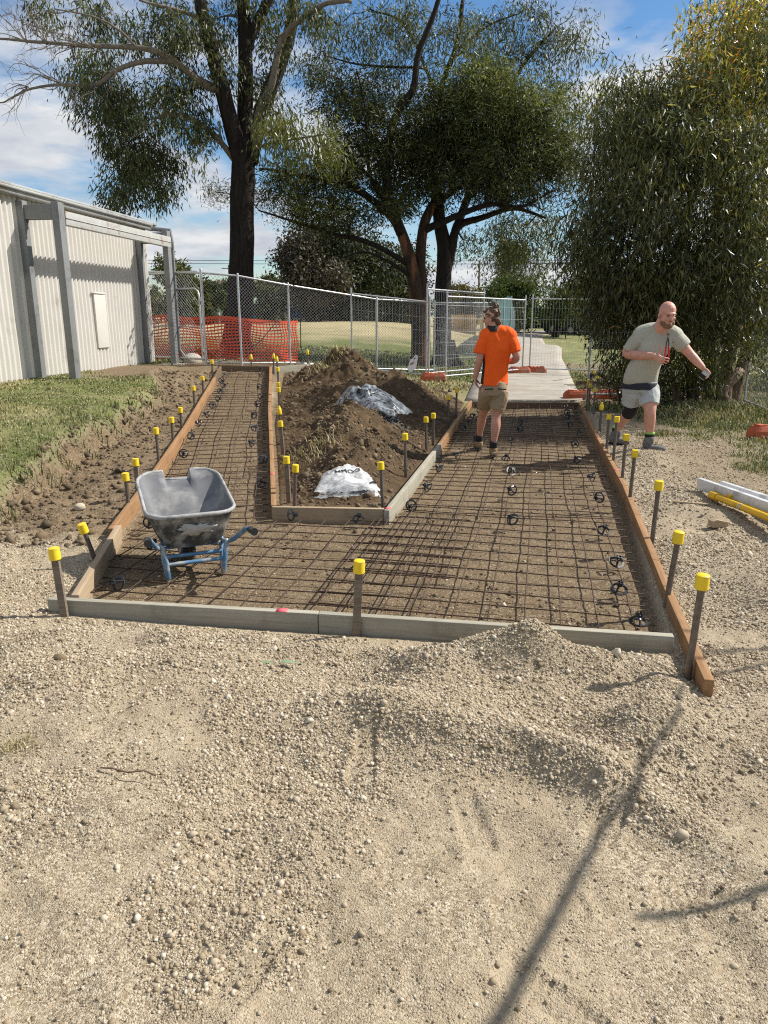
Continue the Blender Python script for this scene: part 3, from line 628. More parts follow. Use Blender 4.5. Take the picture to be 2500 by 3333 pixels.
board((-1.93, 4.015, T), (-.36, 3.80, T), GREY_T, 'weathered grey form board along the front, left piece behind the first capped stake', mark=1.38)
board((-.355, 3.80, T), (1.475, 3.50, T), GREY_T, 'weathered grey form board along the front, right piece half buried in gravel')
board((1.455, 3.02, T), (1.70, 4.2, T), DARK_T and ORANGE_T, 'short brown form board jutting past the front right corner of the pad')
board((1.702, 4.21, T), (2.30, 6.92, T), ORANGE_T, 'brown sawn-kerfed form board along the right side, nearer long piece', kerfs=[.5, 1.7, 2.2])
board((2.302, 6.93, T), (2.96, 10.4, T), ORANGE_T, 'brown sawn-kerfed form board along the right side, middle piece beside the walking man', kerfs=[.4, .9, 1.4, 1.9, 2.4, 2.9], mark=.75)
board((2.962, 10.41, T), (3.66, 13.95, T), ORANGE_T, 'brown form board along the right side, far shaded piece ending at the path', kerfs=[.6, 1.2, 1.8])
board((1.66, 14.03, T - .01), (3.62, 13.93, T - .01), DARK_T, 'dark form board across the far end against the concrete path')
board((-1.80, 4.06, T), (-2.06, 5.55, T), PALE_T, 'pale form board at the near left, behind the wheelbarrow', kerfs=())
board((-2.085, 5.45, T), (-2.31, 7.3, T + .05), PALE_T and ORANGE_T, 'orange-brown form board along the left side overlapped by the pale one', kerfs=[.1])
board((-2.312, 7.31, T + .05), (-2.56, 9.6, T + .20), ORANGE_T, 'orange-brown form board on the left side, second from the wheelbarrow')
board((-2.562, 9.61, T + .20), (-3.06, 13.6, T + .48), ORANGE_T, 'long orange-brown form board climbing the left side of the ramp')
board((-3.065, 13.62, T + .48), (-3.28, 15.15, T + .57), DARK_T, 'dark form board at the top left of the ramp under the gate')
board((-3.36, 15.3, T + .57), (-2.28, 15.2, T + .57), DARK_T, 'dark form board across the top of the ramp below the fence')
board((-2.24, 15.24, T + .56), (-1.25, 16.3, T + .56), GREY_T, 'grey board running from the ramp top towards the soil heap')
board((-.95, 6.125, T), (.0, 6.055, T), ORANGE_T and PALE_T, 'clean pale form board across the near end of the soil island', mark=None)
board((.022, 5.995, T), (.70, 9.2, T + .02), GREY_T, 'form board with grey-green face along the right of the soil heap', mark=.06, kerfs=[.9])
board((.705, 9.22, T + .02), (1.62, 13.95, T + .02), ORANGE_T, 'orange-brown form board beyond the grey one, leading to the orange shirted man', kerfs=[.25, .5])
board((-.945, 6.17, T + .0), (-1.21, 7.9, T + .07), ORANGE_T, 'reddish form board on the ramp edge beside the pale plastic bag', mark=1.1)
board((-1.212, 7.92, T + .07), (-1.62, 10.55, T + .27), ORANGE_T, 'reddish form board on the ramp edge, second up from the island corner', kerfs=[.7])
board((-1.622, 10.56, T + .27), (-2.26, 15.05, T + .57), ORANGE_T, 'reddish form board on the ramp edge, highest piece reaching the fence', kerfs=[1.2, 2.4])

# ------------------------------------------------------------------ stakes with yellow caps
STEEL = simple('rusty_steel', (.15, .125, .105), .5, .45, .3, 25, .2, .5, dirt=(.22, .15, .10), dirt_scale=9, dirt_amt=.3); HARDW = timber('stake_timber', (.13, .10, .075), (.30, .25, .19)); YEL = simple('yellow_plastic', (.80, .56, .02), .45, 0, .05, 8, 0, .45, dirt=(.42, .32, .10), dirt_scale=26, dirt_amt=.22)
def stake_cap(kind):
    w = MB(); n = 14; a = np.arange(n) / n * 2 * math.pi; ring = lambda r, z: np.stack([r * np.cos(a), r * np.sin(a), np.full(n, z)], 1)
    if kind == 'cup': w.loft([ring(.029, -.055), ring(.0315, -.052), ring(.031, .0), ring(.030, .012), ring(.024, .016)])
    elif kind == 'tall': w.loft([ring(.029, -.075), ring(.030, -.07), ring(.029, -.01), ring(.021, .006), ring(.017, .010), ring(.017, .026), ring(.012, .031)])
    else: w.box((0, 0, -.02), (.052, .052, .065), bevel=.006); w.tube([(.027, 0, -.03), (.0275, 0, -.03)], .004, 6)
    return w
STK = {}
def make_stake(wood, cap):
    root = empty('stake'); h = 1.0; w = MB()
    if wood: w.box((0, 0, -.3), (.042, .022, .6), bevel=.002)
    else: w.tube([(0, 0, -.6), (0, 0, -.01)], .0165, 10)
    smooth_by_angle(w.build('post', HARDW if wood else STEEL, root)); smooth_by_angle(stake_cap(cap).build('cap', YEL, root)); return root
def copy_tree(o, parent=None):
    c = o.copy(); col.objects.link(c)
    if parent is not None: c.parent = parent
    for ch in children_of.get(o.name, None) or children(o): copy_tree(ch, c)
    return c
children_of = {}
ORD = ['first', 'second', 'third', 'fourth', 'fifth', 'sixth', 'seventh', 'eighth', 'ninth', 'tenth', 'eleventh', 'twelfth', 'thirteenth', 'fourteenth', 'fifteenth']
STAKES = {
 'L': ('capped stake outside left form boards', 'from the front', [(-1.84, 3.95, .39, 1, 'cup', -.05), (-2.07, 4.9, .27, 0, 'cup', -.05), (-2.2, 6.19, .36, 0, 'cup', -.02), (-2.27, 6.68, .36, 1, 'cup', -.02), (-2.42, 7.84, .40, 0, 'cup', -.02), (-2.54, 8.87, .34, 0, 'cup', 0), (-2.64, 9.65, .30, 0, 'cup', 0), (-2.83, 11.14, .33, 0, 'cup', 0), (-2.98, 12.36, .29, 0, 'cup', 0), (-3.25, 14.3, .30, 0, 'cup', .02)]),
 'S': ('capped stake along the soil side of the ramp', 'up from island corner', [(-.90, 6.75, .42, 1, 'cup', -.03), (-1.20, 8.58, .38, 1, 'cup', -.05), (-1.31, 9.3, .40, 0, 'tall', -.04), (-1.58, 11.24, .32, 0, 'cup', 0), (-1.67, 11.87, .30, 0, 'cup', 0), (-1.87, 13.29, .33, 0, 'cup', 0), (-2.02, 14.27, .39, 0, 'tall', -.03), (-2.2, 15.12, .34, 0, 'tall', .02)]),
 'F': ('bullet-capped stake behind the top board of the ramp', 'from the shed', [(-2.71, 15.45, .28, 0, 'tall', 0), (-1.62, 16.1, .30, 0, 'tall', 0)]),
 'I': ('capped stake inside the soil island', 'from the milky bag', [(-.80, 6.6, .40, 0, 'cup', .04), (-.03, 6.5, .44, 0, 'cup', -.06), (.22, 7.7, .47, 0, 'cup', -.02), (.52, 9.2, .43, 0, 'cup', -.03), (.64, 9.63, .42, 0, 'cup', -.01), (.97, 11.23, .48, 0, 'cup', 0), (1.18, 12.16, .47, 0, 'cup', 0)]),
 'M': ('capped stake standing alone before the middle of the front board', '', [(-.13, 3.72, .42, 1, 'cup', .04)]),
 'R': ('capped stake outside the right form board', 'from the front corner', [(1.455, 3.20, .48, 0, 'cup', .03), (1.68, 4.06, .45, 0, 'cup', .05), (1.975, 5.21, .47, 0, 'cup', .02), (2.21, 6.46, .48, 0, 'box', .02), (2.39, 7.28, .48, 0, 'box', .01), (2.57, 8.19, .50, 0, 'box', .01), (2.71, 8.95, .44, 0, 'box', 0), (3.07, 10.52, .40, 0, 'tall', 0), (3.51, 12.47, .42, 0, 'box', 0), (3.66, 13.33, .40, 0, 'box', 0), (3.76, 13.83, .42, 0, 'box', 0)]),
 'B': ('capped stake by formwork behind the bald man', 'from the path', [(4.47, 15.78, .33, 0, 'cup', .0), (4.57, 16.37, .37, 0, 'cup', 0), (5.0, 16.58, .34, 0, 'cup', 0), (5.04, 16.85, .37, 0, 'cup', 0)])}
protos = {}
for key, (lab, how, rows) in STAKES.items():
    for i, (x, y, h, wood, cap, lean) in enumerate(rows):
        k = (wood, cap); fresh = k not in protos
        if fresh: protos[k] = make_stake(wood, cap)
        o = protos[k] if fresh else copy_tree(protos[k])
        z = float(ground_z(np.array([x]), np.array([y]), False)[0]); z = max(z, float(ramp_z(y)) if key in 'LSF' else z)
        o.location = (x, y, z + h); o.rotation_euler = (lean * .6, lean * 1.2 if abs(lean) > .03 else lean, random.uniform(-.5, .5) if not wood else random.uniform(-.2, .2))
        tag(o, (f'{ORD[i]} yellow {lab} {how}' if how else f'yellow {lab}'), 'stake', 'yellow capped stakes round the formwork')
        if key == 'L' and i == 1: o.rotation_euler = (.1, -.22, .3)
        if key == 'B' and i == 1: o.rotation_euler = (.1, .35, .3)

# ------------------------------------------------------------------ reinforcing mesh
REBAR = simple('rebar', (.085, .055, .038), .75, .3, .35, 40, .3, .3)
def clip_run(P0, P1, poly, ms=120):
    t = np.linspace(0, 1, ms); X = P0[0] + (P1[0] - P0[0]) * t; Y = P0[1] + (P1[1] - P0[1]) * t; ins = poly_sd(X, Y, poly) < -.05
    if not ins.any(): return None
    i = np.where(ins)[0]; return (X[i[0]], Y[i[0]]), (X[i[-1]], Y[i[-1]])
def mesh_sheet(O, d, a0, a1, b0, b1, zofs, label, poly=PAD, yaw=0.0, seed=0, step=.2):
    r = np.random.default_rng(seed); d = np.array(d, float); d /= np.linalg.norm(d); c, s = math.cos(yaw), math.sin(yaw); d = np.array((d[0] * c - d[1] * s, d[0] * s + d[1] * c)); n = np.array((d[1], -d[0])); O = np.array(O)
    w = MB(); ph = r.uniform(0, .1, 2)
    def bar(P0, P1, dz):
        q = clip_run(P0, P1, poly)
        if q is None: return
        A, B = q; k = max(3, int(math.hypot(B[0] - A[0], B[1] - A[1]) / .3)); t = np.linspace(0, 1, k); X = A[0] + (B[0] - A[0]) * t; Y = A[1] + (B[1] - A[1]) * t
        nn = np.array((-(B[1] - A[1]), B[0] - A[0])); nn /= np.linalg.norm(nn) + 1e-9; wob = r.normal(0, .004, k); X = X + nn[0] * wob; Y = Y + nn[1] * wob
        Z = ramp_z(Y, X) + zofs + dz + .010 * np.sin(X * 1.7 + seed) + .008 * np.sin(Y * 2.3 + seed) + r.normal(0, .0025, k); w.tube(np.stack([X, Y, Z], 1), .0042, 6)
    for b in np.arange(b0 + ph[0] + .03, b1, step): bar(O + d * a0 + n * b, O + d * a1 + n * b, .0085)
    for a in np.arange(a0 + ph[1] + .03, a1, step): bar(O + d * a + n * b0, O + d * a + n * b1, 0)
    o = w.build('reinforcing_mesh', REBAR, None, True); return tag(o, label, 'steel mesh', 'rusty steel mesh sheets laid in the formwork')
dR = (.2005, .9797); OR = (1.50, 3.55)
FRONT = [(-1.84, 4.0), (1.46, 3.5), (2.3, 6.9), (2.0, 6.2), (.04, 5.98), (-1.0, 6.05), (-2.1, 6.0), (-2.05, 5.55)]
PADF = [(-1.84, 4.0), (1.46, 3.5), (2.6, 8.3), (.6, 8.3), (.06, 5.98), (-2.1, 6.06), (-2.05, 5.55)]
mesh_sheet(OR, dR, .06, 2.35, -4.3, -1.25, .035, 'rusty mesh sheet at the near left under the wheelbarrow', PADF, 0, 1)
mesh_sheet(OR, dR, .10, 2.62, -2.02, -.02, .048, 'rusty mesh sheet at the near right front corner of the pad', PADF, 0, 2)
mesh_sheet(OR, dR, .75, 2.4, -1.9, -1.2, .062, 'narrow rusty mesh offcut doubled over the joint at the middle of the pad', PADF, .02, 3)
mesh_sheet(OR, dR, 2.42, 4.75, -2.1, -.02, .035, 'rusty mesh sheet right of the grey form board, second from the front', PAD, 0, 4)
mesh_sheet(OR, dR, 4.55, 6.9, -2.1, -.02, .048, 'rusty mesh sheet under the orange shirted man and across to the right board', PAD, 0, 5)
mesh_sheet(OR, dR, 6.7, 8.9, -2.2, -.02, .035, 'rusty mesh sheet in tree shade, second from the path', PAD, 0, 6)
mesh_sheet(OR, dR, 8.7, 10.5, -2.2, -.02, .048, 'rusty mesh sheet in tree shade touching the far board', PAD, 0, 7)
dS = (-.145, .9894); OS = (-.93, 6.1)
STRIP = [(-2.1, 5.9), (-.95, 5.95), (-.93, 6.1), (-1.22, 7.94), (-1.63, 10.58), (-2.27, 15.1), (-3.3, 15.25), (-3.05, 13.6), (-2.55, 9.6), (-2.3, 7.3)]
for i, (a0, a1, lab) in enumerate(((-.3, 1.75, 'rusty mesh sheet at the foot of the ramp just behind the wheelbarrow tray'), (1.6, 3.2, 'rusty mesh sheet on the ramp, second from the foot'), (3.05, 4.75, 'rusty mesh sheet on the ramp, halfway up'), (4.6, 6.6, 'rusty mesh sheet on the ramp, second from the top'), (6.45, 9.2, 'rusty mesh sheet at the top of the ramp below the fence'))):
    mesh_sheet(OS, dS, a0, a1, -1.3, .0, .035 if i % 2 else .047, lab, STRIP, 0, 10 + i, .2)
# ------------------------------------------------------------------ bar chairs
BLACKP = simple('black_plastic', (.022, .024, .027), .38, 0, .2, 30, 0, .5)
def make_chair():
    root = empty('bar_chair'); w = MB(); n = 18; a = np.arange(n) / n * 2 * math.pi
    ring = lambda r, z: np.stack([r * np.cos(a), r * np.sin(a), np.full(n, z)], 1)
    w.loft([ring(.046, 0), ring(.062, 0), ring(.062, .007), ring(.046, .007), ring(.046, 0)], cap=False)
    for k in range(3):
        t = k * 2.094; w.tube([(.054 * math.cos(t), .054 * math.sin(t), .004), (.03 * math.cos(t), .03 * math.sin(t), .035), (.0, .0, .052)], [.009, .008, .008], 5)
    w.build('base', BLACKP, root, False)
    w = MB()
    for k in range(4):
        t = k * 1.571 + .4; w.box((.016 * math.cos(t), .016 * math.sin(t), .062), (.008, .016, .03), Euler((0, 0, t)))
    w.tube([(0, 0, .044), (0, 0, .056)], .022, 8); w.build('saddle', BLACKP, root); root.scale = (.86,) * 3; return root
CH = {'ramp left row': ('black bar chair in left row up the ramp', [(-2.27, 8.31), (-2.40, 9.17), (-2.46, 9.89), (-2.48, 10.49), (-2.57, 11.18), (-2.62, 11.75), (-2.71, 12.41), (-2.79, 12.99), (-2.93, 13.55), (-3.0, 14.12)]),
 'ramp right row': ('black bar chair in right row up the ramp', [(-1.22, 7.2), (-1.33, 8.05), (-1.56, 8.76), (-1.68, 9.62), (-1.82, 10.43), (-1.91, 11.3), (-1.97, 11.88), (-2.13, 12.86), (-2.07, 13.52), (-2.3, 14.16), (-2.45, 14.95)]),
 'front': ('black bar chair on the front mesh', [(-1.65, 4.35), (-1.72, 5.18), (-1.89, 5.77), (-.78, 5.98), (-.21, 5.93)]),
 'pad left': ('black bar chair in left row beyond island corner', [(.24, 6.3), (.43, 6.98), (.61, 7.9), (.88, 8.71), (1.24, 9.91), (1.16, 10.86), (1.33, 11.52), (1.45, 12.26), (1.66, 12.94)]),
 'pad middle': ('black bar chair in middle row of right pad', [(1.05, 5.84), (1.22, 6.87), (1.35, 7.77), (1.43, 8.6), (1.64, 9.66), (1.99, 10.82), (2.12, 11.56)]),
 'pad right': ('black bar chair in row along right board', [(1.40, 3.80), (1.45, 4.31), (1.59, 4.83), (1.72, 5.6), (1.97, 6.6), (2.15, 7.46), (2.22, 8.4), (2.46, 9.48), (2.75, 10.52), (2.84, 11.28), (3.0, 12.11), (3.12, 12.68), (3.28, 13.43)])}
FLAT = {('front', 4), ('pad right', 1), ('pad right', 2), ('pad right', 3), ('pad right', 0), ('ramp right row', 0), ('pad middle', 3)}
ch0 = None
for row, (lab, pts) in CH.items():
    for i, (x, y) in enumerate(pts):
        o = make_chair() if ch0 is None else copy_tree(ch0); ch0 = ch0 or o
        fl = (row, i) in FLAT; z = float(ramp_z(y, x)) + (.058 if fl else .082)
        o.location = (x, y, z)
        o.rotation_euler = (random.uniform(.35, .6), 0, random.uniform(-.3, .3)) if fl else (random.uniform(.8, 1.7), random.uniform(-.5, .5), random.uniform(-1.6, 1.6))
        if (row, i) == ('pad right', 0): o.rotation_euler = (.1, 0, .4)
        end = {'front': ('from the front left corner',)}.get(row, ('counting from the near end',))[0]
        tag(o, f'{ORD[i]} {lab}, {end}', 'bar chair', 'black bar chairs on the mesh')
# ------------------------------------------------------------------ wheelbarrow
def wheelbarrow():
    TRAY = simple('grey_tray', (.13, .132, .137), .55, 0, .15, 9, .05, .4, dirt=(.27, .265, .25), dirt_scale=3, dirt_amt=.35)
    TRAYB = simple('tray_outside', (.05, .05, .048), .6, 0, .25, 9, .05, .4, dirt=(.30, .285, .25), dirt_scale=7, dirt_amt=.55)
    BLUE = simple('blue_tube', (.085, .20, .34), .5, .1, .12, 12, 0, .5, dirt=(.36, .37, .35), dirt_scale=9, dirt_amt=.5); RUB = simple('tyre_rubber', (.05, .048, .045), .8, 0, .2, 30, .2, .3, dirt=(.22, .19, .15), dirt_scale=12, dirt_amt=.5)
    CEM = simple('dried_cement', (.42, .40, .36), .9, 0, .15, 14, .3, .1)
    root = empty('wheelbarrow', (-1.25, 4.69, 0), math.atan2(.34, .88) + .03, label='grey plastic tray wheelbarrow with blue tubular frame parked on the mesh', cat='wheelbarrow'); root.scale = (.93,) * 3
    def rr(u0, u1, w0, w1, rad, z, k=6, front=0.0):
        P = []
        for (cu, cw, a0) in ((u1 - rad, w0 + rad, -90), (u1 - rad, w1 - rad, 0), (u0 + rad, w1 - rad, 90), (u0 + rad, w0 + rad, 180)):
            for i in range(k + 1):
                a = R(a0 + 90 * i / k); P.append((cu + rad * math.cos(a), cw + rad * math.sin(a)))
        # extra points along the straight front
        out = []
        for i, p in enumerate(P):
            out.append(p)
            if i == 2 * k + 1:
                q = P[i + 1]
        P = np.array(out); zc = np.full(len(P), z)
        return np.column_stack([P, zc])
    def ring(t):
        u = .215 + .085 * t ** .8; w0 = .045 - .085 * t; w1 = .40 + .33 * t; base = .24
        P = rr(-u, u, w0, w1, .10 + .05 * t, 0, 7); nf = []
        # resample the front side with extra points for the notch
        k = 7; A = P[:2 * (k + 1)]; B = P[2 * (k + 1):]
        P = np.vstack([A[:k + 1], A[k + 1:], [[A[-1][0] * (1 - q) + B[0][0] * q, A[-1][1], 0] for q in (.16, .2, .5, .8, .84)], B])
        f = np.clip((P[:, 1] - w0) / (w1 - w0), 0, 1); ztop = .475 + .165 * f ** 1.4
        bz = base + .13 * f; P[:, 2] = bz + (ztop - bz) * t
        # notch: the three middle points of the front stay low near the rim
        n0 = 2 * (k + 1); 
        for j, dz in ((n0 + 1, .06), (n0 + 2, .065), (n0 + 3, .06)):
            P[j, 2] -= dz * max(0, (t - .45) / .55); P[j, 1] -= .03 * t
        return P
    ts = [0, .15, .3, .45, .6, .75, .9, 1.0]; w = MB(); inner = [ring(t) for t in ts]; cen = lambda P, s: np.column_stack([(P[:, :2] - P[:, :2].mean(0)) * s + P[:, :2].mean(0), P[:, 2]])
    n = len(inner[0]); V = np.vstack(inner); F = [(i * n + j, (i + 1) * n + j, (i + 1) * n + (j + 1) % n, i * n + (j + 1) % n) for i in range(len(ts) - 1) for j in range(n)]; F.append(tuple(range(n)))
    w.add(V, F, 0)
    outer = [cen(P, 1.03) - np.array((0, 0, .012 if i == 0 else 0)) for i, P in enumerate(inner)]; V = np.vstack(outer); F = [(i * n + j, i * n + (j + 1) % n, (i + 1) * n + (j + 1) % n, (i + 1) * n + j) for i in range(len(ts) - 1) for j in range(n)]; F.append(tuple(range(n))[::-1])
    w.add(V, F, 1); tr = smooth_by_angle(w.build('tray', [TRAY, TRAYB], root), 50)
    rim = cen(inner[-1], 1.035); w = MB(); a = np.arange(8) / 8 * 2 * math.pi; rings = []
    for i in range(n):
        T_ = rim[(i + 1) % n] - rim[i - 1]; T_ /= np.linalg.norm(T_); nn = np.array((T_[1], -T_[0], 0)); nn /= np.linalg.norm(nn) + 1e-9; up = np.array((0, 0, 1.))
        rings.append(rim[i] + .013 * np.cos(a)[:, None] * nn + .016 * np.sin(a)[:, None] * up)
    rings.append(rings[0]); w.loft(rings, cap=False); smooth_by_angle(w.build('rim', simple('tray_rim', (.34, .335, .325), .6, 0, .2, 14, .1, .3, dirt=(.17, .17, .17), dirt_scale=9, dirt_amt=.4), tr), 60)
    r = np.random.default_rng(5); k = 64; a = np.arange(k) / k * 2 * math.pi; rad = 1 + .16 * np.sin(a * 3 + 1) + .12 * np.sin(a * 7) + r.normal(0, .10, k)
    P = np.column_stack([.01 + .125 * np.cos(a) * rad, np.zeros(k), .365 + .046 * np.sin(a) * rad]); t_ = (P[:, 2] - .225) / .25; P[:, 1] = .045 - .085 * t_ - .0135 - .006
    w = MB(); w.add(np.vstack([P, P + np.array((0, .004, 0)), [[.01, P[:, 1].mean() - .003, .355]]]), [(j, (j + 1) % k, 2 * k) for j in range(k)] + [(j, j + k, (j + 1) % k + k, (j + 1) % k) for j in range(k)]); w.build('cement_smear', CEM, tr)
    # frame: two bent tubes from the grips to the axle
    w = MB()
    for s in (-1, 1): w.tube([(s * .335, -.30, .40), (s * .325, -.22, .385), (s * .27, -.06, .275), (s * .235, .02, .235), (s * .20, .25, .205), (s * .09, .40, .20), (s * .078, .50, .18)], .0165, 10)
    w.tube([(-.2, .1, .215), (.2, .1, .215)], .012, 8); smooth_by_angle(w.build('frame', BLUE, root), 50)
    for s in (-1, 1):
        w = MB(); w.tube([(s * .345, -.38, .405), (s * .336, -.29, .40)], .0235, 12); w.tube([(s * .3455, -.385, .405), (s * .345, -.378, .405)], .027, 12); smooth_by_angle(w.build('handle_grip', BLACKP, root), 40)
        w = MB(); w.tube([(s * .225, .0, .25), (s * .205, -.02, .14), (s * .195, -.005, .02), (s * .195, .02, .012), (s * .20, .06, .04), (s * .215, .14, .23)], .0185, 10, round_ends=True); smooth_by_angle(w.build('leg', BLUE, root), 50)
    for y, z in ((-.012, .125), (.075, .155)):
        w = MB(); w.tube([(-.2, y, z), (.2, y, z)], .0145, 8); smooth_by_angle(w.build('brace', BLUE, root), 50)
    # wheel
    wc = np.array((0, .47, .178)); wh = empty('wheel', wc); wh.parent = root; w = MB(); nt = 40; prof = [(-.048, .125), (-.055, .15), (-.045, .172), (-.02, .18), (.02, .18), (.045, .172), (.055, .15), (.048, .125)]
    rings = []
    for i in range(nt + 1):
        a = i / nt * 2 * math.pi; rings.append(np.array([(x, q * math.cos(a), q * math.sin(a)) for x, q in prof]))
    w.loft(rings, cap=False)
    for i in range(nt):
        for sx in (-.03, 0, .03):
            a = (i + (.5 if sx == 0 else 0)) / nt * 2 * math.pi; w.box((sx, .181 * math.cos(a), .181 * math.sin(a)), (.026, .02, .008), Euler((a - math.pi / 2, 0, 0)))
    smooth_by_angle(w.build('tyre', RUB, wh), 40); w = MB(); w.tube([(-.05, 0, 0), (.05, 0, 0)], .125, 20); w.tube([(-.075, 0, 0), (.075, 0, 0)], .012, 8); w.build('rim', simple('wheel_rim', (.35, .35, .33), .6, .2), wh)
wheelbarrow()

# ------------------------------------------------------------------ plastic bags of bar chairs
def bag(name, cx, cy, rx, ry, h, rz, label, zfun, clear, seed, text=None):
    r = np.random.default_rng(seed); m, t, b, out = new_mat(name + '_film')
    nz = noise(t, 5.5, 6, .62, stretch=(1, 2.6, 1), dist=2.0)
    if clear: b.inputs['Base Color'].default_value = (.5, .55, .6, 1); fac = ramp_f(t, nz, .38, .80)
    else: b.inputs['Base Color'].default_value = (.80, .80, .79, 1); fac = ramp_f(t, nz, .2, .72)
    b.inputs['Roughness'].default_value = .22; b.inputs['Specular IOR Level'].default_value = .5; bump(t, b, nz, .35, .02)
    tr = N(t, 'ShaderNodeBsdfTransparent'); mx = N(t, 'ShaderNodeMixShader'); L(t, fac, mx.inputs[0]); L(t, tr.outputs[0], mx.inputs[1]); L(t, b.outputs[0], mx.inputs[2]); L(t, mx.outputs[0], out.inputs[0])
    nx, ny = 54, 40; u = np.linspace(-1, 1, nx); v = np.linspace(-1, 1, ny); U, Vv = np.meshgrid(u, v); U = U.ravel(); Vv = Vv.ravel()
    edge = 1 + .13 * vnoise(U * 1.7 + seed, Vv * 1.7, seed) ; X = U * rx * (1 - .25 * (Vv + 1) / 2 * (1 if not clear else .0)) * edge; Y = Vv * ry * edge * (1 - .25 * np.abs(U) ** 3)
    prof = np.clip(1 - np.abs(U) ** 2.6, 0, 1) ** .6 * np.clip(1 - np.abs(Vv) ** 2.6, 0, 1) ** .6; cr = np.abs(vnoise(U * 1.6 + Vv * 1.1 + 9, Vv * 2.0 - U * .8, seed + 1)) * 1.5 + .35 * np.abs(vnoise(U * 4 + Vv * 2 + 3, Vv * 5, seed + 2))
    Z = h * prof * (.82 + .5 * vnoise(U * 1.5, Vv * 1.5, seed + 3)) - .10 * h * (cr * 2 - .5) * (prof > .02) + .004
    c, s = math.cos(rz), math.sin(rz); WX = cx + X * c - Y * s; WY = cy + X * s + Y * c; zb = zfun(WX, WY)
    top = np.column_stack([WX, WY, np.maximum(zb, zfun(np.full_like(WX, cx), np.full_like(WX, cy)) * .6 + zb * .4) + Z + .006]); bot = np.column_stack([WX, WY, zb + .004])
    i = (np.arange(ny - 1)[:, None] * nx + np.arange(nx - 1)[None]).ravel(); F = np.stack([i, i + 1, i + nx + 1, i + nx], 1); z0 = float(zb.mean())
    root = empty(name, (cx, cy, z0), 0, label=label, cat='plastic bag'); off = np.array((cx, cy, z0))
    mesh_np('film', np.vstack([top, bot]) - off, np.vstack([F, F[:, ::-1] + nx * ny]), m, root, True)
    w = MB(); n = 16; a = np.arange(n) / n * 2 * math.pi
    for k in range(60 if clear else 16):
        uu, vv = r.uniform(-.72, .72, 2); 
        if not clear: uu = r.uniform(.15, .85); vv = r.uniform(-.6, .35)
        p = np.array((uu * rx, vv * ry)); p = np.array((cx + p[0] * c - p[1] * s, cy + p[0] * s + p[1] * c)); q = max(0., (1 - abs(uu) ** 2.6) * (1 - abs(vv) ** 2.6)) ** .6 * h * .72
        Rm = np.array(Euler((r.uniform(-1, 1), r.uniform(-1, 1), r.uniform(0, 6))).to_matrix()); z = float(zfun(np.array([p[0]]), np.array([p[1]]))[0]) - z0 + r.uniform(.25, .95) * q
        ringp = [np.stack([q_ * np.cos(a), q_ * np.sin(a), np.full(n, zz)], 1) @ Rm.T + np.array((p[0] - cx, p[1] - cy, z)) for q_, zz in ((.036, 0), (.052, 0), (.052, .008), (.036, .008), (.036, 0))]; w.loft(ringp, cap=False)
        for t3 in (0, 2.09, 4.19): w.tube(np.array([(.045 * math.cos(t3), .045 * math.sin(t3), 0), (0, 0, .045)]) @ Rm.T + np.array((p[0] - cx, p[1] - cy, z)), .007, 5)
    tag(w.build('contents', BLACKP, root), kind='stuff')
    if text:
        cu = bpy.data.curves.new('lettering', 'FONT'); cu.body = text; cu.size = .082; cu.extrude = .001; cu.align_x = 'CENTER'; cu.offset = .0012
        o = bpy.data.objects.new('lettering', cu); col.objects.link(o); dg = bpy.context.evaluated_depsgraph_get(); me = bpy.data.meshes.new_from_object(o.evaluated_get(dg)); bpy.data.objects.remove(o)
        o = bpy.data.objects.new('lettering', me); col.objects.link(o); me.materials.clear(); me.materials.append(simple('black_print', (.03, .03, .03), .5, 0, 0)); o.parent = root
        lx, ly = cx + .0, cy + .06; j = int(np.argmin((WX - lx) ** 2 + (WY - ly) ** 2)); zt = float(top[j, 2]) - z0
        o.location = (lx - cx, ly - cy, zt + .02); o.rotation_euler = (R(-28), R(8), R(180 + 12)); o.scale = (1, 1, 1)
        # drape the letters over the film
        for vtx in me.vertices:
            wp = o.matrix_basis @ vtx.co; d2 = (top[:, 0] - cx - wp.x) ** 2 + (top[:, 1] - cy - wp.y) ** 2; jj = np.argsort(d2)[:4]; wgt = 1 / (d2[jj] + 1e-6); zt = float((top[jj, 2] * wgt).sum() / wgt.sum()) - z0
            vtx.co = (wp.x, wp.y, zt + .006)
        o.matrix_basis = Matrix.Identity(4)
pz = lambda x, y: pile_z(np.asarray(x, float), np.asarray(y, float))
bag('plastic_bag', -.36, 6.98, .31, .21, .12, .12, 'milky crumpled plastic bag with black print at the near end of the soil heap', pz, False, 3, 'COMM')
bag('plastic_bag', -.16, 10.35, .50, .36, .24, -.5, 'clear plastic bag full of black bar chairs halfway up the soil heap', pz, True, 8)

# ------------------------------------------------------------------ lengths and the yellow tool beside the pad
ALU = simple('white_aluminium', (.66, .67, .68), .45, .25, .06, 5, 0, .5, dirt=(.45, .44, .42), dirt_scale=6, dirt_amt=.3); YELT = simple('yellow_metal', (.72, .42, .02), .4, .1, .08, 6, 0, .5, dirt=(.4, .27, .05), dirt_scale=10, dirt_amt=.2)
def lay(name, p0, p1, build, mats, label, cat, zo=0.0):
    p0, p1 = np.array(p0, float), np.array(p1, float); z0 = float(ground_z(p0[:1], p0[1:2])[0]); z1 = float(ground_z(p1[:1], p1[1:2])[0]); Ln = float(np.linalg.norm(p1 - p0)); z = max(z0, z1) + zo
    root = build(Ln); root.location = (p0[0], p0[1], z); root.rotation_euler = (0, 0, math.atan2(p1[1] - p0[1], p1[0] - p0[0])); tag(root, label, cat); return root
def screed(Ln):
    w = MB(); w.box((Ln / 2, 0, .05), (Ln, .045, .10), bevel=.003); o = w.build('screed_bar', ALU); return o
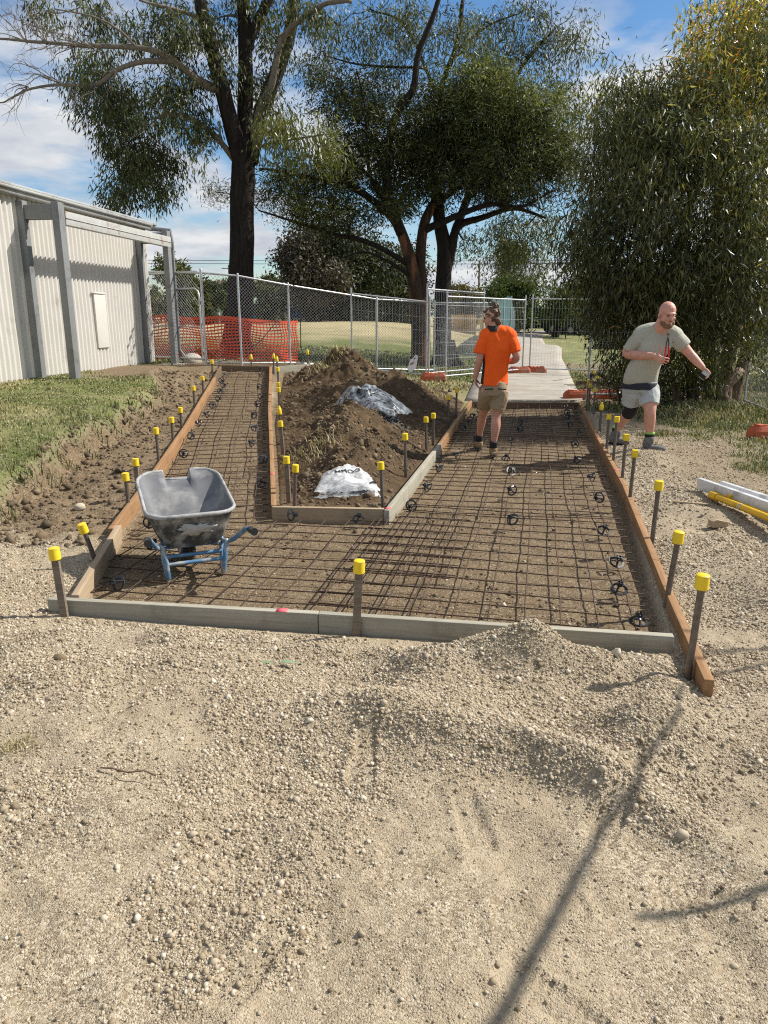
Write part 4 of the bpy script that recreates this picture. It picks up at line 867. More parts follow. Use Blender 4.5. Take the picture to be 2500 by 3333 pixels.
lay('screed_bar', (2.80, 6.45), (3.25, 4.3), screed, ALU, 'white aluminium screed bar lying beside the yellow tool', 'screed bar', .02)
lay('screed_bar', (2.98, 6.40), (3.48, 4.3), screed, ALU, 'white aluminium screed bar lying furthest from the pad', 'screed bar', .02)
def tool(Ln):
    e = empty('bull_float'); w = MB(); w.tube([(0.02, 0, .055), (Ln - .02, 0, .055)], .027, 12); smooth_by_angle(w.build('tube', YELT, e), 40)
    for x in (0.0, Ln): w = MB(); w.tube([(x - .045, 0, .055), (x + .045, 0, .055)], .036, 12); smooth_by_angle(w.build('end_collar', YELT, e), 40)
    w = MB(); w.box((Ln / 2, .048, .05), (Ln, .02, .05), bevel=.003); w.build('blade', YELT, e)
    for x in (.14, Ln - .02): w = MB(); w.box((x, .045, .065), (.05, .035, .07), bevel=.004); w.build('bracket', YELT, e)
    w = MB(); w.tube([(Ln * .42, 0, .055), (Ln * .45, 0, .055)], .029, 12); w.build('sticker', simple('grey_sticker', (.4, .45, .4), .5), e); return e
lay('bull_float', (2.80, 6.12), (2.93, 5.28), tool, None, 'yellow tubular concrete vibrating screed tool leaning on the white bar', 'tool', .0)
def pipe(Ln):
    w = MB(); w.tube([(0, 0, .03), (Ln, 0, .03)], .022, 10); return smooth_by_angle(w.build('timber_pole', PALE_T), 40)
lay('timber_pole', (3.22, 5.75), (3.45, 4.4), pipe, None, 'pale round pole lying along the outer white bar', 'pole', .01)
def block(Ln):
    w = MB(); w.extrude([(0, 0), (.13, 0), (.13, .035), (.03, .06), (0, .05)], .07); return w.build('timber_block', PALE_T)
lay('timber_block', (2.52, 5.52), (2.64, 5.55), block, None, 'small pale timber offcut on the gravel beside the yellow tool', 'timber offcut')
def sliver(Ln):
    w = MB(); w.box((Ln / 2, 0, .012), (Ln, .03, .012), bevel=.002); return w.build('timber_sliver', PALE_T)
lay('timber_sliver', (2.46, 6.15), (2.72, 6.05), sliver, None, 'thin pale timber sliver on the gravel before the white bars', 'timber offcut')
def rock(label, x, y, s, m, seed, nm='rock'):
    V, F = pebble_templates(1, 3, seed, .05, .75)[0]; o = mesh_np(nm, V * s, F, m, None, False); o.location = (x, y, float(ground_z(np.array([x]), np.array([y]))[0]) + s * .25); tag(o, label, 'rock'); return o
rock('pale flat rock lying in the dug trench beside the left stakes', -2.72, 6.42, .062, GRAV, 61); rock('grey rounded rock in the trench nearer the lawn bank', -2.92, 6.12, .05, CLOD, 62)
rock('tan stone by the front board right of the gravel mound', 1.12, 3.28, .035, GRAV, 63); rock('brown stone standing on the gravel left of the front board', -1.55, 3.25, .035, CLOD, 64)
def leaf_litter():
    LM = simple('leaf_green', (.22, .28, .17), .5, 0, .15); w = MB(); w.add([(0, 0, .01), (.03, -.022, .022), (.12, -.012, .012), (.04, .02, .02)], [(0, 1, 2, 3)]); w.add([(-.01, .0, .01), (-.05, -.012, .015), (-.11, .005, .008), (-.05, .014, .018)], [(0, 1, 2, 3)])
    o = w.build('fallen_leaf', LM); o.location = (-.52, 3.32, float(ground_z(np.array([-.52]), np.array([3.32]))[0]) + .004); tag(o, 'pale green fallen leaf on the gravel before the front board', 'leaf')
    w = MB(); P = np.array([(0, 0, .008), (.05, -.012, .012), (.11, -.03, .008), (.17, -.028, .014), (.22, -.05, .008)]); w.tube(P, .0035, 5); o = w.build('dry_root', DARK_T); o.location = (-1.05, 2.42, float(ground_z(np.array([-1.05]), np.array([2.42]))[0]) + .004); tag(o, 'thin brown root lying on the gravel at left', 'root')
leaf_litter()
# ------------------------------------------------------------------ fences
GALV = simple('galvanised', (.50, .51, .52), .42, .55, .12, 12, 0, .5, dirt=(.36, .35, .33), dirt_scale=7, dirt_amt=.2); WIRE = simple('fence_wire', (.36, .37, .38), .5, .4, .1); OBLK = simple('orange_block', (.42, .10, .045), .7, 0, .15, 6, 0, .3, dirt=(.35, .2, .13), dirt_scale=5, dirt_amt=.4)
gz1 = lambda x, y: float(smooth_ground(np.array([x]), np.array([y]))[0])
def along(P, s):
    P = np.asarray(P, float); d = np.concatenate([[0], np.cumsum(np.linalg.norm(np.diff(P[:, :2], axis=0), axis=1))]); return np.stack([np.interp(s, d, P[:, k]) for k in range(P.shape[1])], -1), d
def chain_mesh(P, step=.075, r=.0027, parent=None, mat=WIRE, zb=.06):
    """P rows: x, y, z base, z top"""
    _, d = along(P, 0); Ln = d[-1]; w = MB(); ph = .0
    for sgn in (1, -1):
        for s0 in np.arange(-2.2, Ln + 2.2, step):
            t = np.linspace(0, 1, 7); H_ = 1.85; s = s0 + sgn * t * H_
            ok = (s >= 0) & (s <= Ln)
            if ok.sum() < 2: continue
            tt = t[ok]; q, _ = along(P, s[ok]); z = q[:, 2] + zb + (q[:, 3] - q[:, 2] - zb) * tt
            w.tube(np.column_stack([q[:, 0], q[:, 1] + .006 * sgn, z]), r, 3, cap=False)
    return w.build('chain_mesh', mat, parent)
def chain_fence():
    P = [(-5.25, 16.75), (-3.67, 15.62), (-2.96, 15.75), (-2.05, 16.57), (-.17, 17.77), (1.25, 18.95)]; top = [2.58, 2.50, 2.45, 2.30, 2.03, 1.98]
    rows = np.array([(x, y, gz1(x, y), t) for (x, y), t in zip(P, top)])
    root = empty('chain_link_fence', (P[1][0], P[1][1], rows[1][2]), label='galvanised chain link fence running behind the ramp and the soil heap', cat='fence'); o = np.array((P[1][0], P[1][1], rows[1][2], rows[1][2]))
    rl = rows - o
    for i, q in enumerate(rl):
        if i == 0: continue
        w = MB(); w.tube([(q[0], q[1], q[2] - .2), (q[0], q[1], q[3] + (.03 if i != 1 else .06))], .028 if i == 1 else .023, 10, round_ends=True)
        for f in (.08, .5, .93): w.tube([(q[0], q[1], q[2] + (q[3] - q[2]) * f - .02), (q[0], q[1], q[2] + (q[3] - q[2]) * f + .02)], .034 if i == 1 else .027, 10)
        smooth_by_angle(w.build('post', GALV, root), 50)
    w = MB(); w.tube(rl[:, [0, 1, 3]], .019, 8); smooth_by_angle(w.build('top_rail', GALV, root), 50)
    w = MB(); w.tube(rl[1:, [0, 1, 2]] + np.array((0, 0, .07)), .017, 8); smooth_by_angle(w.build('bottom_rail', GALV, root), 50)
    chain_mesh(rl[1:], parent=root)
    # gate between the shed and the gate post
    g = empty('chain_link_gate', tuple(rows[0][:3]), label='chain link gate with rounded top corner between shed and fence', cat='gate')
    A = np.zeros(3); B = np.array((rows[1][0] - rows[0][0], rows[1][1] - rows[0][1], 0)) * .955; H_ = 1.82; u = B / np.linalg.norm(B)
    w = MB(); w.tube([A + (0, 0, .1), A + (0, 0, H_)], .02, 8); w.tube([A + (0, 0, .1), B + (0, 0, .1)], .02, 8); w.tube([A + (0, 0, H_ - .0), B + (0, 0, H_ - .0)], .02, 8); w.tube([B + (0, 0, .1), B + (0, 0, H_ - .5), B - u * .03 + (0, 0, H_ - .38), B - u * .12 + (0, 0, H_ - .32), B * .5 + (0, 0, H_ - .32)], .02, 8); w.tube([B * .5 + (0, 0, .1), B * .5 + (0, 0, H_)], .016, 8); w.tube([A + (0, 0, .75), B + (0, 0, .75)], .014, 8); smooth_by_angle(w.build('gate_frame', GALV, g), 50)
    chain_mesh(np.array([(*A, 0 + H_), (*B, H_)])[:, [0, 1, 2, 3]], parent=g)
    w = MB(); w.tube([B + (.05, -.02, .25), B + (.05, -.02, .29)], .045, 8); w.tube([B + (.05, -.02, 1.25), B + (.05, -.02, 1.29)], .045, 8); w.build('hinge', GALV, g)
    # black cable looped over the fence
    w = MB(); q = rows[3]; x, y = q[0] + .12, q[1] + .02
    w.tube([(x - 1.75, y - .85, 1.0 - .3), (x - 1.2, y - .55, .80), (x - .7, y - .3, 1.15), (x - .2, y - .15, 1.75)], .009, 6); o2 = w.build('cable', BLACKP); tag(o2, 'black cable trailing up diagonally through the orange netting', 'cable')
    w = MB(); w.tube([(x - .05, y, q[3] + .02), (x + .08, y - .03, q[3] - .05), (x + .13, y - .04, 1.6), (x + .12, y - .04, 1.0), (x + .22, y - .04, .72), (x + .3, y - .06, .66)], .010, 6); o2 = w.build('cable', BLACKP); tag(o2, 'black cable hanging over the chain link top rail by the netting edge', 'cable')
    # far run of the chain link fence behind the trees, with shade cloth along the path
    P2 = [(1.25, 18.95), (3.3, 24.6)]; rows2 = np.array([(x, y, gz1(x, y), gz1(x, y) + 1.7) for x, y in P2]); rt = empty('chain_link_fence', tuple(rows2[0][:3]), label='short chain link fence run turning back beside the two trunks', cat='fence'); r2 = rows2 - np.array((*rows2[0][:3], rows2[0][2])); chain_mesh(r2, .1, .002, rt); w = MB(); w.tube(r2[:, [0, 1, 3]], .019, 8); w.build('top_rail', GALV, rt); w = MB(); w.tube([(r2[1][0], r2[1][1], r2[1][2]), (r2[1][0], r2[1][1], r2[1][3])], .023, 8); w.build('post', GALV, rt)
    CLOTH = simple('green_shadecloth', (.055, .115, .115), .8, 0, .25, 3, .2, .2, stretch=(1, 1, 8))
    Q = np.array([(3.45, 24.8), (4.3, 28.0), (5.3, 32.5), (6.4, 38.5), (6.9, 41)]); rc = empty('shade_fence', (Q[0][0], Q[0][1], gz1(*Q[0])), label='green shade cloth fence along the left of the concrete path', cat='fence'); z0 = gz1(*Q[0])
    w = MB(); k = 120; sv = np.linspace(0, along(Q, 0)[1][-1], k); q, _ = along(Q, sv); V = []
    for j, f in enumerate((0.02, .5, 1.0)):
        for i, (x, y) in enumerate(q): V.append((x - Q[0][0] + .05 * math.sin(i * 1.9 + j), y - Q[0][1] + .03 * math.cos(i * 2.7), gz1(x, y) - z0 + .05 + f * (1.75 + .03 * math.sin(i * 1.3))))
    w.add(V, [(j * k + i, j * k + i + 1, (j + 1) * k + i + 1, (j + 1) * k + i) for j in range(2) for i in range(k - 1)]); w.build('cloth', CLOTH, rc)
    for x, y in Q: w = MB(); z = gz1(x, y) - z0; w.tube([(x - Q[0][0] + .06, y - Q[0][1], z), (x - Q[0][0] + .06, y - Q[0][1], z + 1.85)], .025, 8); w.build('post', GALV, rc)
chain_fence()
def temp_panel(p0, p1, label, h=1.95, z0=None, z1=None, tall=.12, zb=.12, step=.075):
    z0 = gz1(*p0) if z0 is None else z0; z1 = gz1(*p1) if z1 is None else z1; root = empty('temporary_fence_panel', (p0[0], p0[1], z0), label=label, cat='fence panel', group='temporary mesh fence panels')
    B = np.array((p1[0] - p0[0], p1[1] - p0[1], z1 - z0)); Ln = np.linalg.norm(B[:2]); up = np.array((0, 0, 1.)); w = MB()
    w.tube([up * .02, up * (h + tall)], .0195, 8); w.tube([B + up * .02, B + up * (h + tall)], .0195, 8); w.tube([up * h, B + up * h], .0165, 8); w.tube([up * zb, B + up * zb], .0165, 8); smooth_by_angle(w.build('frame', GALV, root), 50)
    w = MB(); k = int(Ln / step)
    for i in range(1, k): w.tube([B * i / k + up * zb, B * i / k + up * h], .0022, 3, cap=False)
    for z in np.arange(zb + .1, h, .29): w.tube([up * z, B + up * z], .0024, 3, cap=False)
    w.build('wire_mesh', WIRE, root); return root
temp_panel((-.72, 17.0), (1.02, 17.22), 'temporary mesh fence panel behind the soil heap, holding the white paper', 1.72, .42, .24)
temp_panel((1.40, 17.15), (3.62, 19.75), 'temporary mesh fence panel angled back behind the orange shirted man', 1.86)
temp_panel((.98, 17.55), (2.55, 19.7), 'temporary mesh fence panel standing just behind the angled one', 2.0, .25, .22)
temp_panel((3.86, 20.05), (6.25, 19.6), 'temporary mesh fence panel closing the concrete path', 1.9)
temp_panel((6.3, 19.6), (8.7, 19.2), 'temporary mesh fence panel beyond the leafy tree, right of the path', 1.9)
temp_panel((3.83, 14.12), (6.15, 13.95), 'temporary mesh fence panel under the leafy tree behind the bald man', 1.88, .12, .16)
temp_panel((6.22, 12.9), (5.78, 10.55), 'temporary mesh fence panel turned end on at the right edge', 2.0)
def block_foot(x, y, rz, label, s=1.0):
    w = MB(); V = []; 
    for z, k in ((0, 1.0), (.09, .97), (.15, .80)):
        for (a, b) in ((-.29, -.10), (-.25, -.125), (.25, -.125), (.29, -.10), (.29, .10), (.25, .125), (-.25, .125), (-.29, .10)): V.append((a * k, b * k, z))
    rings = [np.array(V[i * 8:(i + 1) * 8]) for i in range(3)]; w.loft(rings)
    for xx in (-.16, .16): w.box((xx, 0, .16), (.1, .13, .03), bevel=.006)
    for xx in (-.05, .05): w.tube([(xx, 0, .14), (xx, 0, .168)], .032, 10)
    o = w.build('fence_foot', OBLK); o.location = (x, y, gz1(x, y) + .02); o.rotation_euler = (0, 0, rz); o.scale = (s, s, s); tag(o, label, 'fence foot', 'orange fence feet'); return o
block_foot(1.12, 17.0, .1, 'orange fence foot under the panel by the soil heap'); block_foot(3.52, 19.7, .25, 'orange fence foot on the path, left of the pair under two poles'); block_foot(4.0, 19.95, -.1, 'orange fence foot on the path, right of the pair under two poles')
block_foot(3.74, 14.42, .1, 'orange fence foot at the path corner beside the formwork', .95); block_foot(4.36, 14.38, .05, 'orange fence foot under the panel, next to the path corner one', .95); block_foot(4.98, 14.3, 0, 'orange fence foot partly hidden behind the bald man', .95); block_foot(5.02, 9.62, .2, 'orange fence foot alone on the grass at the right edge', .95)
def net():
    NET = simple('orange_netting', (.72, .075, .018), .55, 0, .15, 4, 0, .4); P = np.array([(-5.15, 16.95), (-4.0, 16.9), (-3.0, 17.0), (-2.3, 17.2), (-1.98, 17.55)]); Ln = along(P, 0)[1][-1]; r = np.random.default_rng(3); root_z = gz1(-3.5, 17.0)
    w = MB(); nh = 14; k = 90; sv = np.linspace(0, Ln, k)
    def pt(s, f):
        q, _ = along(P, s); x, y = q[..., 0], q[..., 1]; g = smooth_ground(x, y); topz = .84 + .04 * np.sin(s * 1.3 + 1) + .025 * np.sin(s * 4.1) + .08 * (s / Ln); lean = .07 * np.sin(s * 2.3) * f + .04 * np.sin(s * 6 + f * 5)
        return np.stack([x + .02 * np.sin(f * 9 + s * 3), y + lean, g + .03 + f * topz + .02 * np.sin(s * 5 + f * 7)], -1)
    for i in range(nh + 1):
        f = i / nh; C = pt(sv, np.full(k, f)); hw = .016 if i < nh else .03; V = np.vstack([C - (0, 0, hw), C + (0, 0, hw)]); w.add(V, [(j, j + 1, k + j + 1, k + j) for j in range(k - 1)])
    for s in np.arange(0, Ln, .075):
        fv = np.linspace(0, 1, 12); C = pt(np.full(12, s), fv); V = np.vstack([C - (.009, 0, 0), C + (.009, 0, 0)]); w.add(V, [(j, 12 + j, 12 + j + 1, j + 1) for j in range(11)])
    tag(w.build('barrier_netting', NET), 'bright orange plastic barrier netting strung behind the chain link fence', 'netting')
net()
def paper():
    w = MB(); V = [(-.11, 0, .02), (-.03, -.012, -.03), (.09, -.005, .06), (.13, 0, .33), (.07, -.015, .36), (.0, -.02, .27), (-.05, -.01, .25)]; V2 = [(x, y + .004, z) for x, y, z in V]; n = len(V); w.add(V + V2, [tuple(range(n)), tuple(range(2 * n - 1, n - 1, -1))] + [(j, j + n, (j + 1) % n + n, (j + 1) % n) for j in range(n)])
    o = w.build('paper_sheet', simple('white_paper', (.72, .72, .78), .7, 0, .05, 8)); o.location = (.64, 17.12, .46); tag(o, 'torn white paper notice caught on the temporary fence wires', 'paper')
    w = MB(); w.box((.0, -.022, .17), (.11, .003, .035), Euler((0, -.6, 0))); w.box((.06, -.022, .28), (.07, .003, .02), Euler((0, -.6, 0))); w.build('printed_band', simple('brown_print', (.22, .15, .14), .7), o)
paper()
# second small formwork beyond the fence
def small_form():
    for (p0, p1, lab) in (((3.95, 15.35, .20), (5.6, 15.15, .20), 'low form board of the second formwork, nearer one'), ((4.35, 17.05, .24), (6.3, 16.8, .24), 'low form board of the second formwork, farther one')): board(p0, p1, DARK_T if p0[1] > 16 else PALE_T, lab, .16, .04, group='boards of the second formwork')
    for i in range(4):
        w = MB(); w.tube([(3.95, 15.6 + i * .3, .21), (5.6, 15.5 + i * .3, .21)], .007, 6); tag(w.build('steel_bar', REBAR), 'loose steel bars lying in the second formwork', 'steel bar', 'steel bars in second formwork')
    w = MB(); a = np.arange(12) / 12 * math.pi; w.tube([(4.9 + .22 * math.cos(q), 17.3, .16 + .22 * math.sin(q)) for q in a], .06, 8); tag(w.build('black_hose', BLACKP), 'arched black hose beyond the second formwork', 'hose')
small_form()
# ------------------------------------------------------------------ people
def remesh(mb, name, mat, parent, voxel=.0065, it=4, fold=0.0, fscale=9.0, seed=1, fstretch=(1, 1, .35)):
    tmp = mb.build('tmp', mat); m1 = tmp.modifiers.new('r', 'REMESH'); m1.mode = 'VOXEL'; m1.voxel_size = voxel; m1.use_smooth_shade = True
    if it: m2 = tmp.modifiers.new('s', 'SMOOTH'); m2.factor = .5; m2.iterations = it
    dg = bpy.context.evaluated_depsgraph_get(); me = bpy.data.meshes.new_from_object(tmp.evaluated_get(dg)); old = tmp.data; bpy.data.objects.remove(tmp); bpy.data.meshes.remove(old)
    me.name = name; n = len(me.vertices)
    if fold:
        co = np.empty(n * 3, np.float32); me.vertices.foreach_get('co', co); co = co.reshape(-1, 3).astype(float); no = np.array([v.normal[:] for v in me.vertices]); q = co * np.array(fstretch) * fscale
        f = 1 - 2 * np.abs(vnoise(q[:, 0] + q[:, 1] * .6 + 3 * seed + q[:, 2] * .5, q[:, 2] * 1.0 - q[:, 1] * .7, seed)) * 2; f2 = fbm(q[:, 0] * 2.2 + q[:, 1], q[:, 2] * 2.2 + q[:, 0] * .4, 1, 3, seed + 4)
        co += no * (fold * (f - .3) + fold * .7 * f2)[:, None]; me.vertices.foreach_set('co', co.astype(np.float32).ravel())
    me.materials.clear(); me.materials.append(mat); me.polygons.foreach_set('use_smooth', np.ones(len(me.polygons), bool)); me.polygons.foreach_set('material_index', np.zeros(len(me.polygons), np.int32)); me.update()
    o = bpy.data.objects.new(name, me); col.objects.link(o); o.parent = parent; return o
def cr(P, m=5):
    P = np.asarray(P, float); P = np.vstack([2 * P[0] - P[1], P, 2 * P[-1] - P[-2]]); out = []
    for i in range(1, len(P) - 2):
        for t in np.linspace(0, 1, m, endpoint=False):
            a, b, c, d = P[i - 1:i + 3]; out.append(.5 * ((2 * b) + (-a + c) * t + (2 * a - 5 * b + 4 * c - d) * t * t + (-a + 3 * b - 3 * c + d) * t ** 3))
    out.append(P[-2]); return np.array(out)
def limb(mb, pts, n=16, ends=True, m=5, flat=1.0):
    q = cr([(*p[:3], p[3]) for p in pts], m); mb.tube(q[:, :3], np.maximum(q[:, 3], .002), n, round_ends=ends, flat=flat)
def torso(mb, rows, n=28):
    rows = np.asarray(rows, float); q = cr(rows, 5); a = np.arange(n) / n * 2 * math.pi
    mb.loft([np.stack([r[0] + r[3] * np.sign(np.cos(a)) * np.abs(np.cos(a)) ** .85 * 1.0 * math.cos(r[5]) - r[4] * np.sin(a) * math.sin(r[5]), r[1] + r[4] * np.sin(a) * math.cos(r[5]) + r[3] * np.cos(a) * math.sin(r[5]), np.full(n, r[2])], 1) for r in q])
def hand(mb, wrist, d, side, palm_n, curl=.5, spread=.12, scale=1.0, thumb_up=None):
    """wrist point, direction of the hand, direction from little finger to index, palm normal"""
    d = np.array(d, float); d /= np.linalg.norm(d); side = np.array(side, float); side -= d * side.dot(d); side /= np.linalg.norm(side); pn = np.array(palm_n, float); pn -= d * pn.dot(d); pn -= side * pn.dot(side); pn /= np.linalg.norm(pn); wr = np.array(wrist, float); s = scale
    M3 = Matrix(np.column_stack([side, d, pn]).tolist()); mb.ell(wr + d * .05 * s, (.042 * s, .055 * s, .018 * s), M3.to_quaternion())
    for k, (o, ln, rr) in enumerate(((.03, .078, .0092), (.010, .088, .0095), (-.010, .080, .009), (-.029, .062, .0082))):
        b = wr + d * .088 * s + side * o * s; f = d + side * (o * spread * 20); f /= np.linalg.norm(f); c = curl * (1 + .15 * k); p = [b - f * .03 * s, b]; ang = 0
        for seg in (.42, .33, .25):
            ang += c * .75; p.append(p[-1] + (f * math.cos(ang) + pn * math.sin(ang)) * ln * seg * s)
        mb.tube(np.array(p), np.array([rr * 1.1, rr, rr, rr * .92, rr * .78]) * s, 10, round_ends=True)
    b = wr + d * .03 * s + side * .035 * s; t = side * .75 + d * .6 + pn * .35 if thumb_up is None else np.array(thumb_up, float); t /= np.linalg.norm(t); mb.tube([b - side * .02 * s, b + t * .025 * s, b + t * .055 * s + d * .004 * s, b + t * .078 * s + d * .012 * s], np.array([.016, .0135, .0115, .009]) * s, 10, round_ends=True)
def head(mb, c, fdir, pitch=0.0, s=1.0, ears=True):
    f = np.array(fdir, float); f /= np.linalg.norm(f); yaw = math.atan2(-f[0], f[1]); E = Euler((pitch, 0, yaw)); Rm = np.array(E.to_matrix()); P = lambda x, y, z: np.array(c) + Rm @ (np.array((x, y, z)) * s)
    q = E.to_quaternion(); A = lambda p, r: mb.ell(P(*p), np.array(r) * s, q)
    A((0, -.015, .035), (.077, .098, .088)); A((0, .02, -.035), (.066, .074, .082)); A((0, .045, -.085), (.045, .045, .035)); A((0, .078, .028), (.052, .018, .014)); A((.036, .066, -.022), (.022, .02, .02)); A((-.036, .066, -.022), (.022, .02, .02))
    A((0, .097, -.018), (.014, .02, .022)); A((0, .085, .008), (.010, .014, .028)); A((0, .087, -.058), (.024, .010, .007)); A((0, .085, -.069), (.021, .010, .0075)); A((0, .078, -.094), (.024, .016, .016))
    if ears:
        for sx in (-1, 1): A((sx * .078, -.01, -.008), (.010, .021, .033))
    return P, q
def skin(name, c): 
    m, t, b, out = new_mat(name); f = noise(t, 14, 5, .6); cc = ramp(t, f, [(.3, tuple(q * .85 for q in c)), (.7, tuple(min(1, q * 1.15) for q in c))]); L(t, cc, b.inputs['Base Color']); b.inputs['Roughness'].default_value = .5; b.inputs['Subsurface Weight'].default_value = .0; b.inputs['Specular IOR Level'].default_value = .35; return m
EYE = simple('eye_dark', (.03, .02, .015), .2, 0, 0)
def shoe(mb, heel, toe, s=1.0, lift=0.0):
    h = np.array(heel, float); t = np.array(toe, float); d = t - h; d /= np.linalg.norm(d); mb.tube(cr([h - d * .0, h + d * .08, h + d * .17, t], 4), cr([(.043,), (.042,), (.046,), (.038,)], 4)[:, 0] * s, 16, round_ends=True, flat=.8)
def worker():
    SK = skin('skin', (.50, .25, .175)); ORG = simple('orange_shirt', (.86, .115, .014), .75, 0, .10, 5, 0, .15); KH = simple('khaki_cloth', (.30, .225, .145), .85, 0, .1, 8, 0, .2); BLK = simple('black_cloth', (.018, .018, .020), .8, 0, .1); BOOT = simple('tan_boot', (.30, .21, .12), .75, 0, .2, 25, .2, .2, dirt=(.2, .15, .1), dirt_scale=15); HAIR = simple('brown_hair', (.10, .055, .03), .55, 0, .4, 60, .4, .4, stretch=(3, 3, 1))
    root = empty('person', (1.33, 9.02, .005), -.04, label='person in orange and black shirt and khaki shorts walking away over the mesh', cat='person'); root.scale = (.90, .945, .945)
    b = MB(); hc = (-.075, .02, 1.745); fd = (-.93, .36, 0); P, q = head(b, hc, fd, -.16)
    limb(b, [(-.04, .0, 1.55, .07), (-.05, .0, 1.62, .066), (-.06, .01, 1.70, .062)])
    torso(b, [(0, 0, .86, .14, .10, 0), (.0, 0, 1.0, .13, .085, 0), (.015, 0, 1.2, .125, .08, 0), (.02, 0, 1.4, .14, .085, 0), (.0, 0, 1.53, .12, .075, 0), (-.03, 0, 1.585, .06, .05, 0)])
    limb(b, [(-.15, 0, 1.52, .062), (-.185, -.01, 1.40, .058), (-.215, -.02, 1.24, .047), (-.235, .005, 1.14, .046), (-.262, .03, 1.01, .030)])
    hand(b, (-.262, .03, 1.01), (.22, -.1, -1), (.3, .9, 0), (1, -.2, .2), .45, .2)
    limb(b, [(.17, 0, 1.52, .062), (.225, -.03, 1.40, .056), (.265, -.05, 1.27, .048), (.235, .10, 1.22, .043), (.18, .24, 1.20, .031)]); hand(b, (.18, .24, 1.20), (-.4, .9, .0), (0, .1, 1), (-1, -.3, 0), .5)
    limb(b, [(-.085, .0, .85, .10), (-.10, .16, .67, .085), (-.115, .30, .51, .060), (-.128, .37, .40, .062), (-.135, .46, .24, .043), (-.14, .53, .10, .036)]); limb(b, [(.075, 0, .85, .10), (.055, .0, .68, .088), (.035, .0, .53, .062), (.030, -.02, .40, .066), (.018, -.02, .24, .045), (.01, .0, .10, .037)])
    body = remesh(b, 'body', SK, root, .0055, 3)
    for sx in (-1, 1): w = MB(); w.ell(P(sx * .031, .083, .008), (.012, .008, .008), q); w.build('eye', EYE, body)
    h = MB(); A = lambda p, r: h.ell(P(*p), r, q); A((0, -.03, .045), (.087, .098, .092)); A((0, .045, .10), (.06, .05, .03)); A((0, -.075, -.045), (.06, .045, .06)); A((.0, -.075, .135), (.042, .042, .045)); A((.025, -.085, .155), (.028, .028, .028)); A((-.02, -.06, .16), (.024, .03, .026)); A((.05, -.03, .0), (.035, .05, .06)); A((-.05, -.03, .01), (.035, .05, .06))
    hr = remesh(h, 'hair', HAIR, root, .005, 1, .012, 26, 5, (1, 1, 1))
    sh = MB(); torso(sh, [(.0, .0, .925, .182, .132, 0), (.0, 0, 1.03, .176, .125, 0), (.018, 0, 1.2, .172, .12, 0), (.025, 0, 1.38, .187, .125, 0), (.015, 0, 1.49, .178, .105, 0), (-.01, 0, 1.56, .11, .08, 0), (-.04, 0, 1.61, .068, .062, 0)])
    limb(sh, [(-.12, 0, 1.53, .085), (-.185, -.005, 1.42, .084), (-.212, -.015, 1.315, .080)], ends=False); limb(sh, [(.14, 0, 1.53, .085), (.215, -.02, 1.42, .082), (.25, -.04, 1.33, .074)], ends=False); limb(sh, [(-.15, 0, 1.525, .088), (-.03, 0, 1.575, .075), (.10, 0, 1.565, .08), (.17, 0, 1.525, .088)])
    shirt = remesh(sh, 'shirt', ORG, root, .008, 4, .019, 4.6, 2)
    # black side panel and collar
    w = MB(); V = []; zs = np.linspace(.94, 1.40, 14)
    for z in zs:
        f = (z - .94) / .46; rx = np.interp(z, [.925, 1.03, 1.2, 1.38], [.182, .176, .172, .187]); cx_ = np.interp(z, [.925, 1.2, 1.38], [0, .018, .025]); ry = .128
        for a in np.linspace(R(150 + 8 * f), R(212 - 12 * f), 7): V.append((cx_ + (rx + .013) * math.cos(a) , (ry + .013) * math.sin(a) * 1.0, z))
    w.add(V, [(i * 7 + j, i * 7 + j + 1, (i + 1) * 7 + j + 1, (i + 1) * 7 + j) for i in range(13) for j in range(6)]); w.build('side_panel', BLK, shirt, True)
    w = MB(); n = 24; a = np.arange(n) / n * 2 * math.pi; w.loft([np.stack([-.045 + rx * np.cos(a), .0 + ry * np.sin(a), z + .012 * np.sin(a)], 1) for z, rx, ry in ((1.595, .098, .085), (1.62, .086, .078), (1.665, .077, .072), (1.662, .068, .062))], cap=False); w.build('collar', BLK, shirt, True)
    s = MB(); torso(s, [(0, 0, .80, .165, .13, 0), (0, 0, .88, .172, .135, 0), (0, 0, .97, .165, .12, 0)]); limb(s, [(-.085, .0, .86, .118), (-.10, .10, .74, .115), (-.112, .19, .635, .108)], ends=False); limb(s, [(.078, 0, .86, .118), (.06, .0, .72, .118), (.045, .0, .615, .112)], ends=False)
    so_ = remesh(s, 'shorts', KH, root, .008, 4, .009, 6, 3, (1, 1, .8))
    for x, rz in ((.085, .2), (-.09, -.1)): w = MB(); w.box((x, -.139, .885), (.11, .012, .014), Euler((0, rz * .5, 0)), bevel=.003); w.build('pocket_trim', BLK, so_)
    for (an, he, to) in (((-.138, .50, .15), (-.14, .50, .045), (-.155, .70, .04)), ((.012, -.01, .15), (.012, -.04, .045), (.03, .15, .045))):
        w = MB(); a_ = np.array(an); limb(w, [(*(a_ + (0, -.02, .06)), .054), (*(a_ + (0, 0, -.02)), .056), (*(a_ + (0, .02, -.08)), .055)], ends=False); remesh(w, 'sock', BLK, root, .007, 2)
        w = MB(); shoe(w, he, to, 1.08); limb(w, [(an[0], an[1], .05, .056), (an[0], an[1] - .005, .12, .058)], ends=False); bt = remesh(w, 'boot', BOOT, root, .007, 2)
        w = MB(); d = np.array(to) - np.array(he); w.tube([np.array(he) - d * .06 + (0, 0, -.03), np.array(he) + d * .5 + (0, 0, -.032), np.array(to) + d * .1 + (0, 0, -.028)], .047, 12, round_ends=True, flat=.3); w.build('sole', BLK, bt)
worker()
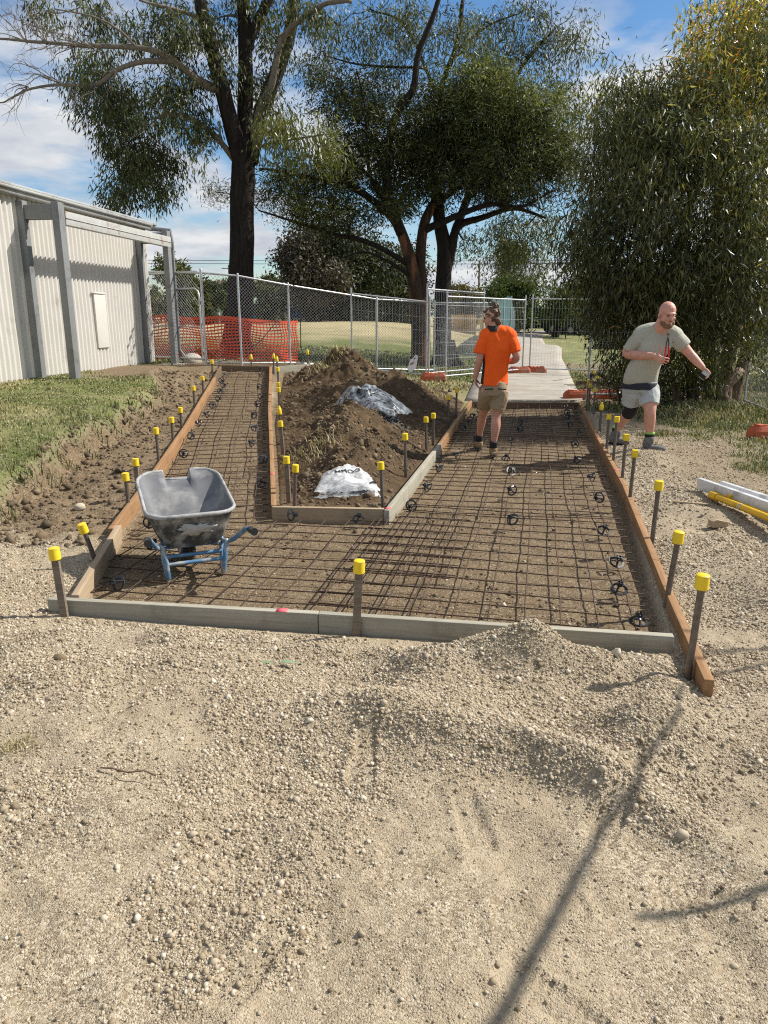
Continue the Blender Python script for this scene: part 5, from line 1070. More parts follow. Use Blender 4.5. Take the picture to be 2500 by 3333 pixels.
def bald():
    SK = skin('skin_bald', (.56, .29, .215)); SHIRT = simple('sage_shirt', (.40, .39, .32), .85, 0, .05, 6, 0, .2); SHORT = simple('pale_shorts', (.42, .44, .43), .8, 0, .08, 8, 0, .2); NAVY = simple('navy_cloth', (.02, .022, .035), .8, 0, .1); BLK = simple('knee_black', (.012, .012, .013), .8, 0, .1); BOOT = simple('grey_boot', (.16, .155, .15), .8, 0, .2, 25, .2, .2); BEARD = simple('stubble', (.20, .115, .075), .8, 0, .3, 90); LIME = simple('lime_band', (.25, .55, .10), .7, 0, .05)
    root = empty('person', (3.08, 8.95, .10), 0.0, label='bald bearded person in sage shirt and pale shorts striding beside the pad', cat='person'); root.scale = (.97,) * 3
    b = MB(); hc = (.125, -.27, 1.645); fd = (.10, -.99, 0); P, q = head(b, hc, fd, -.26, 1.18)
    limb(b, [(.10, -.13, 1.44, .09), (.11, -.17, 1.51, .088), (.12, -.22, 1.58, .084)])
    torso(b, [(-.03, .0, .80, .16, .12, 0), (-.02, -.02, .95, .165, .13, 0), (.02, -.05, 1.1, .165, .13, 0), (.08, -.09, 1.30, .16, .115, 0), (.105, -.11, 1.42, .16, .10, 0), (.11, -.13, 1.49, .07, .06, 0)])
    limb(b, [(-.08, -.06, 1.40, .075), (-.16, -.02, 1.30, .070), (-.225, .0, 1.19, .056), (-.13, -.17, 1.175, .056), (-.015, -.34, 1.175, .037)]); hand(b, (-.015, -.34, 1.175), (.85, -.3, -.42), (.25, -.1, 1), (.1, 1, .1), .25, .35, 1.05, (.35, -.2, 1))
    limb(b, [(.27, -.13, 1.41, .075), (.36, -.16, 1.31, .066), (.455, -.20, 1.20, .054), (.52, -.25, 1.12, .050), (.585, -.30, 1.045, .035)]); hand(b, (.585, -.30, 1.045), (.55, -.2, -.8), (.3, -1, .1), (-.9, -.3, -.5), .85, .1, 1.08)
    limb(b, [(.06, -.02, .78, .115), (.065, -.10, .64, .098), (.062, -.17, .50, .068), (.075, -.15, .40, .070), (.095, -.13, .25, .050), (.105, -.12, .12, .042)]); limb(b, [(-.095, .02, .78, .115), (-.09, .06, .64, .096), (-.085, .10, .49, .068), (-.105, .19, .40, .068), (-.145, .31, .26, .048), (-.165, .38, .14, .042)])
    body = remesh(b, 'body', SK, root, .0055, 3)
    for sx in (-1, 1):
        w = MB(); w.ell(P(sx * .031, .083, .008), (.012, .008, .007), q); w.build('eye', EYE, body); w = MB(); w.ell(P(sx * .031, .09, .026), (.022, .008, .005), q); w.build('eyebrow', BEARD, body)
    w = MB()
    for p, r in (((0, .052, -.092), (.054, .046, .036)), ((.04, .035, -.07), (.03, .045, .038)), ((-.04, .035, -.07), (.03, .045, .038)), ((0, .083, -.083), (.03, .016, .016)), ((0, .086, -.045), (.026, .012, .007))): w.ell(P(*p), np.array(r) * 1.14, q)
    remesh(w, 'beard', BEARD, body, .005, 2, .003, 60, 7, (1, 1, 1)); w = MB(); w.ell(P(0, .098, -.062), (.02, .006, .004), q); w.build('mouth', simple('lips', (.33, .12, .10), .5), body)
    s = MB(); torso(s, [(-.035, .0, .83, .205, .165, 0), (-.03, -.015, .90, .208, .175, 0), (-.01, -.03, 1.02, .212, .185, 0), (.03, -.06, 1.15, .207, .178, 0), (.08, -.085, 1.30, .20, .16, 0), (.105, -.11, 1.41, .19, .125, 0), (.115, -.135, 1.485, .10, .085, 0), (.118, -.15, 1.515, .086, .080, 0)])
    limb(s, [(-.06, -.06, 1.40, .105), (-.15, -.03, 1.31, .104), (-.212, -.005, 1.215, .094)], ends=False); limb(s, [(.24, -.12, 1.405, .105), (.335, -.15, 1.33, .096), (.392, -.17, 1.27, .088)], ends=False); limb(s, [(-.09, -.06, 1.40, .108), (.04, -.11, 1.46, .10), (.18, -.13, 1.46, .10), (.275, -.13, 1.40, .105)])
    shirt = remesh(s, 'shirt', SHIRT, root, .008, 4, .017, 4.4, 9)
    # small tick mark on the chest
    w = MB(); w.box((.228, -.262, 1.335), (.022, .004, .006), Euler((0, -.5, 0))); w.box((.217, -.262, 1.330), (.010, .004, .006), Euler((0, .7, 0))); w.build('chest_mark', NAVY, shirt)
    s = MB(); torso(s, [(-.03, .0, .72, .19, .15, 0), (-.03, 0, .80, .2, .16, 0), (-.03, 0, .86, .195, .155, 0)]); limb(s, [(.06, -.02, .76, .132), (.066, -.09, .66, .128), (.065, -.13, .575, .122)], ends=False); limb(s, [(-.095, .02, .76, .132), (-.092, .055, .66, .126), (-.088, .085, .565, .12)], ends=False); sho = remesh(s, 'shorts', SHORT, root, .008, 4, .012, 6, 4, (1, 1, .8))
    s = MB(); torso(s, [(-.03, .0, .765, .212, .172, 0), (-.03, 0, .80, .214, .174, 0), (-.032, 0, .845, .21, .17, 0)]); remesh(s, 'waistband', NAVY, sho, .008, 2, .004, 6, 2)
    s = MB(); limb(s, [(-.09, .07, .555, .088), (-.086, .10, .49, .082), (-.10, .17, .42, .078)], ends=False); remesh(s, 'knee_brace', BLK, root, .007, 2)
    for (an, he, to) in (((.10, -.125, .17), (.085, -.085, .055), (.235, -.235, .055)), ((-.158, .365, .17), (-.19, .40, .06), (-.035, .30, .055))):
        w = MB(); a_ = np.array(an); limb(w, [(*(a_ + (0, 0, .06)), .056), (*(a_ + (0, 0, -.03)), .060)], ends=False); sk = remesh(w, 'sock', BLK, root, .006, 2); w = MB(); limb(w, [(*(a_ + (0, 0, .075)), .0575), (*(a_ + (0, 0, .055)), .0575)], ends=False); w.build('sock_band', LIME, sk, True)
        w = MB(); shoe(w, he, to, 1.15); limb(w, [(*he[:2], .06, .06), (an[0], an[1], .15, .064), (an[0], an[1], .185, .062)], ends=False); bt = remesh(w, 'boot', BOOT, root, .007, 2, .004, 14, 3)
        w = MB(); h_, t_ = np.array(he), np.array(to); d = t_ - h_; w.tube([h_ - d * .08 + (0, 0, -.045), h_ + d * .5 + (0, 0, -.045), t_ + d * .16 + (0, 0, -.04)], .055, 12, round_ends=True, flat=.25); w.build('sole', BLK, bt)
    # things carried
    e = empty('nippers', (3.08 + .14, 8.95 - .298, .10 + 1.36), 0, label='red handled nippers hanging on the sage shirt', cat='hand tool'); w = MB(); w.box((0, 0, .02), (.03, .018, .03), bevel=.004); w.box((0, 0, -.01), (.014, .014, .05)); w.build('jaw', STEEL, e)
    for sx in (-1, 1):
        w = MB(); w.tube([(sx * .006, .0, -.03), (sx * .014, -.004, -.09), (sx * .015, -.006, -.13)], .007, 8); w.build('shank', BLACKP, e); w = MB(); w.tube([(sx * .015, -.006, -.12), (sx * .021, -.012, -.22), (sx * .022, -.014, -.29)], .0095, 8, round_ends=True); w.build('handle', simple('red_grip', (.50, .015, .02), .4, 0, .05), e)
    w = MB(); Rm = np.array(Euler((.3, .6, .3)).to_matrix()); n = 16; a = np.arange(n) / n * 2 * math.pi; w.loft([np.stack([r * np.cos(a), r * np.sin(a), np.full(n, z)], 1) @ Rm.T for r, z in ((.03, -.06), (.042, -.058), (.044, .0), (.042, .05), (.028, .052))]); e = w.build('wire_reel', simple('pale_reel', (.50, .52, .53), .5)); e.location = (3.08 + .595, 8.95 - .325, .10 + .935); tag(e, 'pale cylindrical tie wire reel held low in the hand of the bald person', 'reel'); smooth_by_angle(e, 40)
    w = MB(); w.loft([np.stack([r * np.cos(a), r * np.sin(a), np.full(n, z)], 1) @ Rm.T for r, z in ((.0435, -.058), (.0455, -.05), (.0455, -.02), (.044, -.015))]); w.build('dark_band', BLK, e)
bald()
# ------------------------------------------------------------------ trees
def bark(name, lo, hi, sc=14, strip=None):
    m, t, b, out = new_mat(name); f = noise(t, sc, 7, .7, stretch=(1, 1, .16), dist=.8); c = ramp(t, f, [(.32, lo), (.7, hi)])
    if strip: s = noise(t, 2.4, 5, .6, stretch=(1.6, 1.6, .3)); c = mixrgb(t, ramp_f(t, s, .52, .62), c, strip)
    L(t, c, b.inputs['Base Color']); b.inputs['Roughness'].default_value = .9; b.inputs['Specular IOR Level'].default_value = .2; bump(t, b, f, .8, .03); return m
BARK_D = bark('dark_bark', (.009, .0075, .0065), (.042, .032, .026)); BARK_R = bark('reddish_bark', (.022, .014, .010), (.085, .052, .035), strip=(.19, .085, .045)); BARK_G = bark('grey_bark', (.11, .09, .07), (.26, .22, .175)); BARK_P = bark('peeling_bark', (.07, .045, .032), (.20, .14, .10), 8, strip=(.34, .27, .20))
LEAF_E = leaf_mat('eucalypt_leaf', [(0, (.034, .046, .016)), (.5, (.075, .092, .030)), (.85, (.12, .135, .045)), (1, (.16, .12, .05))], .30, .45, .28, tone=True)
LEAF_L = leaf_mat('light_leaf', [(0, (.07, .085, .018)), (.5, (.14, .16, .035)), (1, (.22, .21, .06))], .35, .4, .5)
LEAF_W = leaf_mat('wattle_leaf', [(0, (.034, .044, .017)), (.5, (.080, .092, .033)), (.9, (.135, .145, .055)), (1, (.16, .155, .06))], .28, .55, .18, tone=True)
LEAF_A = leaf_mat('airy_leaf', [(0, (.05, .066, .026)), (.5, (.10, .12, .048)), (1, (.17, .165, .07))], .3, .45, .3, tone=True)
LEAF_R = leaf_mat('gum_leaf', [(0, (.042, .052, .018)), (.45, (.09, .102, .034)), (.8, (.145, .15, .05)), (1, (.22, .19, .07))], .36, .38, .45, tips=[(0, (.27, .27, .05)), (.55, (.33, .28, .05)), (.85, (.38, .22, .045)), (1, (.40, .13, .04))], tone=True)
BG = {k: leaf_mat('far_leaf_' + k, st, .25, .55, .3, tone=True) for k, st in dict(olive=[(0, (.05, .06, .02)), (.5, (.09, .10, .032)), (1, (.15, .15, .05))], dark=[(0, (.018, .026, .010)), (.5, (.034, .045, .017)), (1, (.06, .07, .028))], green=[(0, (.04, .065, .014)), (.5, (.075, .11, .024)), (1, (.13, .16, .04))], mauve=[(0, (.04, .04, .028)), (.5, (.075, .07, .048)), (1, (.14, .11, .085))], gold=[(0, (.08, .075, .018)), (.5, (.14, .12, .03)), (1, (.20, .15, .04))]).items()}
def unit(a): return a / (np.linalg.norm(a, axis=-1, keepdims=True) + 1e-12)
def limb_path(pts, m=6, wob=.0, r=None):
    q = cr(pts, m)
    if wob: q[1:-1] += np.cumsum(r.normal(0, wob, (len(q) - 2, 3)), 0) * .35
    return q
class Tree:
    def __init__(s, seed): s.r = np.random.default_rng(seed); s.trunk = MB(); s.br = MB(); s.nodes = []; s.LC = []; s.LD = []; s.LL = []; s.LW = []; s.tip = []; s.tone = []
    def limb(s, px, r0, r1, main=False, n=None, wob=.01, furrow=0.0):
        A0 = [at(*p) for p in px]
        if not main and s.nodes: A0[0] = s.attach(A0[0], 0)[:3].copy()
        P = limb_path(A0, 7, wob, s.r); k = len(P); rad = np.linspace(r0, r1, k); n = n or (18 if main else 8); mb = s.trunk if main else s.br
        T_ = unit(np.gradient(P, axis=0)); u = np.cross((0, 1., .05), T_[0]); u /= np.linalg.norm(u); a = np.arange(n) / n * 2 * math.pi; rings = []
        ph = s.r.uniform(0, 9)
        for i in range(k):
            u = u - T_[i] * u.dot(T_[i]); u /= np.linalg.norm(u); w = np.cross(T_[i], u); f = 1 + furrow * (vnoise(a * 3.2 + ph, np.full(n, i * .25), 5) + .6 * vnoise(a * 7 + ph, np.full(n, i * .5), 6)); rings.append(P[i] + rad[i] * f[:, None] * (np.cos(a)[:, None] * u + np.sin(a)[:, None] * w))
        mb.loft(rings); s.nodes.append(np.column_stack([P, rad])); return P
    def attach(s, c, zbias=.5):
        A = np.vstack(s.nodes); d = np.linalg.norm(A[:, :3] - c, axis=1) + zbias * np.maximum(0, A[:, 2] - c[2]); return A[d.argmin()]
    def twig(s, a, b, r0, r1, sag=.15, n=4):
        a, b = np.asarray(a, float), np.asarray(b, float); Ln = np.linalg.norm(b - a); m1 = a + (b - a) * .35 + s.r.normal(0, .09 * Ln, 3) + (0, 0, sag * Ln); m2 = a + (b - a) * .7 + s.r.normal(0, .07 * Ln, 3) + (0, 0, sag * .7 * Ln)
        P = cr([a, m1, m2, b], 4); s.br.tube(P, np.linspace(r0, r1, len(P)), n, cap=False); return P
    def leaves(s, C, D, l, w, tip=None, tone=None):
        n = len(C); s.LC.append(C); s.LD.append(D); s.LL.append(l * s.r.uniform(.65, 1.3, n)); s.LW.append(w * s.r.uniform(.7, 1.3, n)); s.tip.append(np.zeros(n) if tip is None else tip); s.tone.append(np.ones(n) if tone is None else tone)
    def blob(s, c, rad, clumps, per, leaf, droop=.8, spread=.16, twigs=.5, shell=2.4, tipf=None, connect=True, tb=1.0):
        c = np.asarray(c, float); rad = np.asarray(rad, float); r = s.r
        if connect:
            A = s.attach(c); P = s.twig(A[:3], c, max(.012, min(A[3] * .55, .05)), .009, .12, 5); s.nodes.append(np.column_stack([P, np.linspace(.02, .008, len(P))]))
        d = unit(r.normal(0, 1, (clumps, 3))); q = c + d * rad * (r.random((clumps, 1)) ** (1 / shell)); q += r.normal(0, .05, q.shape) * rad; q = c + (q - c) * np.where(r.random((clumps, 1)) < .14, r.uniform(1.05, 1.35, (clumps, 1)), 1)
        for i in range(int(clumps * twigs)): s.twig(c + (q[i] - c) * .08, q[i], .0075, .0025, .05, 3)
        cc = np.repeat(q, per, 0); n = len(cc); off = r.normal(0, 1, (n, 3)) * spread; off[:, 2] -= droop * spread * r.random(n) * 1.2; out = np.repeat(unit((q - c) / rad), per, 0)
        D = unit(r.normal(0, .55, (n, 3)) + out * .35 + np.array((0, 0, -droop))); tip = None
        if tipf is not None: tip = (r.random(n) < np.repeat(tipf(q), per)).astype(float); D = np.where(tip[:, None] > 0, unit(r.normal(0, .5, (n, 3)) + (0, 0, .3) + out * .5), D)
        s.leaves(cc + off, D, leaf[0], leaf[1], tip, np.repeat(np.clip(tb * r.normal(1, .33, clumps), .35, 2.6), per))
    def finish(s, name, label, barkm, leafm, cat='tree', group=None, brm=None):
        root = empty(name, tuple(s.nodes[0][0][:3]), label=label, cat=cat, group=group); o = np.array(root.location)
        def bld(mb, nm, m):
            if not mb.v: return
            mb.v = [v - o for v in mb.v]; mb.build(nm, m, root, True)
        if brm in (None, barkm):
            for f4, m4 in ((3, 3), (4, 4)):
                s.trunk.f[f4] += [[i + s.trunk.n for i in f] for f in s.br.f[f4]]; s.trunk.m[m4] += s.br.m[m4]
            s.trunk.big += [[i + s.trunk.n for i in f] for f in s.br.big]; s.trunk.bigm += s.br.bigm; s.trunk.v += s.br.v; s.br.v = []
        bld(s.trunk, 'trunk', barkm); bld(s.br, 'branches', brm)
        C, D, l, w, tip = np.vstack(s.LC) - o, np.vstack(s.LD), np.concatenate(s.LL), np.concatenate(s.LW), np.concatenate(s.tip)
        S = unit(np.cross(D, s.r.normal(0, 1, D.shape))); Nn = np.cross(S, D); m1 = C + D * (l * .38)[:, None] + Nn * (l * .06)[:, None]; V = np.stack([C, m1 + S * w[:, None] * .5, C + D * l[:, None] - Nn * (l * .08)[:, None], m1 - S * w[:, None] * .5], 1).reshape(-1, 3)
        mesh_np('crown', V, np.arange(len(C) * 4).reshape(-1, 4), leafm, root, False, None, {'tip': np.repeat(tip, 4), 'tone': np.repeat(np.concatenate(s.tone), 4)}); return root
    def B(s, xd, yd, Y, rx, ry, dep=None, **k):
        """blob from its place and half size in the photograph's pixels, at distance Y"""
        c = at(xd, yd, Y); sc = (2500 / 1659) * Y / FPX; s.blob(c, (rx * sc, (dep if dep else (rx + ry) / 2 * sc), ry * sc), **k)

def tall_gum():
    t = Tree(51); Y = 18.8
    t.limb([(513, 790, Y), (514, 730, Y), (519, 650, Y), (522, 560, Y), (523, 450, Y), (526, 350, Y), (530, 300, Y)], .335, .25, True, 28, 0, .16)
    base = MB()
    # flare at the foot
    b0 = at(513, 785, Y); 
    for a in np.linspace(0, 6.28, 9)[:-1]: t.trunk.tube([b0 + (.55 * math.cos(a), .5 * math.sin(a), -.15), b0 + (.36 * math.cos(a), .36 * math.sin(a), .12), b0 + (.25 * math.cos(a), .25 * math.sin(a), .6), b0 + (.2 * math.cos(a), .2 * math.sin(a), 1.1)], [.09, .11, .10, .04], 8)
    t.limb([(526, 370, Y), (505, 290, Y - .2), (482, 200, Y - .4), (458, 110, Y - .5), (437, 30, Y - .6), (425, -60, Y - .6)], .21, .12, True, 18, 0, .14)
    t.limb([(528, 340, Y), (529, 240, Y), (530, 130, Y), (527, 30, Y), (522, -60, Y)], .19, .13, True, 18, 0, .14)
    t.limb([(530, 130, Y), (545, 70, Y), (575, 10, Y), (600, -50, Y)], .12, .10, True, 14, 0, .12)
    t.limb([(540, 350, Y), (562, 250, Y + .3), (600, 150, Y + .5), (628, 60, Y + .6), (640, -60, Y + .6)], .19, .13, True, 18, 0, .14)
    t.limb([(545, 320, Y - .2), (562, 240, Y - .3), (588, 180, Y - .4), (606, 100, Y - .5), (640, 55, Y - .6), (700, 15, Y - .8), (760, 5, Y - .9)], .10, .04)
    t.limb([(481, 205, Y - .4), (440, 180, Y - .6), (400, 150, Y - .8), (360, 120, Y - 1), (300, 104, Y - 1.1), (200, 103, Y - 1.2), (100, 96, Y - 1.3), (0, 84, Y - 1.4)], .10, .022)
    t.limb([(372, 140, Y - .9), (310, 134, Y - 1.1), (260, 150, Y - 1.2), (205, 184, Y - 1.3), (130, 180, Y - 1.4), (60, 190, Y - 1.5), (0, 222, Y - 1.6)], .065, .014)
    t.limb([(512, 370, Y), (480, 310, Y - .2), (440, 272, Y - .4), (390, 250, Y - .5), (340, 255, Y - .5)], .075, .03)
    t.limb([(500, 355, Y - .2), (478, 300, Y - .5), (474, 262, Y - .6)], .035, .02)
    t.limb([(548, 330, Y - .2), (585, 310, Y - .5), (640, 300, Y - .9), (700, 290, Y - 1.2)], .04, .015)
    t.limb([(440, 40, Y - .6), (380, 20, Y - .9), (300, 0, Y - 1.2)], .05, .02); t.limb([(300, 104, Y - 1.1), (250, 60, Y - 1.4), (200, 35, Y - 1.6), (120, 20, Y - 1.7)], .03, .012)
    # bare dead twigs at the left
    r = t.r
    for (x0, y0), n, dx, dy in (((100, 96), 9, -90, -55), ((200, 103), 7, -110, -30), ((160, 100), 6, -100, 25), ((130, 180), 7, -110, -25), ((60, 190), 7, -60, 40), ((205, 184), 6, -70, 60), ((250, 155), 5, -30, 80), ((60, 92), 7, -60, -60)):
        a = at(x0, y0, Y - 1.35)
        for i in range(n):
            e = at(x0 + dx * r.uniform(.3, 1.1) + r.normal(0, 12), y0 + dy * r.uniform(.2, 1.3) + r.normal(0, 14), Y - 1.35 + r.normal(0, .25)); P = t.twig(a + r.normal(0, .02, 3), e, .011, .003, .08, 4)
            for j in range(4): k = P[r.integers(4, len(P))]; t.twig(k, k + r.normal(0, .18, 3) + (e - a) * .25, .005, .002, .05, 3)
    kw = dict(leaf=(.155, .029), droop=1.3, spread=.145, twigs=.5)
    for (x, y, rx, ry, c) in ((120, 25, 55, 28, 16), (215, 30, 60, 38, 30), (190, 175, 40, 50, 26), (235, 215, 62, 62, 60), (215, 110, 50, 30, 20), (280, 290, 60, 50, 52), (285, 355, 52, 42, 44), (262, 415, 36, 38, 30), (340, 395, 44, 34, 30), (345, 330, 52, 46, 42), (330, 220, 62, 50, 50), (400, 200, 60, 50, 42), (330, 80, 70, 46, 34), (420, 90, 56, 56, 30), (420, 270, 46, 30, 26), (470, 40, 40, 40, 16), (375, 30, 60, 40, 26), (560, 60, 40, 40, 16), (590, 230, 40, 40, 18), (600, 90, 46, 50, 18), (500, 160, 40, 46, 18), (430, 330, 26, 46, 7), (680, 20, 60, 34, 22), (540, -10, 90, 30, 26), (560, 170, 36, 46, 16)): t.B(x, y, Y + r.normal(0, .5) - .3, rx * .85, ry * .85, dep=1.0, clumps=int(c * .9), per=38, **kw)
    root = t.finish('gum_tree', 'tall dark furrowed gum tree standing behind the orange netting', BARK_D, LEAF_E, brm=BARK_G)
    t2 = Tree(52); t2.nodes = [np.array([[*at(600, 310, Y - .8), .03]])]
    for (x, y, rx, ry, c) in ((605, 275, 44, 30, 30), (680, 285, 52, 34, 34), (650, 325, 50, 24, 18), (720, 320, 26, 30, 10), (575, 300, 18, 30, 8)): t2.B(x, y, Y - .9, rx, ry, dep=.6, clumps=c, per=26, connect=False, **kw)
    C = t2; Cc, D, l, w = np.vstack(C.LC), np.vstack(C.LD), np.concatenate(C.LL), np.concatenate(C.LW); o = np.array(root.location); S = unit(np.cross(D, C.r.normal(0, 1, D.shape))); m1 = Cc + D * (l * .4)[:, None]; V = np.stack([Cc, m1 + S * w[:, None] * .5, Cc + D * l[:, None], m1 - S * w[:, None] * .5], 1).reshape(-1, 3) - o
    lc = mesh_np('crown', V, np.arange(len(V)).reshape(-1, 4), LEAF_L, root); lc['label'] = 'pale green low spray of leaves'
tall_gum()
def wattle():
    t = Tree(61); Y = 20.5; r = t.r
    t.limb([(905, 800, Y), (906, 740, Y), (902, 670, Y), (893, 600, Y), (880, 540, Y), (862, 490, Y), (846, 440, Y - .2)], .25, .10, True, 22, 0, .18)
    t.limb([(912, 800, Y + .1), (915, 720, Y + .1), (912, 640, Y + .15), (908, 560, Y + .2), (915, 490, Y + .2), (935, 440, Y + .2)], .2, .11, True, 18, 0, .16)
    t.limb([(868, 510, Y), (845, 470, Y - .2), (800, 430, Y - .5), (740, 395, Y - .8), (680, 385, Y - 1), (600, 370, Y - 1.2), (560, 365, Y - 1.3)], .12, .02)
    t.limb([(866, 505, Y), (840, 420, Y - .3), (835, 330, Y - .3), (860, 240, Y - .3), (893, 190, Y - .3), (906, 110, Y - .3), (935, 40, Y - .3), (960, -40, Y - .3)], .13, .05, wob=.008)
    t.limb([(885, 570, Y), (800, 525, Y - .6), (720, 505, Y - .9), (640, 480, Y - 1.2), (560, 455, Y - 1.4)], .075, .018)
    t.limb([(890, 600, Y), (840, 565, Y - .5), (790, 545, Y - .8), (730, 560, Y - 1)], .05, .014)
    t.limb([(915, 500, Y + .2), (980, 470, Y - .2), (1060, 440, Y - .6), (1130, 445, Y - .9), (1200, 410, Y - 1.1)], .10, .02)
    t.limb([(930, 445, Y + .2), (1000, 400, Y), (1080, 350, Y - .3), (1160, 310, Y - .5)], .09, .02); t.limb([(935, 440, Y + .2), (960, 350, Y + .2), (1010, 270, Y + .2)], .08, .02); t.limb([(868, 505, Y), (850, 440, Y), (780, 360, Y), (720, 290, Y)], .07, .02); t.limb([(845, 470, Y), (800, 380, Y - .4), (790, 240, Y - .4), (770, 150, Y - .4)], .06, .015)
    for i in range(70):
        x0, y0 = [(r.uniform(600, 860), r.uniform(380, 470)), (r.uniform(960, 1200), r.uniform(420, 470))][i % 2]; a = at(x0, y0, Y - .7 + r.normal(0, .5)); t.twig(t.attach(a, 0)[:3], a + r.normal(0, .5, 3) * (1.4, .6, .5), .012, .003, .02, 3)
    kw = dict(leaf=(.14, .027), droop=.25, spread=.13, twigs=.12)
    for (x, y, rx, ry, c, dy) in ((1000, 330, 130, 70, 190, .4), (900, 380, 90, 70, 110, .5), (850, 320, 80, 80, 110, 0), (1110, 330, 110, 70, 170, 0), (1190, 360, 70, 50, 80, -.4), (1060, 250, 110, 70, 170, .3), (1140, 240, 80, 60, 110, 0), (1000, 200, 80, 60, 100, .6), (930, 260, 90, 70, 120, .5), (1050, 180, 60, 45, 60, .5), (760, 340, 60, 60, 70, 0), (770, 250, 60, 60, 60, .4), (720, 200, 60, 50, 50, .8), (1010, 400, 110, 34, 80, .2), (1110, 410, 80, 26, 46, -.2), (800, 200, 50, 60, 40, .4), (700, 430, 60, 32, 40, -1), (760, 460, 50, 24, 26, -.8), (640, 440, 36, 24, 18, -1.2), (840, 440, 50, 30, 34, -.2), (650, 385, 60, 26, 34, -1.1), (590, 395, 40, 22, 18, -1.2), (730, 380, 60, 30, 34, -.8), (1210, 300, 44, 50, 50, 0), (680, 470, 60, 20, 24, -1)): t.B(x, y, Y + dy + r.normal(0, .2), rx, ry, dep=1.25, clumps=int(c * 1.3), per=38, tb=(1.75 if x > 930 and y < 300 else 1.3 if x > 930 and y < 345 else .8), **kw)  # tb paints highlights into the leaf colour of the upper right blobs
    for (x, y, rx, ry, c) in ((470, 415, 32, 20, 22), (520, 430, 30, 12, 10), (570, 430, 34, 20, 20), (620, 460, 36, 22, 22)): t.B(x, y, Y - 1.3, rx, ry, dep=.5, clumps=c, per=30, leaf=(.10, .014), droop=.0, spread=.12, twigs=.5)
    t.finish('wattle_tree', 'broad dark spreading tree with reddish stringy trunk behind the fence', BARK_R, LEAF_W, brm=BARK_D)
wattle()
def airy():
    t = Tree(71); Y = 21.1; r = t.r
    t.limb([(956, 800, Y), (955, 720, Y), (957, 620, Y), (960, 540, Y), (950, 480, Y), (945, 420, Y)], .27, .14, True, 22, 0, .12); t.limb([(958, 620, Y), (975, 540, Y), (990, 490, Y - .1), (1040, 470, Y - .2), (1110, 450, Y - .4), (1180, 470, Y - .6)], .15, .03)
    b0 = at(962, 790, Y)
    for a in np.linspace(0, 6.28, 8)[:-1]: t.trunk.tube([b0 + (.5 * math.cos(a), .4 * math.sin(a), -.1), b0 + (.3 * math.cos(a), .3 * math.sin(a), .15), b0 + (.19 * math.cos(a), .19 * math.sin(a), .7)], [.1, .1, .05], 8)
    t.limb([(985, 500, Y), (1010, 430, Y + .8), (1060, 330, Y + 1.2), (1090, 230, Y + 1.4), (1130, 140, Y + 1.4), (1200, 60, Y + 1.4)], .12, .03); t.limb([(948, 440, Y), (930, 330, Y + .9), (950, 200, Y + 1.3), (985, 100, Y + 1.5), (1000, 0, Y + 1.5)], .12, .05); t.limb([(1100, 210, Y + 1.4), (1170, 230, Y + 1.4), (1250, 170, Y + 1.4)], .04, .012); t.limb([(950, 210, Y + 1.3), (900, 100, Y + 1.2), (860, 40, Y + 1.2), (800, 20, Y + 1)], .05, .02); t.limb([(985, 110, Y + 1.4), (1050, 60, Y + 1.5), (1120, 30, Y + 1.5)], .04, .015)
    t.limb([(895, 130, Y), (780, 140, Y), (700, 120, Y)], .04, .012)
    for i in range(60): x0, y0 = r.uniform(720, 1260), r.uniform(30, 220); a = at(x0, y0, Y + 1.2 + r.normal(0, .5)); t.twig(t.attach(a, 0)[:3], a + (r.normal(.1, .35), r.normal(0, .3), r.uniform(.1, .8)), .010, .003, .02, 3)
    kw = dict(leaf=(.16, .027), droop=1.0, spread=.17, twigs=.5)
    for (x, y, rx, ry, c) in ((740, 50, 60, 46, 24), (820, 70, 60, 52, 30), (880, 30, 60, 30, 26), (960, 70, 60, 46, 30), (1050, 50, 56, 44, 26), (1030, 120, 50, 34, 22), (1110, 120, 50, 46, 26), (1180, 90, 54, 56, 30), (1250, 80, 44, 52, 22), (1200, 190, 60, 34, 22), (1240, 240, 40, 44, 14), (1140, 20, 60, 24, 18), (690, 120, 50, 50, 20), (870, 150, 60, 60, 26), (1130, 520, 56, 50, 40), (1090, 480, 50, 30, 20), (1170, 470, 40, 44, 22), (1010, 520, 40, 30, 14), (1060, 560, 36, 30, 14), (1160, 570, 36, 26, 14)): t.B(x, y, Y + 1.1 + r.normal(0, .4), rx, ry, dep=.9, clumps=int(c * 1.35), per=28, **kw)
    t.finish('gum_tree', 'airy gum tree with smooth black forked trunk beside the reddish trunk', BARK_D, LEAF_A, brm=BARK_D)
airy()
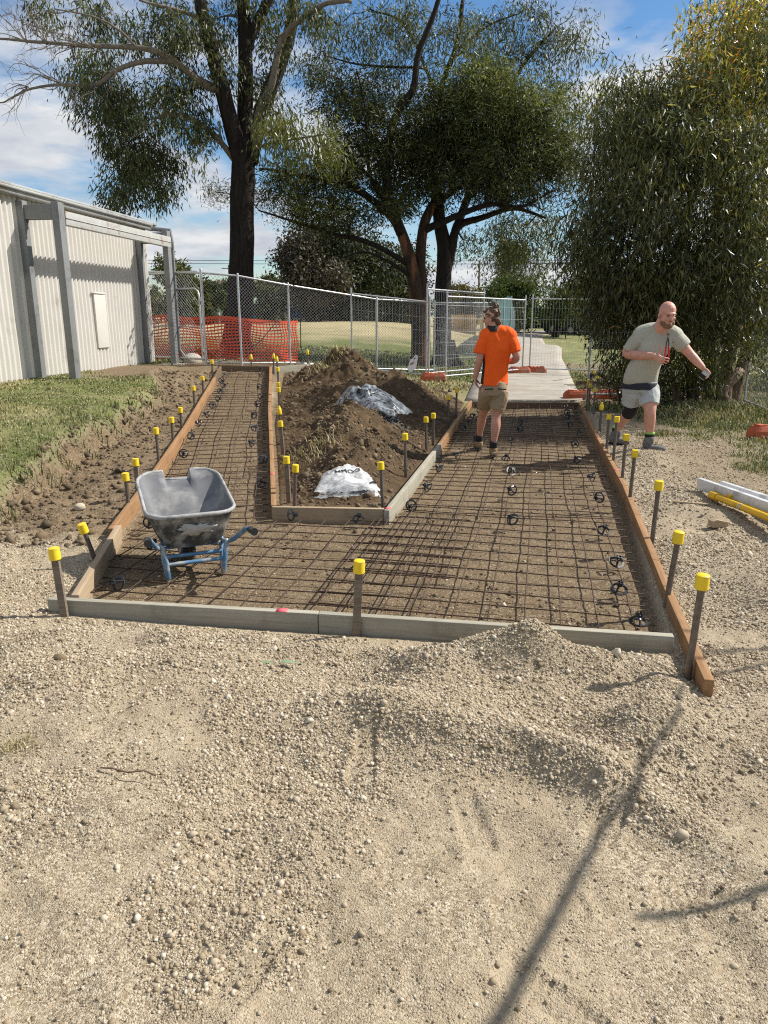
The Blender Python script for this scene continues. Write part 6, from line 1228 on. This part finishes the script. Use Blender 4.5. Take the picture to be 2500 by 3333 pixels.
def leafy():
    t = Tree(81); Y = 13.0; r = t.r
    for px, r0, r1 in (([(1500, 885, 13.1), (1495, 800, 13.1), (1480, 700, 13.2), (1470, 560, 13.3), (1500, 400, 13.4)], .13, .06), ([(1560, 880, 13.5), (1565, 800, 13.5), (1590, 700, 13.6), (1600, 560, 13.6), (1580, 380, 13.6)], .16, .07), ([(1580, 880, 13.7), (1600, 800, 13.8), (1630, 690, 13.9), (1680, 560, 14)], .12, .06), ([(1530, 885, 13.3), (1535, 760, 13.4), (1540, 600, 13.6), (1560, 300, 13.6), (1590, 100, 13.6)], .11, .06), ([(1465, 885, 12.9), (1455, 820, 12.9), (1420, 740, 12.9), (1390, 620, 13)], .07, .03), ([(1600, 800, 13.4), (1560, 850, 13.2), (1590, 885, 13.2)], .08, .10)): t.limb(px, r0, r1, True, 14, 0, .15)
    for px in ([(1470, 560, 13.3), (1380, 480, 13.0), (1290, 430, 12.8)], [(1500, 420, 13.4), (1430, 330, 13.2), (1350, 270, 13)], [(1420, 740, 12.9), (1340, 660, 12.7), (1270, 620, 12.5)], [(1600, 560, 13.6), (1680, 460, 13.2)], [(1480, 640, 13.2), (1560, 560, 12.3)]): t.limb(px, .045, .015)
    def tips(q):   # young growth towards the top and outer faces of the crown
        return np.clip(.10 + .10 * (q[:, 2] - 2.2) + .16 * (q[:, 0] - 5), .05, .46) * sstep(-.08, .18, fbm(q[:, 0] * 1.0 + q[:, 2] * .35, q[:, 2] * .9 + q[:, 1], .75, 3, 77))
    kw = dict(leaf=(.14, .0225), droop=1.15, spread=.16, twigs=.12, shell=2.6, tipf=tips)
    for (x, y, rx, ry, c, dy, dp) in ((1590, 60, 100, 90, 110, .3, 1.1), (1660, 30, 90, 90, 60, 0, 1.1), (1480, 130, 0, 0, 0, 0, 1), (1560, 170, 110, 80, 120, 0, 1.2), (1650, 180, 90, 100, 90, -.3, 1.2), (1500, 240, 100, 80, 120, -.2, 1.2), (1340, 215, 62, 62, 70, .2, .9), (1410, 230, 60, 60, 60, 0, .9), (1330, 300, 70, 70, 80, 0, 1), (1420, 330, 90, 80, 110, -.4, 1.2), (1540, 340, 110, 90, 140, -.7, 1.3), (1650, 330, 90, 110, 110, -.8, 1.3), (1310, 400, 72, 70, 84, -.1, 1), (1400, 440, 90, 80, 110, -.6, 1.2), (1520, 470, 110, 90, 140, -1.0, 1.3), (1640, 470, 90, 90, 110, -1.1, 1.2), (1275, 490, 66, 60, 64, -.3, .9), (1262, 555, 58, 48, 54, -.4, .8), (1345, 550, 78, 66, 86, -.6, 1.1), (1440, 570, 100, 80, 120, -.9, 1.3), (1560, 590, 100, 80, 110, -1.2, 1.2), (1650, 600, 70, 80, 70, -1.2, 1.0), (1310, 635, 50, 46, 40, -.6, .8), (1295, 690, 24, 36, 9, -.6, .4), (1390, 670, 80, 60, 80, -.5, 1.0), (1480, 690, 70, 60, 70, -.2, 1.0), (1450, 770, 56, 50, 46, .1, .7), (1500, 800, 46, 46, 34, -.1, .5), (1360, 760, 50, 40, 26, .2, .6), (1560, 700, 50, 46, 26, -.9, .6), (1540, 780, 30, 40, 14, -.4, .4), (1345, 790, 40, 30, 16, .5, .5), (1630, 720, 40, 50, 18, -.2, .5)):
        if c: t.B(x + r.normal(0, 6), y + r.normal(0, 6), Y + dy + r.normal(0, .15), rx * .92, ry * .92, dep=dp, clumps=int(c * .72), per=42, tb=float(np.clip(.85 + .26 * (at(x, y, Y)[2] - 2.6), .75, 1.9)), **kw)  # tb lifts leaf colour with height, painting in a sunlit crown top
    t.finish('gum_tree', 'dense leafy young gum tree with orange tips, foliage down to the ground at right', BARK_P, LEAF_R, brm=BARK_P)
    # low dead brush under the tree
    w = MB()
    for i in range(150):
        a = np.array((r.uniform(4.2, 5.6), r.uniform(13.3, 14.9), .15)); w.tube(cr([a, a + (r.normal(0, .25), r.normal(0, .2), r.uniform(.1, .45)), a + (r.normal(0, .45), r.normal(0, .3), r.uniform(.1, .6))], 3), np.linspace(.008, .003, 7), 4)
    tag(w.build('brushwood', BARK_D), 'tangle of dry brushwood under the leafy tree', 'brushwood', kind='stuff')
leafy()
# ---- trees, houses and cars beyond the park
def far_tree(name, label, x, yt, yb, wd, Y, kind, n=5200, leaf=(.26, .10), trunk=.22, airy=False, seed=1, low=.30, lean=0.0, group=None):
    t = Tree(seed); r = t.r; sc = 2500 / 1659 * Y / FPX; b = at(x, yb, Y); top = at(x, yt, Y)[2]; H_ = top - gz1(b[0], Y); W_ = wd * sc / 2; z0 = gz1(b[0], Y)
    P = np.array([(b[0], Y, z0 - .1), (b[0] + lean * .3, Y, z0 + H_ * .25), (b[0] + lean, Y, z0 + H_ * .5), (b[0] + lean, Y, z0 + H_ * .8)]); q = cr(P, 4); t.trunk.tube(q, np.linspace(trunk, trunk * .3, len(q)), 8); t.nodes.append(np.column_stack([q, np.linspace(trunk, trunk * .3, len(q))]))
    k = 9 if not airy else 13; per = 30; cl = max(4, int(n / k / per))
    for i in range(k):
        a = r.uniform(0, 6.28); f = r.random() ** .5; zc = r.uniform(low + .12, .86); wz = math.sqrt(max(.1, 1 - ((zc - .55) / .5) ** 2)); c = np.array((b[0] + lean + W_ * .68 * wz * f * math.cos(a), Y + W_ * .6 * wz * f * math.sin(a), z0 + H_ * zc)); s = (.42 if not airy else .27) * r.uniform(.8, 1.2); t.blob(c, (W_ * s * 1.1, W_ * s, min(H_ * .2, W_ * s)), cl, per, leaf, .4, .16 * W_ / 1.6, .06, 2.4)
    return t.finish(name, label, BARK_D, BG[kind], group=group)
far_tree('garden_tree', 'olive topped tree behind the gate, left of the end column', 375, 552, 720, 120, 46, 'olive', 9000, seed=101, low=.1)
far_tree('garden_tree', 'dull green tree seen through the gate mesh', 425, 590, 712, 90, 52, 'olive', 6000, seed=102, low=.15)
far_tree('garden_tree', 'round green tree with leaning trunk left of the big trunk', 483, 606, 706, 76, 50, 'green', 6000, seed=103, low=.35, lean=.5)
far_tree('garden_tree', 'small dark tree beside the green house', 452, 640, 706, 50, 56, 'dark', 3500, seed=104, low=.1)
far_tree('garden_tree', 'olive tree just right of the big dark trunk', 590, 580, 705, 90, 48, 'olive', 6000, seed=105, low=.1)
far_tree('mauve_tree', 'mauve-brown leaved tree beyond the park left of the reddish trunk', 668, 490, 705, 170, 42, 'mauve', 12000, (.22, .09), seed=106, low=.2)
far_tree('park_tree', 'large dark tree in the shade beyond the dry mound', 745, 475, 700, 260, 45, 'dark', 20000, seed=107, low=.06); far_tree('park_tree', 'dark green drooping tree left of the reddish trunk', 825, 520, 695, 190, 50, 'dark', 13000, seed=108, low=.04); far_tree('park_tree', 'mid green tree beyond the mound behind the two trunks', 880, 590, 690, 140, 56, 'green', 9000, seed=109, low=.04)
far_tree('park_tree', 'golden green tree right of the black trunk', 1005, 610, 690, 110, 62, 'gold', 7000, seed=110, low=.05); far_tree('park_tree', 'small domed tree on the skyline right of the black trunk', 985, 600, 690, 60, 75, 'dark', 3500, seed=111, low=.1)
far_tree('park_tree', 'open crowned gum tree above the green fence cloth', 1105, 500, 690, 120, 58, 'olive', 6500, (.24, .08), airy=True, seed=112, low=.3); far_tree('park_tree', 'bushy mid green tree at the bend of the path', 1110, 590, 690, 140, 55, 'green', 9000, seed=113, low=.0)
far_tree('willow', 'low twisted tree with green curtain of leaves beside the dark car', 1200, 610, 692, 150, 52, 'green', 9000, (.22, .06), .3, seed=114, low=.32, lean=.8); far_tree('park_tree', 'dark green tree beyond the path, half behind the leafy tree', 1270, 590, 690, 150, 58, 'dark', 9000, seed=115, low=.0)
for i, (x, w_, k) in enumerate(((1330, 160, 'dark'), (1420, 180, 'olive'), (1520, 200, 'dark'), (1620, 180, 'dark'), (1700, 160, 'olive'))): far_tree('screen_tree', ['dark tree showing behind the bald man', 'olive tree deep behind the leafy tree', 'broad dark tree behind the leafy trunks', 'dark tree at the right edge behind the end fence', 'olive tree just past the right edge'][i], x, 570, 700, w_, 40 + i * 2, k, 8000, seed=120 + i, low=.0)
for i in range(22):
    X = -88 + i * 8.2; far_tree('skyline_tree', 'low tree in the distant row closing the park', 829 + X / 95 * FPX * 1659 / 2500, 640 - (i * 37 % 5) * 5, 690, 95, 95 + (i * 53 % 7), ['dark', 'olive', 'green'][i % 3], 2600, (.5, .22), seed=140 + i, low=.0, group='distant tree row')
for i, (x, y) in enumerate(((8.6, 16.3), (10.2, 17.2), (9.6, 15.2))):
    t = Tree(170 + i); z = gz1(x, y); t.nodes.append(np.array([[x, y, z, .03], [x, y, z + .5, .03]])); t.trunk.tube([(x, y, z - .05), (x, y, z + .6)], .03, 6); t.blob((x, y, z + .75), (.9, .8, .7), 60, 26, (.13, .03), .3, .14, .2); t.finish('shrub', ['dark shrub behind the end-on fence panel', 'far dark shrub at the right edge', 'near dark shrub at the right edge'][i], BARK_D, LEAF_E, 'shrub')
def house(x, Y, w_, wallc, roofc, label, yaw=0.0, gable=False, h=2.6):
    e = empty('house', (x, Y, gz1(x, Y)), yaw, label=label, cat='house'); WM = simple('weatherboard', wallc, .8, 0, .06, 3, stretch=(.1, .1, 6)); RM = simple('roof_tile', roofc, .85, 0, .15, 6); GL = simple('house_glass', (.03, .035, .04), .1); TR = simple('white_trim', (.7, .7, .68), .6)
    w = MB(); w.box((0, 3, h / 2), (w_, 6, h)); w.build('wall', WM, e); w = MB(); a = w_ / 2 + .4
    if gable: w.add([(-a, -.4, h), (a, -.4, h), (a, 6.4, h), (-a, 6.4, h), (0, -.4, h + 1.8), (0, 6.4, h + 1.8)], [(0, 1, 4), (3, 5, 2), (0, 4, 5, 3), (1, 2, 5, 4), (0, 3, 2, 1)])
    else: w.add([(-a, -.4, h), (a, -.4, h), (a, 6.4, h), (-a, 6.4, h), (-a + 2.6, 3, h + 1.7), (a - 2.6, 3, h + 1.7)], [(0, 1, 5, 4), (1, 2, 5), (2, 3, 4, 5), (3, 0, 4), (0, 3, 2, 1)])
    w.build('roof', RM, e)
    for xx in ((-w_ * .28, w_ * .25) if w_ > 5 else (0,)):
        w = MB(); w.box((xx, -.02, 1.5), (1.5, .08, 1.2)); f = w.build('window', TR, e); w = MB(); w.box((xx, -.05, 1.5), (1.3, .06, 1.0)); w.build('pane', GL, f)
    w = MB(); w.box((w_ * .02, -.03, 1.02), (.85, .07, 2.0)); w.build('door', simple('door_paint', (.25, .23, .2), .5), e)
house(-15.6, 76, 11, (.24, .36, .24), (.14, .075, .06), 'pale green house with brown hipped roof seen past the gate post', .06); house(-9.2, 84, 5, (.62, .60, .42), (.2, .12, .09), 'cream gabled house end beside the big trunk', 0, True, 3.4); house(-4.5, 90, 12, (.3, .25, .2), (.12, .09, .08), 'low brown house in the shade behind the dark park tree', 0)
def car(x, Y, yaw, colr, label, tall=0.0):
    e = empty('car', (x, Y, gz1(x, Y)), yaw, label=label, cat='car'); PM = simple('car_paint', colr, .25, .2, .03, 3, 0, .6); GL = simple('car_glass', (.02, .025, .03), .08, 0, 0, 5, 0, .7); TY = simple('car_tyre', (.02, .02, .02), .8); RI = simple('car_rim', (.45, .45, .46), .3, .7)
    h = 1.45 + tall; w = MB(); P = [(-2.15, .32), (-2.2, .62), (-2.1, .92), (-1.5, .98 + tall * .5), (2.0, 1.0 + tall * .6), (2.2, .85 + tall * .4), (2.22, .35)]; w.extrude(P, 1.74); smooth_by_angle(w.build('body', PM, e), 30)
    w = MB(); Q = [(-1.25, .98 + tall * .5), (-.55, h - .03), (.2, h + .02), (1.4, h - .02), (1.95, 1.0 + tall * .6)]; n = 5; V = [(a, -.82 + (b - 1) * .25, b) for a, b in Q] + [(a, .82 - (b - 1) * .25, b) for a, b in Q]; w.add(V, [tuple(range(n)), tuple(range(2 * n - 1, n - 1, -1))] + [(j, j + n, (j + 1) % n + n, (j + 1) % n) for j in range(n)]); w.build('cabin', PM, e)
    for s in (-1, 1):
        for a0, a1 in ((-1.05, -.05), (.05, 1.05), (1.12, 1.6)):
            w = MB(); zb, zt = 1.03 + tall * .5, h - .09; k0 = max(0, min(1, (a0 + 1.2) / .6)) ; w.add([(a0, s * .832, zb), (a1, s * .832, zb), (a1 - (.15 if a1 > 1.2 else 0), s * (.832 - (zt - zb) * .25), zt), (a0 + (.42 if a0 < -1 else 0), s * (.832 - (zt - zb) * .25), zt)], [(0, 1, 2, 3)]); w.build('window', GL, e)
        for xx in (-1.35, 1.35): w = MB(); w.tube([(xx, s * .68, .34), (xx, s * .90, .34)], .335, 20); wh = w.build('wheel', TY, e); w = MB(); w.tube([(xx, s * .86, .34), (xx, s * .91, .34)], .21, 16); w.build('rim', RI, wh)
        w = MB(); w.box((-2.16, s * .62, .72), (.08, .3, .14), bevel=.02); w.build('headlight', simple('lamp_glass', (.7, .7, .7), .1), e); w = MB(); w.box((2.18, s * .68, .78), (.06, .22, .2), bevel=.02); w.build('taillight', simple('tail_red', (.4, .02, .02), .2), e)
    w = MB(); w.add([(-1.22, -.72, 1.02 + tall * .5), (-1.22, .72, 1.02 + tall * .5), (-.6, .66, h - .07), (-.6, -.66, h - .07)], [(0, 1, 2, 3)]); o = w.build('windscreen', GL, e); o.location = (-.02, 0, .012)
p = at(1150, 690, 56); car(p[0], 56, math.pi, (.018, .02, .028), 'dark four wheel drive parked beside the twisted tree', .35); p = at(1262, 690, 58); car(p[0], 58, .1, (.02, .022, .026), 'black car half hidden by the leafy tree', .1); p = at(578, 700, 54); car(p[0], 54, .2, (.02, .05, .22), 'blue car parked beyond the netting', -.05); p = at(725, 690, 60); car(p[0], 60, .0, (.03, .03, .07), 'small dark car beyond the dry mound', 0); p = at(795, 690, 66); car(p[0], 66, .1, (.015, .015, .02), 'black car in the shade left of the temporary panel', .1)
# low rail fences, bollards, timber screen, poles and wires
def misc():
    WHT = simple('white_post', (.62, .62, .6), .6)
    for i in range(5):
        q = at(448 + i * 9, 706, 58); w = MB(); w.tube([(q[0], 58, gz1(q[0], 58)), (q[0], 58, gz1(q[0], 58) + .85)], .07, 8); tag(w.build('bollard', WHT), 'thin pale bollard in the row before the green house', 'bollard', 'bollards before the green house')
    x0, x1 = at(738, 690, 62)[0], at(885, 690, 62)[0]; e = empty('rail_fence', (x0, 62, gz1(x0, 62)), label='grey wire fence on the crest of the dry mound', cat='fence')
    for i in range(9): w = MB(); X = (x1 - x0) * i / 8; w.tube([(X, 0, 0), (X, 0, 1.5)], .04, 6); w.build('post', GALV, e)
    w = MB(); w.tube([(0, 0, 1.48), (x1 - x0, 0, 1.48)], .03, 6); w.tube([(0, 0, .9), (x1 - x0, 0, .9)], .03, 6); w.build('rail', GALV, e)
    q = at(992, 700, 45); e = empty('timber_screen', (q[0] - .8, 45, gz1(q[0], 45)), label='brown paling screen past the black trunk', cat='screen'); w = MB()
    for i in range(16): w.box((i * .115, 0, .65), (.1, .03, 1.3))
    w.build('palings', simple('brown_paling', (.30, .18, .06), .8), e); w = MB(); w.box((.9, .03, .3), (1.85, .04, .08)); w.box((.9, .03, 1.05), (1.85, .04, .08)); w.build('rail', PALE_T, e)
    w = MB(); X = q[0] + 1.25; w.box((X, 44.6, gz1(X, 44.6) + .65), (.16, .16, 1.3), bevel=.02); w.box((X - .12, 44.6, gz1(X, 44.6) + 1.05), (.14, .1, .3), bevel=.02); w.box((X - .1, 44.6, gz1(X, 44.6) + .5), (.12, .1, .2), bevel=.02); tag(w.build('yellow_post', YELT), 'yellow machine mast beside the brown paling screen', 'machine')
    for i, (xd, Y, H_) in enumerate(((1032, 110, 9), (960, 130, 9.5), (500, 120, 9))):
        q = at(xd, 690, Y); e = empty('power_pole', (q[0], Y, 0), label=['power pole right of the black trunk', 'power pole hidden behind the two trunks', 'power pole beyond the green house'][i], cat='power pole'); w = MB(); w.tube([(0, 0, 0), (0, 0, H_)], .14, 8); w.build('pole', BARK_G, e); w = MB(); w.box((0, 0, H_ - .5), (2.2, .12, .12)); w.build('crossarm', BARK_G, e)
    w = MB()
    for dz in (0, .45): 
        t = np.linspace(0, 1, 20); w.tube(np.column_stack([-75 + 150 * t, 118 + 0 * t, 9.0 + dz + .5 * (2 * t - 1) ** 2]), .035, 4)
    tag(w.build('power_line', BLACKP), 'pair of power lines crossing the sky above the park', 'power line')
    # tall pole and two bare limbs standing to the right of the photographer; only their shade reaches the gravel
    w = MB(); k = 1.0 / math.tan(SUN_EL); ax, ay = math.sin(SUN_AZ) * k, math.cos(SUN_AZ) * k; sh = lambda x, y, h: np.array((x + ax * h, y + ay * h, h))
    A = [sh(1.285, 3.04, 3.0), sh(.75, 2.2, 2.6), sh(.264, 1.45, 2.25), sh(-.3, .55, 1.9), np.array((2.2, .1, 1.0)), np.array((2.7, -.5, -.05))]; w.tube(cr(A, 6), np.linspace(.011, .030, 31), 8); B_ = [sh(.725, 1.776, 2.6), sh(1.157, 1.867, 2.5), sh(1.6, 1.95, 2.4), sh(2.3, 2.0, 2.1), np.array((2.9, .4, .9))]
    w.tube(cr(B_, 6), np.linspace(.014, .030, 25), 8); w.tube(cr([B_[-1], np.array((2.75, -.1, .5)), A[-1]], 5), .045, 8)
    for q in ([sh(1.1, 3.35, 3.4), sh(1.4, 3.2, 3.3), sh(1.75, 3.3, 3.1), sh(2.4, 3.2, 2.8), sh(2.6, 1.6, 1.9)], [sh(1.25, 3.6, 3.5), sh(1.7, 3.45, 3.4), sh(2.2, 3.6, 3.3), sh(2.4, 3.2, 2.8)]): w.tube(cr(q, 5), np.linspace(.010, .02, (len(q) - 1) * 5 + 1), 6)
    e = empty('dead_tree', tuple(A[-1]), label='bare dead tree outside the right of the frame casting thin branch shadows on the gravel', cat='tree'); w.v = [v - A[-1] for v in w.v]; w.build('trunk', BARK_G, e, True)
misc()
